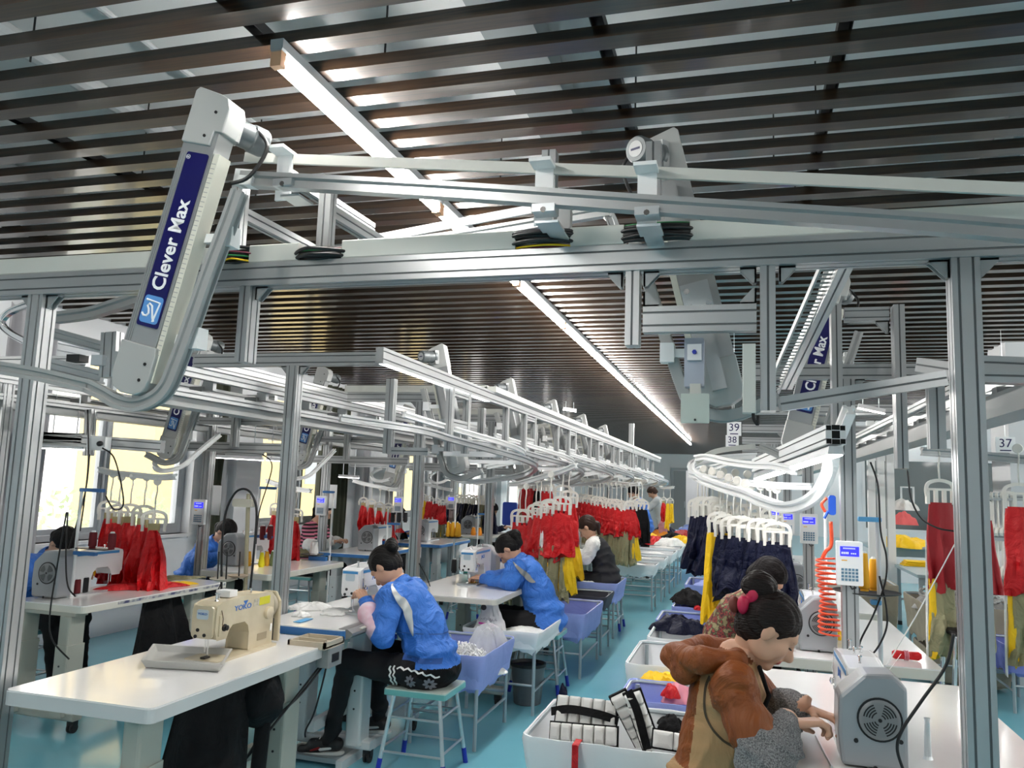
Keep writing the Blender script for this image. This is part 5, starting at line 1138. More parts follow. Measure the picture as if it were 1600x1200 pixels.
def link_s(name, parts, parent, **k):
    'join several (V,Q,mats) into one smooth mesh object in local space of parent'
    vs = np.concatenate([p[0] for p in parts]); o = 0; fs = []; ms = []
    for V_, Q_, M_ in parts: fs.append(Q_+o); o += len(V_); ms += list(M_)
    fs = np.concatenate(fs); ml = []; 
    for m in ms:
        if m not in ml: ml.append(m)
    me = bpy.data.meshes.new(name); me.from_pydata(vs.tolist(), [], fs.tolist())
    for m in ml: me.materials.append(m)
    me.polygons.foreach_set('material_index', [ml.index(m) for m in ms]); me.polygons.foreach_set('use_smooth', [True]*len(me.polygons)); me.update()
    ob = bpy.data.objects.new(name, me); COL.objects.link(ob); ob.parent = parent; return setp(ob, **k)
def rot(ax_, a):
    return np.array(Matrix.Rotation(a, 3, ax_))
LIP = mat('lips', (.42, .10, .09), .4); LASH = mat('lash dark', (.02, .012, .01), .6); SOLE = mat('shoe sole', (.75, .75, .72), .5); SHOEK = mat('shoe black', (.015, .015, .017), .5); SOCK = mat('sock grey', (.10, .09, .09), .8)
CHARC = mat('charcoal vest', (.012, .013, .017), .75, bump=.3, scale=8); DENIM = mat('dark trousers', (.006, .006, .008), .85)
def headparts(H, c, s, skin=SKIN, mask=None):
    'H 3x3 (cols = right, forward, up)'
    T = lambda p: c+s*(H@np.array(p, float)); E = lambda p, r, m: p_ell(T(p), np.array(r)*s, m, H); K = lambda a, b, ra, rb, m: p_cap(T(a), T(b), ra*s, rb*s, m)
    pr = [E((0, -.012, .030), (.074, .092, .084), skin), E((0, .024, -.022), (.057, .062, .080), skin), E((0, .062, -.084), (.024, .020, .020), skin), K((0, .082, .012), (0, .103, -.022), .007, .010, skin), K((0, .096, -.024), (0, .088, -.030), .012, .010, skin),
          K((-.030, .072, .030), (.030, .072, .030), .011, .011, skin), E((.038, .052, -.020), (.024, .024, .026), skin), E((-.038, .052, -.020), (.024, .024, .026), skin), K((-.014, .081, -.053), (.014, .081, -.053), .0065, .0065, LIP if mask is None else skin),
          E((.077, -.010, -.004), (.008, .016, .026), skin), E((-.077, -.010, -.004), (.008, .016, .026), skin), E((.046, .014, -.045), (.018, .045, .040), skin), E((-.046, .014, -.045), (.018, .045, .040), skin)]
    if mask: pr.append(E((0, .060, -.048), (.058, .050, .045), mask))
    neg = [(E((s_*.030, .092, .006), (.015, .014, .009), skin), .012*s) for s_ in (-1, 1)]
    eyes = [E((s_*.030, .0785, .004), (.0125, .007, .003), LASH) for s_ in (-1, 1)]+[K((s_*.016, .083, .024), (s_*.043, .073, .026), .0022, .0016, LASH) for s_ in (-1, 1)]
    return pr, neg, eyes, T, E, K
def hand(w, d, n, side, s=1., curl=.6, m=SKIN):
    'hand at wrist w, pointing d, palm normal n, side=+1 right / -1 left (thumb side)'
    d = np.array(d, float); d /= np.linalg.norm(d); n = np.array(n, float); n -= d*(n@d); n /= np.linalg.norm(n); r = np.cross(d, n)*side; w = np.array(w, float); pr = []
    for i, (off, L, base) in enumerate(((.030, .070, .088), (.010, .078, .092), (-.010, .072, .088), (-.029, .056, .080))):
        k = w+d*base*s+r*off*s; pr.append(p_cap(w+r*off*.55*s, k, .013*s, .0098*s, m)); p = k; a = 0
        for j, f in enumerate((.45, .32, .23)):
            a += curl*(.55+.25*j)+i*.04; dd = d*math.cos(a)+n*math.sin(a); q = p+dd*L*f*s; pr.append(p_cap(p, q, (.0092-.001*j)*s, (.0084-.001*j)*s, m)); p = q
    t0 = w+d*.02*s+r*.018*s; t1 = t0+(d*.5+r*.7+n*.35)/1.0*.045*s; t2 = t1+(d*.85+r*.15+n*.5)*.032*s; t3 = t2+(d*.9-r*.15+n*.45)*.024*s
    pr += [p_cap(t0, t1, .014*s, .011*s, m), p_cap(t1, t2, .0105*s, .009*s, m), p_cap(t2, t3, .009*s, .0075*s, m), p_cap(w-d*.035*s, w+d*.01*s, .021*s, .021*s, m, (n, 1.35))]
    return pr
def folds(amp=.010, f=26., seed=0):
    rr = random.Random(seed); a, b, c, d = [rr.uniform(0, 6) for _ in range(4)]; f = f*2.3
    def fn(X):
        x, y, z = X[..., 0], X[..., 1], X[..., 2]
        w1 = np.sin(9*x+a)+np.sin(11*y+b+5*z); w2 = np.sin(8*z+c)+np.sin(13*y-4*x+d)
        r1 = 1-np.abs(np.sin(.5*f*(z+.35*y+.25*x)+1.5*w1)); r2 = 1-np.abs(np.sin(.42*f*(y-.5*z+.6*x)+1.4*w2)); r3 = np.sin(1.7*f*(z-.7*x+.3*y)+2.2*w1)
        return (-amp*(.85*r1*r1*(.5+.5*np.sin(7*y+9*z+b))+.7*r2*r2*(.5+.5*np.sin(10*x-8*z+c)))+amp*.10*r3+amp*.35).astype(np.float32)
    return fn
def person(label, loc, rz, J, cloth, h=.011, hh=.0048, hair='bun', pants=DENIM, sleeve=None, seed=0, hmat=HAIR, skin=SKIN, jam=.016, feet=True, vest=None, mask=None, bulk=1., matfn=None, collar=None, shoe=None, stand=False, hs=1., gloves=None, curl=.6):
    t = thing('person', label, 'person', loc, rz); A = lambda k: np.array(J[k], float); nb = bulk
    pel, mid, che, nk, hc = A('pelvis'), A('mid'), A('chest'), A('neck'), A('head')
    back = (0, 1, 0); tor = vest or cloth
    pr = [p_cap(pel, mid, .150*nb, .138*nb, tor, (back, 1.22)), p_cap(mid, che, .138*nb, .145*nb, tor, (back, 1.18)), p_cap(che, che*.35+nk*.65, .13*nb, .08*nb, tor, (back, 1.1)), p_ell(pel+[0, -.01, -.01], np.array([.18, .145, .10])*nb, tor if not stand else cloth)]
    sh = {}; covers = []
    for s, K in ((1, 'R'), (-1, 'L')):
        S, E_, W = A('sh'+K), A('el'+K), A('wr'+K)
        pr += [p_cap(che*.4+nk*.6, S, .075*nb, .074*nb, cloth), p_cap(S, S*.5+E_*.5, .066*nb, .066*nb, cloth), p_cap(S*.5+E_*.5, E_, .066*nb, .060*nb, cloth)]
        pr += [p_cap(E_, W, .056*nb, (.034 if sleeve else .044)*nb, sleeve or cloth)]
        if sleeve: covers.append([p_cap(E_+(S-E_)*.16, E_, .080*nb, .078*nb, sleeve), p_cap(E_, E_*.4+W*.6, .074*nb, .068*nb, sleeve), p_cap(E_*.4+W*.6, W, .066*nb, .038, sleeve)])
        pr.append(p_cap(W+(W-E_)*.02, W+(W-E_)/np.linalg.norm(W-E_)*.035, .023, .022, gloves or skin))
        hp, kn, an = A('hip'+K), A('kn'+K), A('an'+K)
        pr += [p_cap(hp, kn, .092*nb, .066, pants), p_cap(kn, an, .062, .046, pants)]
    pr.append(p_ell(pel+[0, .02, .10], np.array([.168, .150, .05])*nb, tor)) if not stand else None
    pr.append(p_cap(nk, hc+(nk-hc)*.30, .052, .047, skin))
    body = smesh(pr, h, .035, disp=folds(jam, 24, seed), matfn=matfn)
    H = np.array(J['H']); hp, neg, eyes, T, E, K = headparts(H, hc, hs, skin, mask); hp.append(p_cap(T((0, -.03, -.045)), nk*.7+hc*.3, .048, .048, skin))
    parts = [body, smesh(hp, hh, .017, neg)]
    for s, Kk in ((1, 'R'), (-1, 'L')):
        W, E_ = A('wr'+Kk), A('el'+Kk); d = J.get('hd'+Kk, (W-E_)); n = J.get('pn'+Kk, (0, 0, -1)); d = np.array(d, float); d /= np.linalg.norm(d)
        parts.append(smesh(hand(W+d*.03, d, n, -s if J.get('flip') else s, .98, curl, gloves or skin), max(.0036, hh*.75), .006))
    bo = link_s('body', parts, t)
    for cv in covers: link_s('sleeve_cover', [smesh(cv, max(.007, h*.8), .03, disp=folds(.014, 34, seed+3))], t)
    link_s('eyes', [smesh(eyes, .0022, .001)], t)
    # hair
    c0 = [E((0, -.020, .040), (.082, .097, .088), hmat), E((0, -.045, -.005), (.072, .062, .075), hmat)]
    def cut(X):
        q = (X-hc)@H/hs; return (np.maximum(np.maximum((q[:, 1]*.9-q[:, 2]*.75-.022), -(q[:, 2]+.075)), (q[:, 1]-.078)*1.0)*hs).astype(np.float32)
    ear = [(E((s_*.085, .012, -.012), (.022, .026, .034), hmat), .008) for s_ in (-1, 1)]
    def strands(X):
        q = (X-hc)@H; return (.0016*np.sin(260*q[:, 0]+6*np.sin(20*q[:, 2]))+.001*np.sin(420*q[:, 0]+90*q[:, 2])).astype(np.float32)
    if hair == 'bob': c0 = [E((0, -.016, .036), (.090, .104, .094), hmat), E((0, -.04, -.03), (.084, .075, .075), hmat)]; ear = []
    hp_ = [smesh(c0, hh, .03, ear, strands, cut)]
    ex = []
    if hair == 'bun': ex = [E((0, -.115, .055), (.045, .04, .042), hmat), E((.02, -.125, .075), (.03, .03, .03), hmat), E((-.025, -.13, .035), (.03, .03, .03), hmat)]
    elif hair == 'highbun': ex = [E((0, -.10, .095), (.052, .046, .044), hmat), E((.02, -.13, .075), (.035, .035, .035), hmat), E((-.03, -.12, .10), (.03, .035, .032), hmat)]
    elif hair == 'tail':
        q0 = T((0, -.10, .06)); q1 = q0+[0, -.05, .004]; q2 = q0+[.005, -.075, -.055]; q3 = q0+[.01, -.065, -.11]; ex = [p_cap(q0, q1, .032, .042, hmat), p_cap(q1, q2, .042, .036, hmat), p_cap(q2, q3, .036, .012, hmat)]
    elif hair == 'lowtail':
        q0 = T((0, -.09, .0)); q1 = q0+[0, -.04, -.02]; q2 = q0+[.01, -.06, -.13]; ex = [p_cap(q0, q1, .028, .030, hmat), p_cap(q1, q2, .030, .016, hmat)]
    if ex: hp_.append(smesh(ex, hh, .02, (), strands))
    link_s('hair', hp_, t)
    if hair in ('bun', 'highbun', 'tail', 'lowtail'):
        q = {'bun': (0, -.098, .058), 'highbun': (0, -.082, .085), 'tail': (0, -.105, .062), 'lowtail': (0, -.10, -.025)}[hair]
        mb = MB(); M_ = ax(T(q), T(np.array(q)+np.array([0, -.1, .02])))
        mb.tube([M_@V((.030*math.cos(a), .030*math.sin(a), 0)) for a in [i*.3927 for i in range(16)]], .006, n=6, closed=True); mb.build('hair_tie', J.get('tie', BLACK), t, smooth=True, world=False)
    # shoes
    if feet:
        for s, Kk in ((1, 'R'), (-1, 'L')):
            an = A('an'+Kk); fd = np.array(J.get('ft'+Kk, (0, 1, 0)), float); fd /= np.linalg.norm(fd); up = np.array([0, 0, 1.]); 
            a = an+[0, 0, -.035]; sp = [p_cap(a+fd*-.04, a+fd*.10, .040, .036, shoe or SHOEK, (up, 1.0)), p_cap(a+fd*.06-[0, 0, .018], a+fd*.165-[0, 0, .025], .036, .030, shoe or SHOEK, (up, 1.25))]
            so = [p_cap(a+fd*-.05-[0, 0, .045], a+fd*.16-[0, 0, .045], .040, .038, SOLE, (up, 2.6))]
            ob = link_s('shoe', [smesh(sp, .006, .02), smesh(so, .006, .01)], t)
            link_s('sock', [smesh([p_cap(an+[0, 0, .05], an-[0, 0, .03], .036, .034, SOCK)], .008, .01)], t)
            if shoe is None:
                mb = MB(); 
                for i in range(4):
                    q = a+fd*(.055+.022*i)+up*(.040-.009*i); r = np.cross(fd, up); mb.tube([q-r*.022+up*-.004, q+up*.004, q+r*.022+up*-.004], .003, n=5)
                mb.build('laces', WHITEF, ob, world=False)
                r = np.cross(fd, up)
                for sd in (-1, 1): link_s('red_flash', [smesh([p_cap(a+fd*.05+r*sd*.036-[0, 0, .01], a+fd*.10+r*sd*.036-[0, 0, .022], .009, .005, DRED), p_cap(a+fd*-.02+r*sd*.036-[0, 0, .012], a+fd*.04+r*sd*.038-[0, 0, .018], .007, .009, SOLE)], .004, .003)], ob)
    if collar is not None:
        mb = MB(); up_ = (hc-nk)/np.linalg.norm(hc-nk); M_ = ax(nk-up_*.02, nk+up_)
        mb.lathe([(.082, -.012), (.074, .03), (.066, .042), (.062, .03), (.066, -.01)], M_, n=24); mb.build('collar', collar, t, smooth=True, world=False)
    t['_'] = 0; del t['_']
    return t, pr, T
def seatJ(lean=.2, drop=.0, head=(.0, .30, 1.10), pitch=45, yaw=0, tilt=0, el=(.24, .24, .76), wr=(.09, .46, .85), hipz=.53, kn=(.13, .43, .55), an=(.12, .50, .13), w=.165, elL=None, wrL=None, knL=None, anL=None, shz=None):
    s = shz or (.94-drop); m3 = lambda p, f: (p[0]*f, p[1], p[2])
    Hm = rot('Z', math.radians(yaw))@rot('X', math.radians(-pitch))@rot('Y', math.radians(tilt))
    return dict(pelvis=(0, 0, hipz), mid=(0, lean*.30, hipz+.19), chest=(0, lean*.72, s-.08), neck=(0, lean*1.12, s+.055), head=head, H=Hm,
        shR=(w, lean, s), shL=(-w, lean, s), elR=el, elL=elL or m3(el, -1), wrR=wr, wrL=wrL or m3(wr, -1), hipR=(.09, .02, hipz-.03), hipL=(-.09, .02, hipz-.03),
        knR=kn, knL=knL or m3(kn, -1), anR=an, anL=anL or m3(an, -1))
def surf(prims, p, d, k=.035, disp=None, n=40):
    'march points p along d until the surface'
    p = np.array(p, float); d = np.array(d, float); d = d/np.linalg.norm(d, axis=-1, keepdims=True)
    for _ in range(n): f = field(prims, p, k, disp=disp); p = p+d*np.clip(f, -.03, .05)[:, None]*.8
    return p
def strip(name, prims, path, widths, d, m, parent, off=.015, disp=None, sub=10):
    'ribbon laid on the surface: path points (outside), widths across in plane perpendicular to d'
    pts = [np.array(q) for q in cr(path, sub)]; N = len(pts); d = np.array(d, float); d /= np.linalg.norm(d); L = []; Rr = []
    for i, p in enumerate(pts):
        t = pts[min(i+1, N-1)]-pts[max(i-1, 0)]; s = np.cross(t, d); s /= max(np.linalg.norm(s), 1e-9); w = np.interp(i/(N-1), np.linspace(0, 1, len(widths)), widths); L.append(p-s*w/2); Rr.append(p+s*w/2)
    mid = [(a+b)/2 for a, b in zip(L, Rr)]; P_ = np.array(L+mid+Rr); S = surf(prims, P_, np.tile(d, (3*N, 1)), disp=disp)-d*off
    fs = [(i, i+1, N+i+1, N+i) for i in range(N-1)]+[(N+i, N+i+1, 2*N+i+1, 2*N+i) for i in range(N-1)]; k = 3*N
    vs = [tuple(q) for q in S]+[tuple(q+d*.006) for q in S]; fs += [(b+k, a+k, d_+k, c+k) for a, b, c, d_ in fs]
    return MB().add(vs, fs).build(name, m, parent, smooth=True, world=False)
FACEL, FACER = math.pi/2, -math.pi/2     # facing -X / +X
# ---- woman in blue jacket on the teal stool (faces -X; local x = +Y world, local y = -X world)
Jb = seatJ(lean=.21, head=(.0, .325, 1.085), pitch=52, yaw=-6, el=(.27, .20, .73), wr=(.10, .40, .865), elL=(-.27, .20, .745), wrL=(-.13, .37, .88), kn=(.17, .42, .60), an=(.22, .42, .17), knL=(-.15, .46, .57), anL=(-.12, .56, .13), hipz=.56, w=.175)
Jb['ftL'] = (-.1, 1, -.1); Jb['ftR'] = (.1, 1, -.1)
PINKPR = mat('pink sleeve cover', (.74, .42, .52), .6, col2=(.80, .66, .74), scale=14, bump=.4)
def sk(cen, w, mats):
    out = list(mats)
    for i in range(len(out)):
        if mats[i] is BLUEJ and cen[i, 2] < .575-.25*max(0, cen[i, 1]): out[i] = BLKF
    return out
t, pr, T = person('seated woman in a blue work jacket and black trousers sewing on the teal stool', (-1.70, 4.45, 0), FACEL, Jb, BLUEJ, h=.0095, hh=.0042, hair='bun', seed=3, collar=BLUEJ, matfn=sk, bulk=1.06)
dsp = folds(.016, 24, 3)
SIL = mat('silver reflective', (.62, .63, .62), .35, .3, bump=.4, scale=20)
strip('reflective_stripe', pr, [(-.5, .12, 1.02), (-.5, .035, .90), (-.5, .01, .83), (-.5, -.02, .74)], [.004, .035, .048, .035, .003], (1, 0.25, 0), SIL, t, disp=dsp)
strip('reflective_stripe', pr, [(.5, .12, 1.02), (.5, .035, .90), (.5, .01, .83), (.5, -.02, .74)], [.004, .035, .048, .035, .003], (-1, 0.25, 0), SIL, t, disp=dsp)
NB = mat('jacket seam', (.02, .09, .34), .6)
strip('back_seam', pr, [(-.18, -.6, .755), (0, -.6, .745), (.18, -.6, .755)], [.006, .006], (0, 1, 0), NB, t, off=.001, disp=dsp)
for zz in (.615,): strip('waistband', pr, [(-.6, .12, zz+.01), (-.6, .0, zz), (-.6, -.10, zz)], [.03, .03], (1, .0, 0), NB, t, off=.001, disp=dsp)
link_s('sleeve_cover', [smesh([p_cap((-.255, .235, .77), (-.175, .335, .845), .064, .066, PINKPR), p_cap((-.175, .335, .845), (-.145, .36, .865), .055, .034, PINKPR)], .008, .02, disp=folds(.004, 60, 8))], t)
zig = [(-.55, .12-.022*i, .565+.012*(i % 2)-.0016*i*i*.2) for i in range(12)]
strip('zigzag_trim', pr, zig, [.008, .008], (1, .05, 0), WHITEF, t, disp=dsp, sub=2)
zig = [(-.55, .135-.002*i+.008*(i % 2), .58-.016*i) for i in range(9)]
strip('zigzag_trim', pr, zig, [.008, .008], (1, .05, 0), WHITEF, t, disp=dsp, sub=2)
strip('zigzag_trim', pr, [(a, b+.022, c-.003) for a, b, c in zig], [.008, .008], (1, .05, 0), WHITEF, t, disp=dsp, sub=2)
for (cy, cz) in ((.055, .505), (-.05, .495)):
    for i in range(8):
        a = i*math.pi/4; strip('flower_petal', pr, [(-.55, cy+.008*math.cos(a), cz+.008*math.sin(a)), (-.55, cy+.034*math.cos(a), cz+.034*math.sin(a))], [.003, .016, .004], (1, 0, 0), mat('petal grey', (.22, .22, .25), .8), t, disp=dsp, sub=5)
# treadle under her foot
tr = thing('foot_treadle', 'steel foot treadle under the shoes of the seated woman in blue', 'treadle', (-2.30, 4.45, 0)); MB().box((-2.48, 4.25, .02), (-2.14, 4.74, .045)).build('plate', LEGG, tr); MB().box((-2.50, 4.22, 0), (-2.46, 4.78, .05)).build('bar', LEGW, tr); MB().box((-2.16, 4.22, 0), (-2.12, 4.78, .05)).build('bar', LEGW, tr)
# ---- ponytail woman in blue leaning on the table
J = seatJ(lean=.22, head=(.0, .33, 1.07), pitch=58, yaw=6, el=(.26, .33, .84), wr=(.06, .50, .845), elL=(-.27, .22, .845), wrL=(-.16, .47, .845), hipz=.55, w=.175); 
t, pr, T = person('ponytailed woman in a blue jacket bent low over the cream-edged white table', (-1.50, 6.38, 0), FACEL, J, BLUEJ, h=.0105, hh=.005, hair='tail', seed=11, collar=BLUEJ, bulk=1.08)
d2 = folds(.016, 24, 11)
strip('reflective_stripe', pr, [(-.5, .155, 1.0), (-.5, .06, .91), (-.5, .01, .86), (-.5, -.03, .845)], [.004, .03, .045, .03, .003], (1, 0.25, 0), mat('grey reflective', (.30, .31, .30), .35, .3), t, disp=d2)
# ---- woman in orange hoodie with tan vest (faces +X; local y=+X, local x=-Y)
J = seatJ(lean=.09, head=(.02, .20, 1.135), pitch=40, yaw=4, el=(.27, .185, .765), wr=(.13, .25, .865), elL=(-.22, .22, .80), wrL=(-.06, .305, .88), hipz=.55, w=.155, shz=.965); J['neck'] = (0, .10, 1.035); J['hdR'] = (-.5, 1, .05); J['hdL'] = (.45, 1, -.15); J['pnR'] = (0, .2, -1); J['pnL'] = (.2, .0, -1); J['tie'] = mat('magenta band', (.55, .01, .08), .5)
def apr(cen, w, mats):
    out = list(mats)
    for i in range(len(out)):
        c = cen[i]
        if w[i] <= 3 and c[2] < 1.0:
            yb = c[1]-.05*(c[2]-.55)/.4
            out[i] = APRON if yb > -.075 else ORANGE
        elif w[i] <= 3: out[i] = ORANGE
        elif w[i] in (4, 11) and abs(c[0]) < .125 and c[2] < 1.03 and c[1] > -.04: out[i] = APRON
    return out
t, pr, T = person('woman in an orange hoodie, tan vest and grey sleeve covers at the nearest right table', (-.115, 2.97, 0), FACER, J, ORANGE, h=.0085, hh=.0038, hair='highbun', seed=5, sleeve=GREYK, matfn=apr, vest=APRON, hs=1.06, jam=.016, hmat=mat('dark brown hair', (.010, .005, .004), .48, bump=.9, scale=40, spec=.25, stretch=(1, 1, 4)), bulk=1.05, curl=.9)
link_s('hood', [smesh([p_cap((-.10, .10, 1.045), (.10, .10, 1.045), .035, .035, ORANGE), p_cap((.10, .09, 1.04), (.12, -.02, 1.04), .036, .042, ORANGE), p_cap((-.10, .09, 1.04), (-.12, -.02, 1.04), .036, .042, ORANGE), p_cap((.12, -.02, 1.035), (0, -.115, 1.02), .044, .045, ORANGE), p_cap((-.12, -.02, 1.035), (0, -.115, 1.02), .044, .045, ORANGE), p_cap((-.06, -.075, .985), (.06, -.075, .985), .048, .048, ORANGE)], .0075, .02, disp=folds(.006, 40, 2))], t)
link_s('scrunchie', [smesh([p_ell(T((.03, -.112, .055)), (.030, .022, .034), mat('magenta scrunchie', (.50, .008, .06), .5)), p_ell(T((.045, -.115, .01)), (.022, .02, .032), mat('magenta scrunchie', (.5, .01, .06), .5)), p_ell(T((.0, -.13, -.01)), (.024, .02, .03), mat('brown scrunchie', (.16, .035, .025), .6))], .005, .012, disp=folds(.003, 90, 2))], t)
d3 = folds(.016, 24, 5)
strip('vest_binding', pr, [(.5, .01, .985), (.5, -.005, .94), (.5, .0, .86), (.5, .05, .80), (.5, .10, .775)], [.008, .008], (-1, 0, 0), mat('dark binding', (.06, .04, .02), .7), t, off=.003, disp=d3)
strip('waist_tie', pr, [(.5, -.09, .625), (.5, -.02, .615), (.5, .06, .61)], [.018, .018], (-1, .1, 0), WHITEF, t, off=.004, disp=d3)
link_s('cord', [smesh([p_cap((.06, .17, 1.02), (.055, .20, .93), .008, .007, BLKF), p_cap((.055, .20, .93), (.08, .17, .86), .007, .01, BLKF)], .004, .006)], t)
# ---- short-haired worker in patterned jacket
PATT = mat('patterned jacket', (.06, .012, .012), .7, col2=(.28, .24, .12), scale=34, bump=.5)
nt = PATT.node_tree; rp = [n for n in nt.nodes if n.type == 'VALTORGB'][0]; rp.color_ramp.elements[0].position = .40; rp.color_ramp.elements[1].position = .60
for pos, c in ((.46, (.35, .05, .04, 1)), (.50, (.02, .015, .012, 1)), (.54, (.12, .12, .05, 1))): e_ = rp.color_ramp.elements.new(pos); e_.color = c
J = seatJ(lean=.17, head=(-.02, .30, 1.10), pitch=50, yaw=10, el=(.25, .24, .80), wr=(.1, .44, .86), hipz=.55)
person('short-haired worker in a dark red and olive patterned jacket at the second right table', (-.16, 5.0, 0), FACER, J, PATT, h=.012, hh=.005, hair='bob', seed=6, hmat=mat('near black hair', (.006, .004, .004), .55, bump=.8, scale=40, spec=.12, stretch=(1, 1, 4)))
# ---- worker in black vest with cream sleeves
J = seatJ(lean=.16, head=(0, .25, 1.12), pitch=42, yaw=-4, el=(.24, .22, .78), wr=(.08, .44, .84), hipz=.55)
person('worker in a charcoal vest and cream shirt behind the hanging red garments', (-1.50, 9.45, 0), FACEL, J, WHITEF, h=.014, hh=.006, hair='lowtail', vest=CHARC, seed=7, hmat=HAIRB, hs=1.15, bulk=1.1)
# ---- window row (face +X)
J = seatJ(lean=.22, drop=.02, head=(0, .34, 1.06), pitch=62, yaw=-12, el=(.25, .26, .80), wr=(.1, .46, .84), hipz=.55)
person('worker in blue bent over the machine at the first window, beside the left gantry post', (-5.06, 4.78, 0), FACER, J, BLUEJ, h=.014, hh=.0055, hair='lowtail', seed=8, collar=BLUEJ, hmat=HAIR)
J = seatJ(lean=.24, drop=.03, head=(0, .36, 1.05), pitch=58, yaw=-6, el=(.25, .26, .80), wr=(.1, .46, .86), hipz=.55)
person('worker in a blue jacket with a low ponytail at the second window table', (-5.10, 6.72, 0), FACER, J, BLUEJ, h=.014, hh=.0055, hair='lowtail', seed=9, collar=BLUEJ)
STRP = mat('striped sweater', (.015, .012, .014), .8, bump=.2, scale=60); nt = STRP.node_tree; b_ = nt.nodes['Principled BSDF']
tc = nt.nodes.new('ShaderNodeTexCoord'); sp = nt.nodes.new('ShaderNodeSeparateXYZ'); ma = nt.nodes.new('ShaderNodeMath'); ma.operation = 'MULTIPLY'; ma.inputs[1].default_value = 24; fr = nt.nodes.new('ShaderNodeMath'); fr.operation = 'FRACT'; gt = nt.nodes.new('ShaderNodeMath'); gt.operation = 'GREATER_THAN'; gt.inputs[1].default_value = .5
mx = nt.nodes.new('ShaderNodeMix'); mx.data_type = 'RGBA'; mx.inputs[6].default_value = (.012, .010, .012, 1); mx.inputs[7].default_value = (.68, .20, .30, 1)
for a_, b2 in ((tc.outputs['Object'], sp.inputs[0]), (sp.outputs['Z'], ma.inputs[0]), (ma.outputs[0], fr.inputs[0]), (fr.outputs[0], gt.inputs[0]), (gt.outputs[0], mx.inputs[0]), (mx.outputs[2], b_.inputs['Base Color'])): nt.links.new(a_, b2)
J = seatJ(lean=.12, head=(0, .22, 1.20), pitch=28, yaw=-8, el=(.24, .20, .80), wr=(.1, .40, .86), hipz=.56, shz=1.0)
person('woman in a black and pink striped sweater sewing by the grey curtain', (-4.98, 8.62, 0), FACER, J, STRP, h=.014, hh=.006, hair='lowtail', seed=10, sleeve=WHITEF)
J = seatJ(lean=.22, head=(0, .33, 1.10), pitch=52, yaw=-8, el=(.25, .26, .80), wr=(.1, .46, .86), hipz=.55)
person('worker in blue with dark hair bent behind the yellow thread cones', (-4.98, 10.55, 0), FACER, J, BLUEJ, h=.016, hh=.007, hair='bun', seed=12, mask=WHITEF)
J = seatJ(lean=.15, head=(0, .25, 1.15), pitch=40, el=(.25, .26, .80), wr=(.1, .46, .86), hipz=.55)
person('worker in dark clothes beside the royal blue cloth at the far left row', (-4.35, 13.2, 0), FACER, J, NAVY, h=.018, hh=.008, hair='bob', seed=13)
# ---- two standing people in the distance
Js = dict(pelvis=(0, 0, .92), mid=(0, .04, 1.10), chest=(0, .10, 1.28), neck=(0, .16, 1.42), head=(0, .24, 1.53), H=rot('X', math.radians(-42)), shR=(.17, .13, 1.36), shL=(-.17, .13, 1.36), elR=(.22, .30, 1.20), elL=(-.22, .30, 1.20), wrR=(.12, .50, 1.12), wrL=(-.12, .50, 1.12), hipR=(.09, 0, .90), hipL=(-.09, 0, .90), knR=(.10, .02, .50), knL=(-.10, .02, .50), anR=(.10, 0, .10), anL=(-.10, 0, .10))
q = P(1014, 800, Y=14.6)
person('standing person in blue jacket and black trousers beyond the far end of the red garments', (q.x-.05, 14.6, 0), math.pi/2, Js, BLUEJ, h=.017, hh=.008, hair='bob', seed=14)
q = P(1037, 800, Y=17.0)
person('standing person in a pale grey hoodie with brown hair near the far door', (q.x, 17.0, 0), math.pi/2, Js, mat('pale grey hoodie', (.36, .40, .42), .8, bump=.3, scale=8), h=.017, hh=.008, hair='bob', hmat=HAIRB, seed=15, pants=mat('pink trousers', (.55, .25, .28), .7))
# ================================================================= hangers
def mk_hanger():
    t = thing('hanger', 'ivory clip hanger', 'hanger', (0, 0, 0)); k = dict(world=False)
    MB().lathe([(.006, -.008), (.026, -.008), (.028, 0), (.026, .008), (.006, .008)], Matrix(((1, 0, 0, 0), (0, 0, 1, 0), (0, 1, 0, .30), (0, 0, 0, 1))), n=12).build('roller', HANG, t, smooth='auto', **k)
    MB().tube([(0, 0, .30), (.004, 0, .24), (-.003, 0, .18), (0, 0, .09)], .0055, n=6).build('rod', HANG, t, smooth=True, **k)
    pts = [V((-.075, 0, .0)), V((-.078, 0, .045)), V((-.06, 0, .08)), V((0, 0, .095)), V((.06, 0, .08)), V((.078, 0, .045)), V((.075, 0, 0))]
    fr = MB().sweep(cr(pts, 4), [(-.010, -.005), (.010, -.005), (.010, .005), (-.010, .005)], up=(0, 1, 0)).build('frame', HANG, t, **k)
    MB().box((-.07, -.009, .035), (.07, .009, .048)).build('crossbar', HANG, t, **k)
    for x in (-.072, -.024, .024, .072): MB().box((x-.009, -.012, -.045), (x+.009, .012, .04)).build('clip', HANG, t, **k)
    return t
H0 = mk_hanger()
hm = MB(); hm.tube([(0, 0, .30), (.004, 0, .2), (0, 0, .09)], .007, n=5).sweep(cr([V((-.075, 0, -.03)), V((-.078, 0, .045)), V((0, 0, .095)), V((.078, 0, .045)), V((.075, 0, -.03))], 3), [(-.011, -.006), (.011, -.006), (.011, .006), (-.011, .006)], up=(0, 1, 0)).box((-.07, -.01, .03), (.07, .01, .048)).box((-.033, -.012, -.04), (-.015, .012, .04)).box((.015, -.012, -.04), (.033, .012, .04)).lathe([(0, -.008), (.026, -.008), (.026, .008), (0, .008)], Matrix(((1, 0, 0, 0), (0, 0, 1, 0), (0, 1, 0, .30), (0, 0, 0, 1))), n=10)
H1 = hm.build('hanger', HANG); H1['label'] = 'distant ivory hanger'; H1['category'] = 'hanger'
_hu = [0, 0]
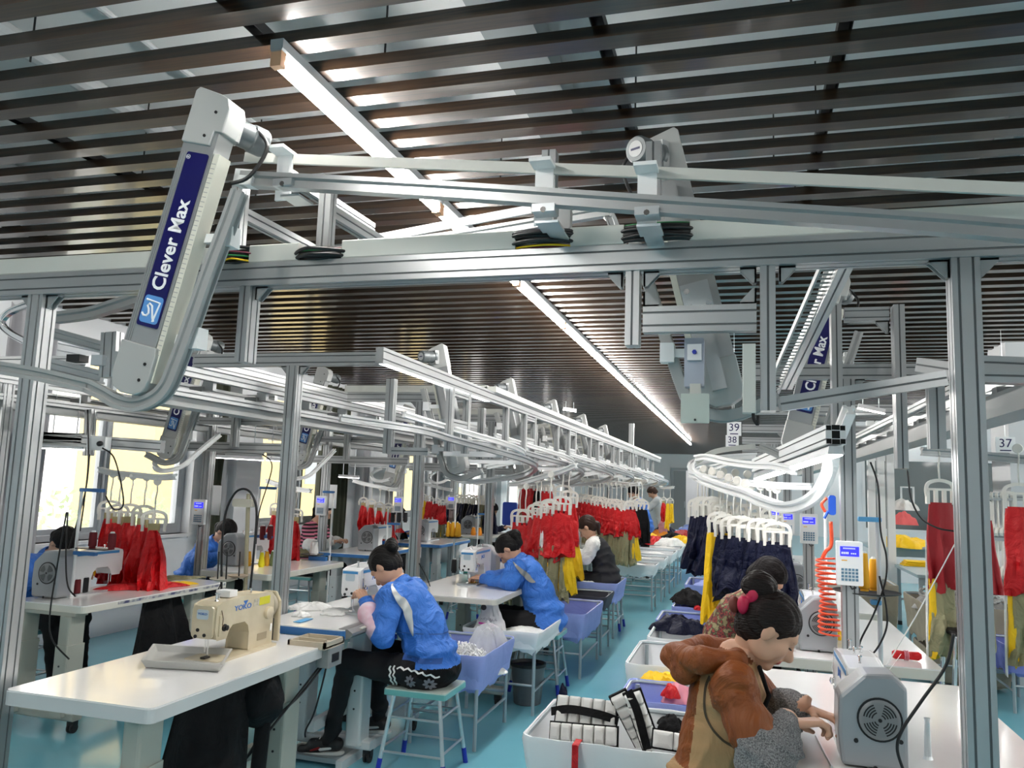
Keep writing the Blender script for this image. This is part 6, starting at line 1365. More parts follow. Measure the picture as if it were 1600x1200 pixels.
def hanger(p, rz, label, group, far=False, s=1.):
    i = 1 if far else 0; src = (H0, H1)[i]
    if not _hu[i]: o = src; _hu[i] = 1; o.location = p; o.rotation_euler = (0, 0, rz); setp(o, label, None, group)
    else: o = copy_tree(src, p, rz, label=label, group=group)
    o.scale = (s,)*3; return o
# ================================================================= hanging cloth
from mathutils import noise as NZ
def ringcloth(W0, W1, Hh, T=.03, seed=0, x0=0., x1=0., z0=0., fold=4, amp=.4, n=30, rows=12, hem=.04, gather=0.):
    'closed hanging tube of cloth, top at z0, centre drifts x0 to x1'
    rr = random.Random(seed); ph = [rr.uniform(0, 6.28) for _ in range(5)]; vs = []
    for j in range(rows+1):
        v = j/rows; w = W0+(W1-W0)*(v**.75); t = T*(.55+.9*v); cx = x0+(x1-x0)*v
        if gather: t *= 1-.5*v
        for i in range(n):
            f = 2*math.pi*i/n; c, s = math.cos(f), math.sin(f); fl = math.sin(fold*c*2.2+ph[0]+v*.8)*amp*(.2+v)+.4*math.sin(fold*c*5+ph[1]-v*2.5)*amp*v
            x = cx+w/2*c*(1+.05*math.sin(7*v+ph[2])); y = t*s+T*1.2*fl*(.6+.8*NZ.noise((c*2, v*2, ph[0])))+.5*T*math.sin(3*v*2+ph[3])*v+T*.9*v*NZ.noise((c*4+ph[1], v*5, s*1.5)); x += w*.10*v*NZ.noise((v*4, ph[2], c)); z = z0-Hh*v-(hem*v*(math.sin(3*c+ph[4])*.5+.3*math.sin(8*c+ph[1])))
            vs.append((x, y, z))
    fs = [(j*n+i, j*n+(i+1) % n, (j+1)*n+(i+1) % n, (j+1)*n+i)[::-1] for j in range(rows) for i in range(n)]+[list(range(n)), list(range(rows*n, (rows+1)*n))[::-1]]
    return MB().add(vs, fs)
def mk_garment(kind, seed):
    t = thing('garment', 'garment', 'garment', (0, 0, 0)); rr = random.Random(seed); k = dict(smooth='auto', world=False); u = rr.uniform
    if kind == 'redkhaki':
        ringcloth(.13, .25+u(-.03, .04), .34, .028, seed, 0, u(-.03, .05)).build('red_panel', RED, t, **k)
        ringcloth(.07, .10, .40+u(-.04, .05), .022, seed+1, -.045, -.07, -.26, 3).build('khaki_leg', KHAKI, t, **k)
        ringcloth(.07, .09, .42, .022, seed+2, .03, .045, -.26, 3).build('khaki_leg', KHAKI, t, **k)
        if seed % 2: ringcloth(.08, .13, .34, .02, seed+3, .05, .09, -.27, 2).build('yellow_panel', YEL, t, **k)
        if seed % 2 == 0: ringcloth(.03, .035, .28, .006, seed+4, -.05, -.07, .03, 2, n=12).build('white_ribbon', WHITEF, t, **k)
        MB().box((-.06, -.012, -.012), (.06, .012, .02)).build('waistband', RED, t, world=False)
    elif kind == 'navy':
        ringcloth(.14, .25+u(-.02, .05), .36+u(-.03, .05), .04, seed, 0, u(-.04, .06), fold=5, hem=.07).build('navy_panel', NAVY, t, **k)
        ringcloth(.07, .12, .40, .025, seed+1, .04, .09, -.02, 3, hem=.06).build('navy_sleeve', NAVY, t, **k)
        if seed % 3 == 0: ringcloth(.05, .06, .16, .012, seed+4, -.03, -.01, -.01, 2, n=14).build('khaki_lining', KHAKI, t, **k)
    elif kind == 'yellow':
        ringcloth(.07, .11, .58, .03, seed, -.05, -.07, 0, 2, hem=.08).build('yellow_leg', YEL, t, **k); ringcloth(.07, .14, .44, .03, seed+1, .04, .03, 0, 2, hem=.06).build('yellow_leg', YEL, t, **k)
    elif kind == 'red':
        ringcloth(.07, .23+u(-.03, .03), .44, .07, seed, 0, u(-.03, .05), fold=4, amp=.5, hem=.05).build('red_panel', RED, t, **k)
        MB().rbox((-.035, -.022, -.02), (.04, .022, .045), .008, None, n=1).build('gold_clip_tab', mat('khaki tab', (.42, .36, .18), .5), t, world=False)
    elif kind == 'redtall':
        ringcloth(.14, .22, .50, .035, seed, 0, .02, hem=.03).build('red_panel', DRED if seed % 2 else RED, t, **k); ringcloth(.12, .17, .42, .04, seed+1, 0, -.01, -.46, 3, gather=.6, hem=.02).build('khaki_leg', KHAKI, t, **k)
        ringcloth(.04, .05, .44, .02, seed+2, -.06, -.06, -.44, 1, n=14).build('yellow_panel', YEL, t, **k); ringcloth(.012, .014, .75, .004, seed+4, -.085, -.10, -.2, 1, n=8).build('white_cord', WHITEF, t, **k)
    elif kind == 'dark':
        ringcloth(.14, .24, .42, .04, seed, 0, 0, fold=5).build('panel', BLKF if seed % 2 else KHAKI, t, **k)
    return t
GP = {}
def garment(kind, seed, p, rz, label, group, s=1.):
    if (kind, seed) not in GP: o = GP[(kind, seed)] = mk_garment(kind, seed); o.location = p; o.rotation_euler = (0, 0, rz); setp(o, label, 'garment', group)
    else: o = copy_tree(GP[(kind, seed)], p, rz, label=label, group=group)
    o.scale = (s,)*3; return o
def cluster(A, B, n, kinds, group, noun, s=1., rz=0., drop=.30, far=False, seeds=(1, 2, 3, 4), railup=True, jit=.012, lab=None, hang=True):
    'n garments in a line A to B; z of A,B is the top of the garment'
    rr = random.Random(int(abs(A[0]*100)+n)); A = V(A); B = V(B)
    for i in range(n):
        u = i/max(n-1, 1); p = A.lerp(B, u)+V((rr.uniform(-jit, jit), rr.uniform(-jit, jit), rr.uniform(-jit, jit))); kd = kinds[i % len(kinds)]; a = rz+rr.uniform(-.25, .25)
        end = 'first' if i == 0 else ('last' if i == n-1 else '')
        lb = lab[i] if lab else '%s from the left of the %s' % (ords[i], group)
        garment(kd, seeds[i % len(seeds)], (p.x, p.y, p.z), a, lb, group, s)
        if hang: hanger((p.x, p.y, p.z+.035*s), a, ('%s hanger from left above the %s' % (ords[i], group) if n > 1 else 'ivory clip hanger above the '+noun), 'hangers of the '+group, far, s)
    if railup:
        d = (B-A).normalized(); t = thing('hanger_rail', 'curved rail above the '+group, 'rail', (A+B)/2+V((0, 0, .33*s)))
        rail('rail', t, [A-d*.25+V((0, 0, .37*s)), A+V((0, 0, .355*s)), A.lerp(B, .5)+V((0, 0, .355*s)), B+V((0, 0, .355*s)), B+d*.25+V((0, 0, .37*s))], k=1.1, m=WHITEP)
cluster(P(812, 818, Y=7.6), P(876, 806, Y=7.0), 7, ['redkhaki'], 'red and khaki garments behind the ponytail worker', 'red garment with khaki legs behind the ponytail worker', s=1.1, rz=-.1, seeds=(1, 2, 4, 6, 5, 8, 3), jit=.03)
cluster(P(880, 783, Y=8.3), P(889, 790, Y=8.0), 2, ['redkhaki'], 'red garments above the lilac bins', 'red garment above the lilac bins', s=1.15, seeds=(5, 7))
cluster(P(908, 785, Y=12.2), P(986, 800, Y=10.5), 13, ['redkhaki'], 'red garments behind the vest worker', 'red garment hanging behind the vest worker', s=1.0, far=True, rz=.3, seeds=(1, 2, 3, 4, 5, 6))
cluster(P(820, 765, Y=9.8), P(856, 770, Y=9.6), 4, ['redkhaki', 'redkhaki', 'dark', 'redkhaki'], 'red and dark garments deep in the left row', 'red or dark garment in the middle of the left row', s=1.1, far=True)
cluster(P(992, 792, Y=13.2), P(1004, 796, Y=12.8), 3, ['dark'], 'black garments beside the standing person in blue', 'black garment beside the standing person in blue', s=1.25, far=True, seeds=(1, 3))
cluster(P(1036, 785, Y=16.0), P(1047, 786, Y=15.5), 2, ['red', 'yellow'], 'red and yellow garments near the far door', 'bright garment near the far door', s=.8, far=True, lab=['red garment near the far door', 'yellow garment near the far door'])
cluster(P(706, 785, Y=14), P(764, 790, Y=12.6), 9, ['navy', 'dark', 'navy'], 'navy and black garments deep in the window row', 'navy or black garment deep in the window row', s=1.15, far=True)
cluster(P(662, 783, Y=12.4), P(692, 792, Y=12.0), 4, ['yellow', 'redkhaki', 'redkhaki', 'redkhaki'], 'yellow and red garments beyond the second tall post', 'yellow or red garment beyond the second tall post', s=.8, far=True)
cluster(P(168, 812, Y=5.35), P(240, 826, Y=5.0), 5, ['red'], 'red garments at the first window', 'red garment clipped at the first window', s=1.05, rz=.4, seeds=(1, 2, 3, 4, 5), lab=['leftmost of five red garments at the first window', 'second from left of five red garments at the first window', 'middle one of five red garments at the first window', 'fourth from left of five red garments at the first window', 'rightmost of five red garments at the first window, hanging lowest'])
cluster(P(431, 806, Y=7.4), P(462, 815, Y=7.2), 2, ['red'], 'red garments at the second window', 'red garment at the second window', s=.9, seeds=(6, 7), lab=['red garment left of the nearest tall post', 'red garment right of the nearest tall post'])
cluster(P(566, 790, Y=9.6), P(607, 800, Y=9.3), 4, ['red'], 'red garments beside the striped sweater woman', 'red garment beside the striped sweater woman', s=.8, far=True, seeds=(1, 3, 5, 2))
cluster(P(1090, 806, Y=7.0), P(1122, 808, Y=6.5), 6, ['navy'], 'navy garments over the lilac bins', 'navy garment at the aisle end of the right loop', s=1.1, rz=-.3, seeds=(1, 2, 3, 4))
cluster(P(1123, 835, Y=5.75), P(1214, 850, Y=5.5), 8, ['yellow']+['navy']*7, 'navy garments behind the short-haired worker', 'navy garment behind the short-haired worker', s=1.05, rz=.1, seeds=(2, 5, 6, 9, 7, 8, 3, 4), lab=['yellow garment with two long legs beside the navy ones']+['%s navy garment to the right of the yellow one behind the short-haired worker' % ords[i] for i in range(7)])
for i in range(5):
    q = P(1130+i*19, 806+i*3, Y=6.0-.05*i); hanger((q.x, q.y, q.z), .2+i*.1, '%s from the left of the empty ivory hangers above the navy garments' % ords[i], 'empty hangers above the navy garments', False, 1.05)
cluster(P(1468, 782, Y=5.0), P(1468, 782, Y=5.0), 1, ['redtall'], 'garments beside the right gantry post', 'deep red garment just left of the right gantry post', s=.95, seeds=(1,), railup=False)
cluster(P(1592, 795, Y=5.0), P(1592, 795, Y=5.0), 1, ['redtall'], 'garments at the right edge', 'red and khaki garment cut by the right picture edge', s=.95, seeds=(2,), railup=False)
cluster(P(1532, 808, Y=5.9), P(1532, 808, Y=5.9), 1, ['redtall'], 'garments right of the post', 'khaki garment half hidden right of the right gantry post', s=.95, seeds=(3,), railup=False)
R6 = thing('hanger_rail', 'rail carrying the tall garments on both sides of the right gantry post', 'rail', P(1530, 735, Y=5.0)); rail('rail', R6, [P(1440, 705, Y=5.0), P(1530, 712, Y=5.05), P(1640, 722, Y=5.0)], k=1.2)
for i in range(12):
    q = P(1545+(i % 6)*8, 850+(i//6)*62, Y=7.2-.3*(i//6)); hanger((q.x, q.y, q.z), 1.1, '%s from the left in the %s row of empty hangers right of the gantry post' % (ords[i % 6], ('upper', 'lower')[i//6]), 'empty hangers right of the gantry post', True, 1.25)
t = thing('hanger_rack', 'double rail rack of empty hangers right of the gantry post', 'rack', P(1565, 830, Y=7.1))
for (py, Y) in ((775, 7.2), (838, 6.9)): ext(mb := MB(), P(1532, py, Y=Y), P(1598, py+2, Y=Y), w=.04, h=.06); mb.build('rail', None, t)
extp('post', t, (P(1536, 900, Y=7.3).x, 7.3, 0), (P(1536, 900, Y=7.3).x, 7.3, 2.2), w=.05, h=.05)
# ================================================================= loose cloth, heaps, bags
def crumple(name, label, cat, c, r, h, m, seed=0, rz=0, n=26, rough=1., group=None, parent=None):
    rr = random.Random(seed); ph = [rr.uniform(0, 6.28) for _ in range(8)]; vs = []; ca, sa = math.cos(rz), math.sin(rz)
    def nz(x, y): return (abs(math.sin(3.1*x+ph[0]+1.7*math.sin(2.3*y+ph[1])))*.6+abs(math.sin(5.3*y-2*x+ph[2]+1.2*math.sin(4*x+ph[3])))*.5+.35*abs(math.sin(9*x+7*y+ph[4]))*rough)
    for j in range(n+1):
        for i in range(n+1):
            u, v = 2*i/n-1, 2*j/n-1; k = max(abs(u), abs(v)); L = math.hypot(u, v); x, y = (u*k/L, v*k/L) if L > 1e-6 else (0, 0)
            an = math.atan2(y, x); e = 1+.16*math.sin(2*an+ph[5])+.12*math.sin(5*an+ph[6])+.06*math.sin(9*an+ph[7]); rad = min(1, math.hypot(x, y))
            q_ = NZ.ridged_multi_fractal((x*1.1+ph[0]*3, y*1.1+ph[1], ph[2]), .9, 2.1, 4, 1., 2.)*.45; x += .10*NZ.noise((x*3+ph[3], y*3, 1.)); y += .10*NZ.noise((x*3, y*3+ph[4], 4.))
            z = h*(max(0, 1-rad**2.4)**.8)*(.25+.75*min(1.25, q_*.8*(.7+.3*rough)+.12*nz(x, y)))+.003
            X, Y_ = x*r[0]*e, y*r[1]*e; vs.append((c[0]+X*ca-Y_*sa, c[1]+X*sa+Y_*ca, c[2]+z))
    W = n+1; K = W*W; fs = [(j*W+i, j*W+i+1, (j+1)*W+i+1, (j+1)*W+i) for j in range(n) for i in range(n)]
    bd = list(range(W))+[j*W+n for j in range(1, W)]+[n*W+i for i in range(n-1, -1, -1)]+[j*W for j in range(n-1, 0, -1)]
    vs += [(vs[b][0], vs[b][1], c[2]) for b in bd]; B_ = len(bd)
    fs += [(bd[q], K+q, K+(q+1) % B_, bd[(q+1) % B_]) for q in range(B_)]+[[K+q for q in range(B_)][::-1]]
    return MB().add(vs, fs).build(name, m, parent, smooth='auto', label=label, cat=cat, group=group)
C = lambda nm, lb, px, py, Z, r, h, m, seed, rz=0, **k: crumple(nm, lb, 'cloth', P(px, py, Z=Z), r, h, m, seed, rz, **k)
C('cloth_piece', 'long red cloth piece lying on the first window table', 218, 919, .762, (.28, .09), .07, RED, 1, 1.1)
C('cloth_piece', 'yellow end of the cloth on the first window table', 270, 914, .762, (.20, .06), .03, YEL, 2, 1.1)
C('cloth_piece', 'olive cloth piece beside the yellow one on the first window table', 275, 905, .762, (.2, .06), .04, KHAKI, 3, 1.0)
C('cloth_piece', 'khaki cloth heap under the hanging red garments at the first window', 186, 896, .762, (.15, .13), .17, KHAKI, 4, .5)
C('cloth_piece', 'small yellow cloth under the machine head at the first window', 158, 898, .762, (.06, .09), .07, YEL, 5, .5)
C('cloth_piece', 'olive cloth at the foot of the second window\'s red garment', 470, 868, .782, (.12, .08), .10, KHAKI, 6)
C('cloth_piece', 'pile of white fabric offcuts left of the seated woman\'s machine', 486, 952, .802, (.12, .07), .05, WHITEF, 7, .7, rough=1.6)
C('cloth_piece', 'small white fabric offcut by the blue table edge', 470, 962, .802, (.05, .06), .03, WHITEF, 8, rough=1.6)
C('cloth_piece', 'flat white fabric pieces in front of the seated woman\'s machine', 525, 957, .802, (.09, .12), .025, WHITEF, 9, rough=1.6)
MB().box(tuple(P(458, 972, Z=.803)), tuple(P(480, 968, Z=.803)+V((.02, .03, .003)))).build('tape_strip', SKYB, label='light blue tape strip on the blue-edged table', cat='tape')
C('cloth_piece', 'tangle of red and black straps behind the seated woman\'s head', 622, 842, .80, (.12, .10), .16, BLKF, 10, rough=1.5)
C('cloth_piece', 'red flowers of cloth on the black straps', 624, 832, .90, (.07, .06), .07, RED, 11, rough=1.5)
C('cloth_piece', 'grey cloth draped behind the second window table', 490, 850, .80, (.25, .25), .12, mat('grey sheet', (.30, .31, .32), .7, bump=.4, scale=6), 12)
C('cloth_piece', 'small yellow cloth under the ponytail worker\'s hand', 738, 912, .787, (.035, .045), .03, YEL, 13)
C('cloth_piece', 'yellow cloth on the hidden table behind the red garments', 850, 884, .782, (.14, .08), .05, YEL, 14)
C('cloth_piece', 'olive cloth on the vest worker\'s table', 915, 862, .782, (.10, .16), .06, KHAKI, 15)
# bin contents
def fill(lb, c, r, h, m, seed, name='cloth_pile', **k): return crumple(name, lb, 'cloth', c, r, h, m, seed, **k)
t = thing('clip_heap', 'heap of small white clips in the lilac bin behind the teal stool', 'clips', (-1.76, 5.12, .38)); t.name = 'clip_pile'
rr = random.Random(9); mb = MB()
for i in range(420):
    a, q = rr.uniform(0, 6.28), rr.random()**.5; c = V((-1.76+.2*q*math.cos(a), 5.12+.30*q*math.sin(a), .40+.13*(1-q*q)+rr.uniform(-.01, .015))); M_ = Matrix.Translation(c) @ Euler((rr.uniform(0, 6), rr.uniform(0, 6), rr.uniform(0, 6))).to_matrix().to_4x4()
    mb.box((-.028, -.006, -.004), (.028, .006, .004), None, M_)
mb.build('clip', WHITEP, t, kind='stuff'); crumple('mound', None, None, (-1.76, 5.12, .37), (.22, .33), .14, WHITEF, 3, parent=None).parent = None
bpy.data.objects['mound']['label'] = 'white wrapped packets under the clips in the lilac bin'; bpy.data.objects['mound']['category'] = 'packets'; bpy.data.objects['mound'].name = 'packet_pile'
PLAST = mat('clear plastic film', (.85, .87, .9), .15, alpha=.45, bump=.8, scale=22)
crumple('plastic_film', 'clear plastic film bulging from the lilac bin behind the teal stool', 'plastic film', (-1.66, 5.36, .48), (.13, .12), .20, PLAST, 5, rough=2)
fill('white cloth lying in the white bin over the trash can', (-1.62, 6.05, .45), (.24, .36), .09, WHITEF, 21); fill('black cloth scrap in the corner of the white bin', (-1.86, 5.85, .47), (.08, .09), .08, BLKF, 22)
# carrier bag with print under the ponytail worker's table
q = P(762, 975, Y=5.62); a = P(735, 985, Y=5.6); b = P(786, 988, Y=5.6); top = P(757, 938, Y=5.6); BAGM = mat('carrier bag', (.66, .66, .68), .35, bump=.6, scale=10)
t = thing('carrier_bag', 'white plastic carrier bag with magenta stripe hanging at the corner of the cream-edged table', 'bag', q)
w = (b.x-a.x); mb = ringcloth(w*.30, w*1.0, .23, .05, 3, 0, 0, 0, 2, amp=.08, hem=.008); mb.build('bag_body', BAGM, t, smooth='auto', world=False); 
for o in t.children: o.location = (a.x+w/2-q.x, .06, top.z-q.z)
M_ = frame3((a.x+w*.28, 5.575, q.z+.005), (1, 0, -.06), (0, 0, 1)); MB().box((0, 0, 0), (w*.55, .012, .004), None, M_).build('magenta_stripe', mat('magenta print', (.45, .01, .25), .5), t)
for i in range(6): text(t, 'lettering', 'アパエフムル'[i], frame3((a.x+w*(.30+.09*i), 5.577, q.z+.035+.004*(i % 2)), (1, 0, 0), (0, 0, 1)), .022, PRINTK)
MB().lathe([(0, 0), (.020, 0), (.020, .004), (0, .004)], ax((a.x+w*.42, 5.575, top.z-.045), (a.x+w*.42, 5.5, top.z-.045)), n=16).build('round_mark', BLACK, t)
# foreground bin contents: padded bags
BAGW = mat('padded white fabric', (.74, .74, .72), .7, bump=.5, scale=18)
def padded_bag(label, o, x, y, L, Wd, Hh, nx, ny, strap=True):
    M_ = frame3(o, x, y); t = thing('padded_bag', label, 'bag', o); rr = random.Random(nx*7+ny)
    for j in range(ny):
        for i in range(nx):
            x0, x1 = -L/2+L*i/nx, -L/2+L*(i+1)/nx; y0, y1 = -Wd/2+Wd*j/ny, -Wd/2+Wd*(j+1)/ny; g_ = .0012; Z = Hh*(.85+.15*rr.random())
            mb = MB(); b_ = .22*(x1-x0)
            pr_ = [(x0+g_, y0+g_), (x1-g_, y0+g_), (x1-g_, y1-g_), (x0+g_, y1-g_)]; cx, cy = (x0+x1)/2, (y0+y1)/2
            sh_ = lambda f: [(cx+(a-cx)*f, cy+(b-cy)*f) for a, b in pr_]
            vs = [M_@V((a, b, z)) for f, z in ((1, 0), (1, Z*.55), (.86, Z*.9), (.5, Z)) for a, b in sh_(f)]
            mb.add(vs, [(3, 2, 1, 0)]+[(4*q_+k_, 4*q_+(k_+1) % 4, 4*q_+4+(k_+1) % 4, 4*q_+4+k_) for q_ in range(3) for k_ in range(4)]+[(12, 13, 14, 15)]).build('padded_cell', BAGW, t, bevel=.004)
    MB().box((-L/2-.006, -Wd/2-.006, -.012), (L/2+.006, Wd/2+.006, .004), None, M_).build('back_panel', BLKF, t)
    MB().box((-L/2+.002, -Wd/2+.002, .004), (L/2-.002, Wd/2-.002, Hh*.45), None, M_).build('padding', mat('padding grey', (.22, .22, .23), .8), t)
    if strap:
        MB().sweep(cr([M_@V((-L/2-.02, -.01, Hh*.6)), M_@V((-L/4, 0, Hh*1.12)), M_@V((L/4, -.01, Hh*1.15)), M_@V((L/2+.01, -.02, Hh*.7))], 6), [(-.018, -.002), (.018, -.002), (.018, .002), (-.018, .002)], up=tuple(M_.col[2][:3])).build('strap', BLKF, t)
    return t
u = V((1, .1, -.03)).normalized()
padded_bag('white padded bag with a black strap, on top at the left of the foreground bin', P(916, 1118, Y=3.72), u, V((0, .55, .85)), .27, .14, .055, 5, 2)
padded_bag('white padded bag lying under the strapped one in the foreground bin', P(912, 1147, Y=3.60), V((1, .05, .02)), V((0, .3, .95)), .29, .075, .06, 6, 1, False)
padded_bag('white padded bag standing on end in the middle of the foreground bin', P(985, 1122, Y=3.74), V((.45, .2, -.85)), V((.85, .1, .5)), .24, .075, .05, 5, 1, False)
padded_bag('second white padded bag standing beside the upright one in the foreground bin', P(1003, 1125, Y=3.70), V((.35, .1, -.93)), V((.93, .1, .35)), .25, .075, .055, 5, 1, True)
padded_bag('white padded bag at the right of the foreground bin beside the woman', P(1052, 1158, Y=3.62), V((1, .05, -.05)), V((0, .3, .95)), .17, .07, .05, 2, 1, False)
fill('white padded layer at the bottom of the foreground bin', (-.55, 3.75, .32), (.30, .27), .12, WHITEF, 31); fill('black and red offcuts in the foreground bin', P(1048, 1135, Z=.50), (.07, .06), .07, BLKF, 32); fill('red offcut in the foreground bin', P(1032, 1120, Z=.50), (.03, .02), .03, RED, 33)
fill('black strap end sticking up at the corner of the foreground bin', P(880, 1085, Z=.52), (.02, .02), .07, NAVY, 34)
rb = P(901, 1168, Y=3.41); MB().box((rb.x-.013, 3.375, .18), (rb.x+.013, 3.383, .548)).box((rb.x-.013, 3.375, .548), (rb.x+.013, 3.46, .553)).build('red_ribbon', RED, label='red ribbon hanging over the front of the foreground bin', cat='ribbon')
fill('yellow fabric scraps in the lilac bin', P(1030, 1075, Z=.48), (.12, .14), .13, YEL, 35); fill('red and pink scraps in the lilac bin', P(1062, 1092, Z=.48), (.10, .12), .12, PINKF, 36); fill('red scrap among the pink ones in the lilac bin', P(1048, 1088, Z=.52), (.05, .05), .08, RED, 37)
fill('crumpled navy cloth heaped on the white bin', P(1062, 985, Z=.52), (.20, .22), .14, NAVY, 38, rough=1.8); fill('black cloth heaped on the lilac bin beside the aisle', P(1082, 942, Z=.54), (.22, .2), .15, BLKF, 39, rough=1.8); fill('small red scrap beside the black cloth', P(1090, 953, Z=.58), (.035, .03), .05, RED, 40)
fill('folded lilac cloth in the far lilac bin', (-.36, 9.75, .50), (.2, .35), .1, LILAC, 41); fill('lilac cloth in the bin before the navy garments', (-.36, 7.95, .48), (.2, .3), .1, LILAC, 42)
MB().rbox(tuple(P(1085, 1040, Z=.50)-V((.06, .1, 0))), tuple(P(1085, 1040, Z=.50)+V((.06, .1, .03))), .02, None).build('tan_band', APRON, label='tan cloth strip lying in the box-shaped bin', cat='cloth')
for i, (px, py, m_, lb) in enumerate(((1010, 842, YEL, 'yellow scraps'), (1030, 838, mat('orange scrap', (.75, .25, .01), .7), 'orange scraps'), (1052, 843, BLKF, 'black scraps'), (1022, 850, RED, 'red scraps'), (1068, 848, YEL, 'yellow scraps at the right'), (1066, 838, DRED, 'dark red scraps'), (1048, 852, WHITEF, 'white scraps'), (1040, 832, NAVY, 'navy scraps'))):
    fill(lb+' heaped on the far white bin', P(px, py, Z=.64), (.24, .26), .16, m_, 50+i, rough=1.8)
for k, (x, y) in enumerate(((-1.5, 11.2), (-1.48, 12.2), (-1.45, 13.4), (-1.4, 15.0))): fill('white cloth filling the %s white bin beyond the vest worker' % ords[k], (x, y, .55), (.28, .22), .05, WHITEF, 60+k)
fill('white lining cloth in the lilac bin of the vest worker', (-1.7, 9.1, .5), (.15, .2), .06, WHITEF, 66); fill('dark cloth bundle under the near red garments', P(862, 958, Z=.5), (.12, .12), .1, BLKF, 67)
# red roll on the second right table
t = thing('cloth_roll', 'small red cloth roll tied with pink cord on the second right table', 'cloth roll', P(1417, 1028, Z=.75)); a, b = P(1394, 1022, Z=.775), P(1440, 1026, Z=.775)
MB().tube([a, a.lerp(b, .1), a.lerp(b, .45), a.lerp(b, .9), b], [.016, .024, .02, .022, .012], n=12).build('roll', RED, t, smooth=True)
for f in (.42, .48, .54): q = a.lerp(b, f); MB().tube([q+V((0, .024*math.cos(i*.785), .024*math.sin(i*.785))) for i in range(8)], .003, n=5, closed=True).build('cord', PINKF, t)
MB().tube(cr([P(1408, 1022, Z=.79), P(1390, 1046, Z=.765), P(1380, 1055, Z=.9), P(1368, 1072, Z=.98)], 5), .0016, n=4).build('thread', WHITEF, label='white thread from the red roll to the nearest fan-capped machine', cat='thread')
fill('yellow cloth scrap behind the second fan-capped machine', P(1312, 998, Z=.752), (.05, .06), .06, YEL, 70)
# ================================================================= right bay tables and goods
def work_table(label, x0, x1, y0, y1, z, m=None):
    t = thing('work_table', label, 'table', ((x0+x1)/2, (y0+y1)/2, 0)); MB().box((x0, y0, z-.035), (x1, y1, z)).build('table_top', mat('blue grey top', (.30, .40, .43), .4), t)
    for x in (x0+.04, x1-.04):
        for y in (y0+.04, y1-.04): lg = MB().box((x-.02, y-.02, .04), (x+.02, y+.02, z-.035)).build('leg', LEGG, t); MB().box((x-.022, y-.022, 0), (x+.022, y+.022, .05)).build('foot', BLACK, lg)
    MB().box((x0+.06, y0+.03, z-.12), (x1-.06, y0+.05, z-.035)).build('apron_rail', LEGG, t); MB().box((x0+.04, y0+.03, .22), (x1-.04, y0+.05, .25)).build('stretcher', LEGG, t); return t
work_table('blue-grey work table with yellow folded cloth in the right bay', 1.89, 3.3, 10.1, 11.5, .75)
work_table('higher blue-grey work table behind with a yellow heap', 1.7, 3.6, 12.2, 13.4, .92)
fill('big yellow cloth heap on the rear work table', P(1415, 855, Z=.93), (.38, .3), .22, YEL, 80); fill('navy cloth heap on the front work table', P(1405, 868, Z=.76), (.3, .3), .13, NAVY, 81); fill('white and black cloth on the front work table', P(1425, 868, Z=.78), (.15, .2), .12, WHITEF, 82)
t = thing('folded_cloth', 'folded yellow cloth stack on the front work table', 'cloth', P(1440, 885, Z=.75)); c = P(1440, 885, Z=.75)
for i in range(3): MB().rbox((c.x-.22+.02*i, c.y-.1, c.z+.022*i), (c.x+.3-.01*i, c.y+.18, c.z+.022*i+.02), .01, None, n=2, axis='x').build('fold', YEL, t)
fill('navy garment heap leaning on the rear table', P(1455, 832, Z=.95), (.35, .25), .45, NAVY, 83); fill('grey cloth on the rear table', P(1450, 858, Z=.93), (.2, .15), .06, mat('grey cloth', (.25, .25, .27), .7), 84)
fill('pink-red bundle on the rear shelf', P(1413, 820, Y=13.2), (.16, .1), .25, mat('coral cloth', (.75, .12, .12), .6), 85); fill('white bundle above the pink one', P(1413, 797, Y=13.4), (.18, .1), .22, WHITEF, 86)
fill('pile of grey hangers in the khaki bin', (1.88, 8.25, .62), (.33, .42), .22, mat('hanger grey', (.30, .30, .29), .5), 87, rough=2); 
rr = random.Random(4)
def hpile(cx, cy, cz, rx, ry, n, label):
    t = thing('hanger_heap', label, 'hangers', (cx, cy, cz)); t.name = 'hanger_pile'; mb = MB()
    for i in range(n):
        a, q = rr.uniform(0, 6.28), rr.random()**.5; M_ = Matrix.Translation((cx+rx*q*math.cos(a), cy+ry*q*math.sin(a), cz+.17*(1-q*q)+rr.uniform(0, .05))) @ Euler((rr.uniform(-1, 1), rr.uniform(-1, 1), rr.uniform(0, 6))).to_matrix().to_4x4()
        mb.sweep([M_@V(p) for p in ((-.07, 0, 0), (-.05, .03, 0), (0, .045, .005), (.05, .03, 0), (.07, 0, 0))], [(-.006, -.006), (.006, -.006), (.006, .006), (-.006, .006)])
    mb.build('hanger', mat('hanger grey light', (.45, .45, .44), .4), t, kind='stuff')
hpile(1.88, 8.25, .68, .30, .40, 160, 'loose empty hangers heaped in the khaki bin'); hpile(2.7, 9.7, .74, .32, .36, 160, 'loose empty hangers heaped in the khaki bin right of the post')
for i in range(3):
    q = P(1363+i*15, 800, Y=11.5); MB().box((q.x-.045, 11.5, 0), (q.x+.045, 11.6, 2.6)).build('white_post', mat('bright white post', (.85, .85, .84), .6), label='%s of three bright white posts behind the right bay' % ('leftmost', 'middle', 'rightmost')[i], cat='post')
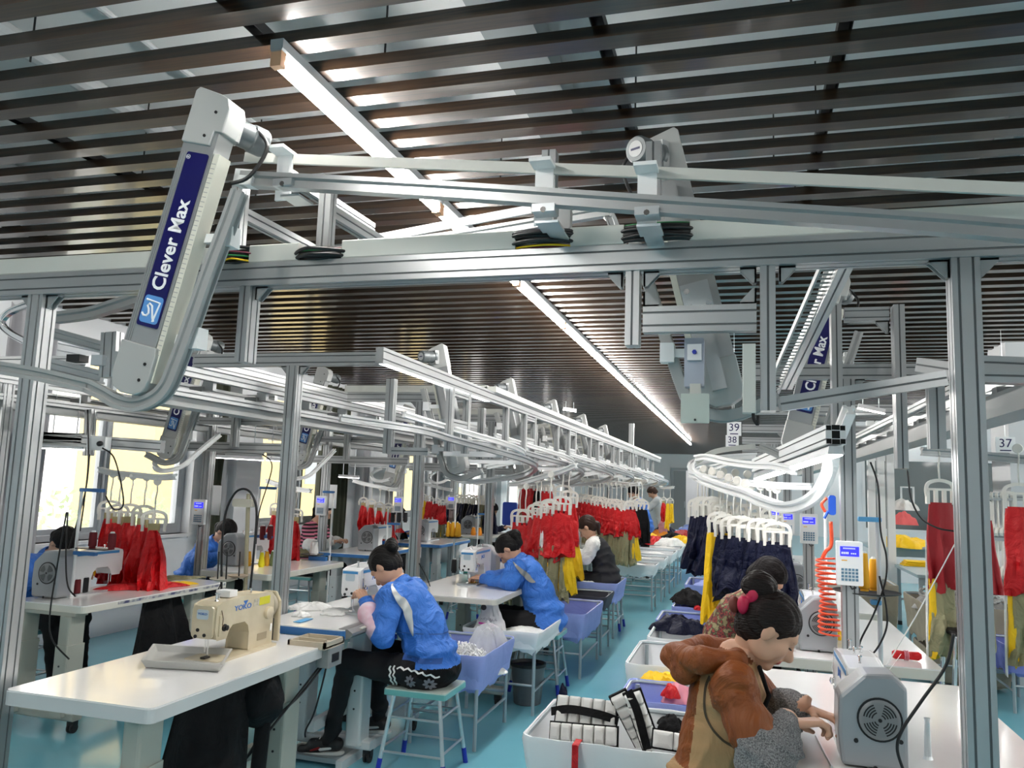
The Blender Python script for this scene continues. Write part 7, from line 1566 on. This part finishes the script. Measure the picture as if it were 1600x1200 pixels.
# stools right of the gantry post, chair with blue cloth, hood lamp
for i, (px, py, Y) in enumerate(((1492, 975, 5.2), (1512, 985, 5.0))):
    q = P(px, py, Y=Y); t = thing('round_stool', 'black round stool behind the right gantry post, %s one' % ('left', 'right')[i], 'stool', (q.x, Y, 0)); MB().lathe([(0, q.z-.03), (.09, q.z-.03), (.12, q.z-.015), (.12, q.z), (.10, q.z+.012), (0, q.z+.015)], Matrix.Translation((q.x, Y, 0)), n=24).build('seat', BLACK, t, smooth='auto')
    for k in range(4): a = k*1.57+.5; MB().tube([(q.x+.08*math.cos(a), Y+.08*math.sin(a), q.z-.03), (q.x+.15*math.cos(a), Y+.15*math.sin(a), 0)], .009, n=6).build('leg', CHROME, t)
t = thing('chair', 'chair with royal blue cover beside the farthest dark-clothed worker', 'chair', (P(797, 810, Y=12.0).x, 12.0, 0)); q = P(797, 800, Y=12.0)
MB().rbox((q.x-.11, 11.96, q.z-.2), (q.x+.11, 12.02, q.z+.15), .03, None, n=3, axis='y').build('backrest', mat('royal blue', (.015, .05, .35), .6), t); MB().box((q.x-.2, 12.0, .42), (q.x+.2, 12.4, .46)).build('seat', mat('royal blue', (.015, .05, .35), .6), t)
for sx in (-.18, .18):
    for sy in (12.02, 12.38): MB().tube([(q.x+sx, sy, .42), (q.x+sx, sy, 0)], .012, n=6).build('leg', STEEL, t)
# small work station behind the right bay: shelf with hood
t = thing('shelf_unit', 'small white shelf frame with black domed item behind the right bay', 'shelf', P(1415, 780, Y=14)); a = P(1408, 760, Y=14); b = P(1428, 796, Y=14)
for x in (a.x, b.x): MB().box((x-.012, 13.98, b.z), (x+.012, 14.02, a.z)).build('upright', WHITEP, t)
MB().box((a.x, 13.9, b.z-.02), (b.x+.05, 14.1, b.z)).build('shelf_board', WHITEP, t); MB().box((a.x, 13.98, a.z-.02), (b.x, 14.02, a.z)).build('top_bar', WHITEP, t)
MB().lathe([(.0, 0), (.12, 0), (.11, .05), (.05, .11), (0, .12)], Matrix.Translation(((a.x+b.x)/2, 14, b.z)), n=20).build('dome', BLACK, t, smooth='auto')
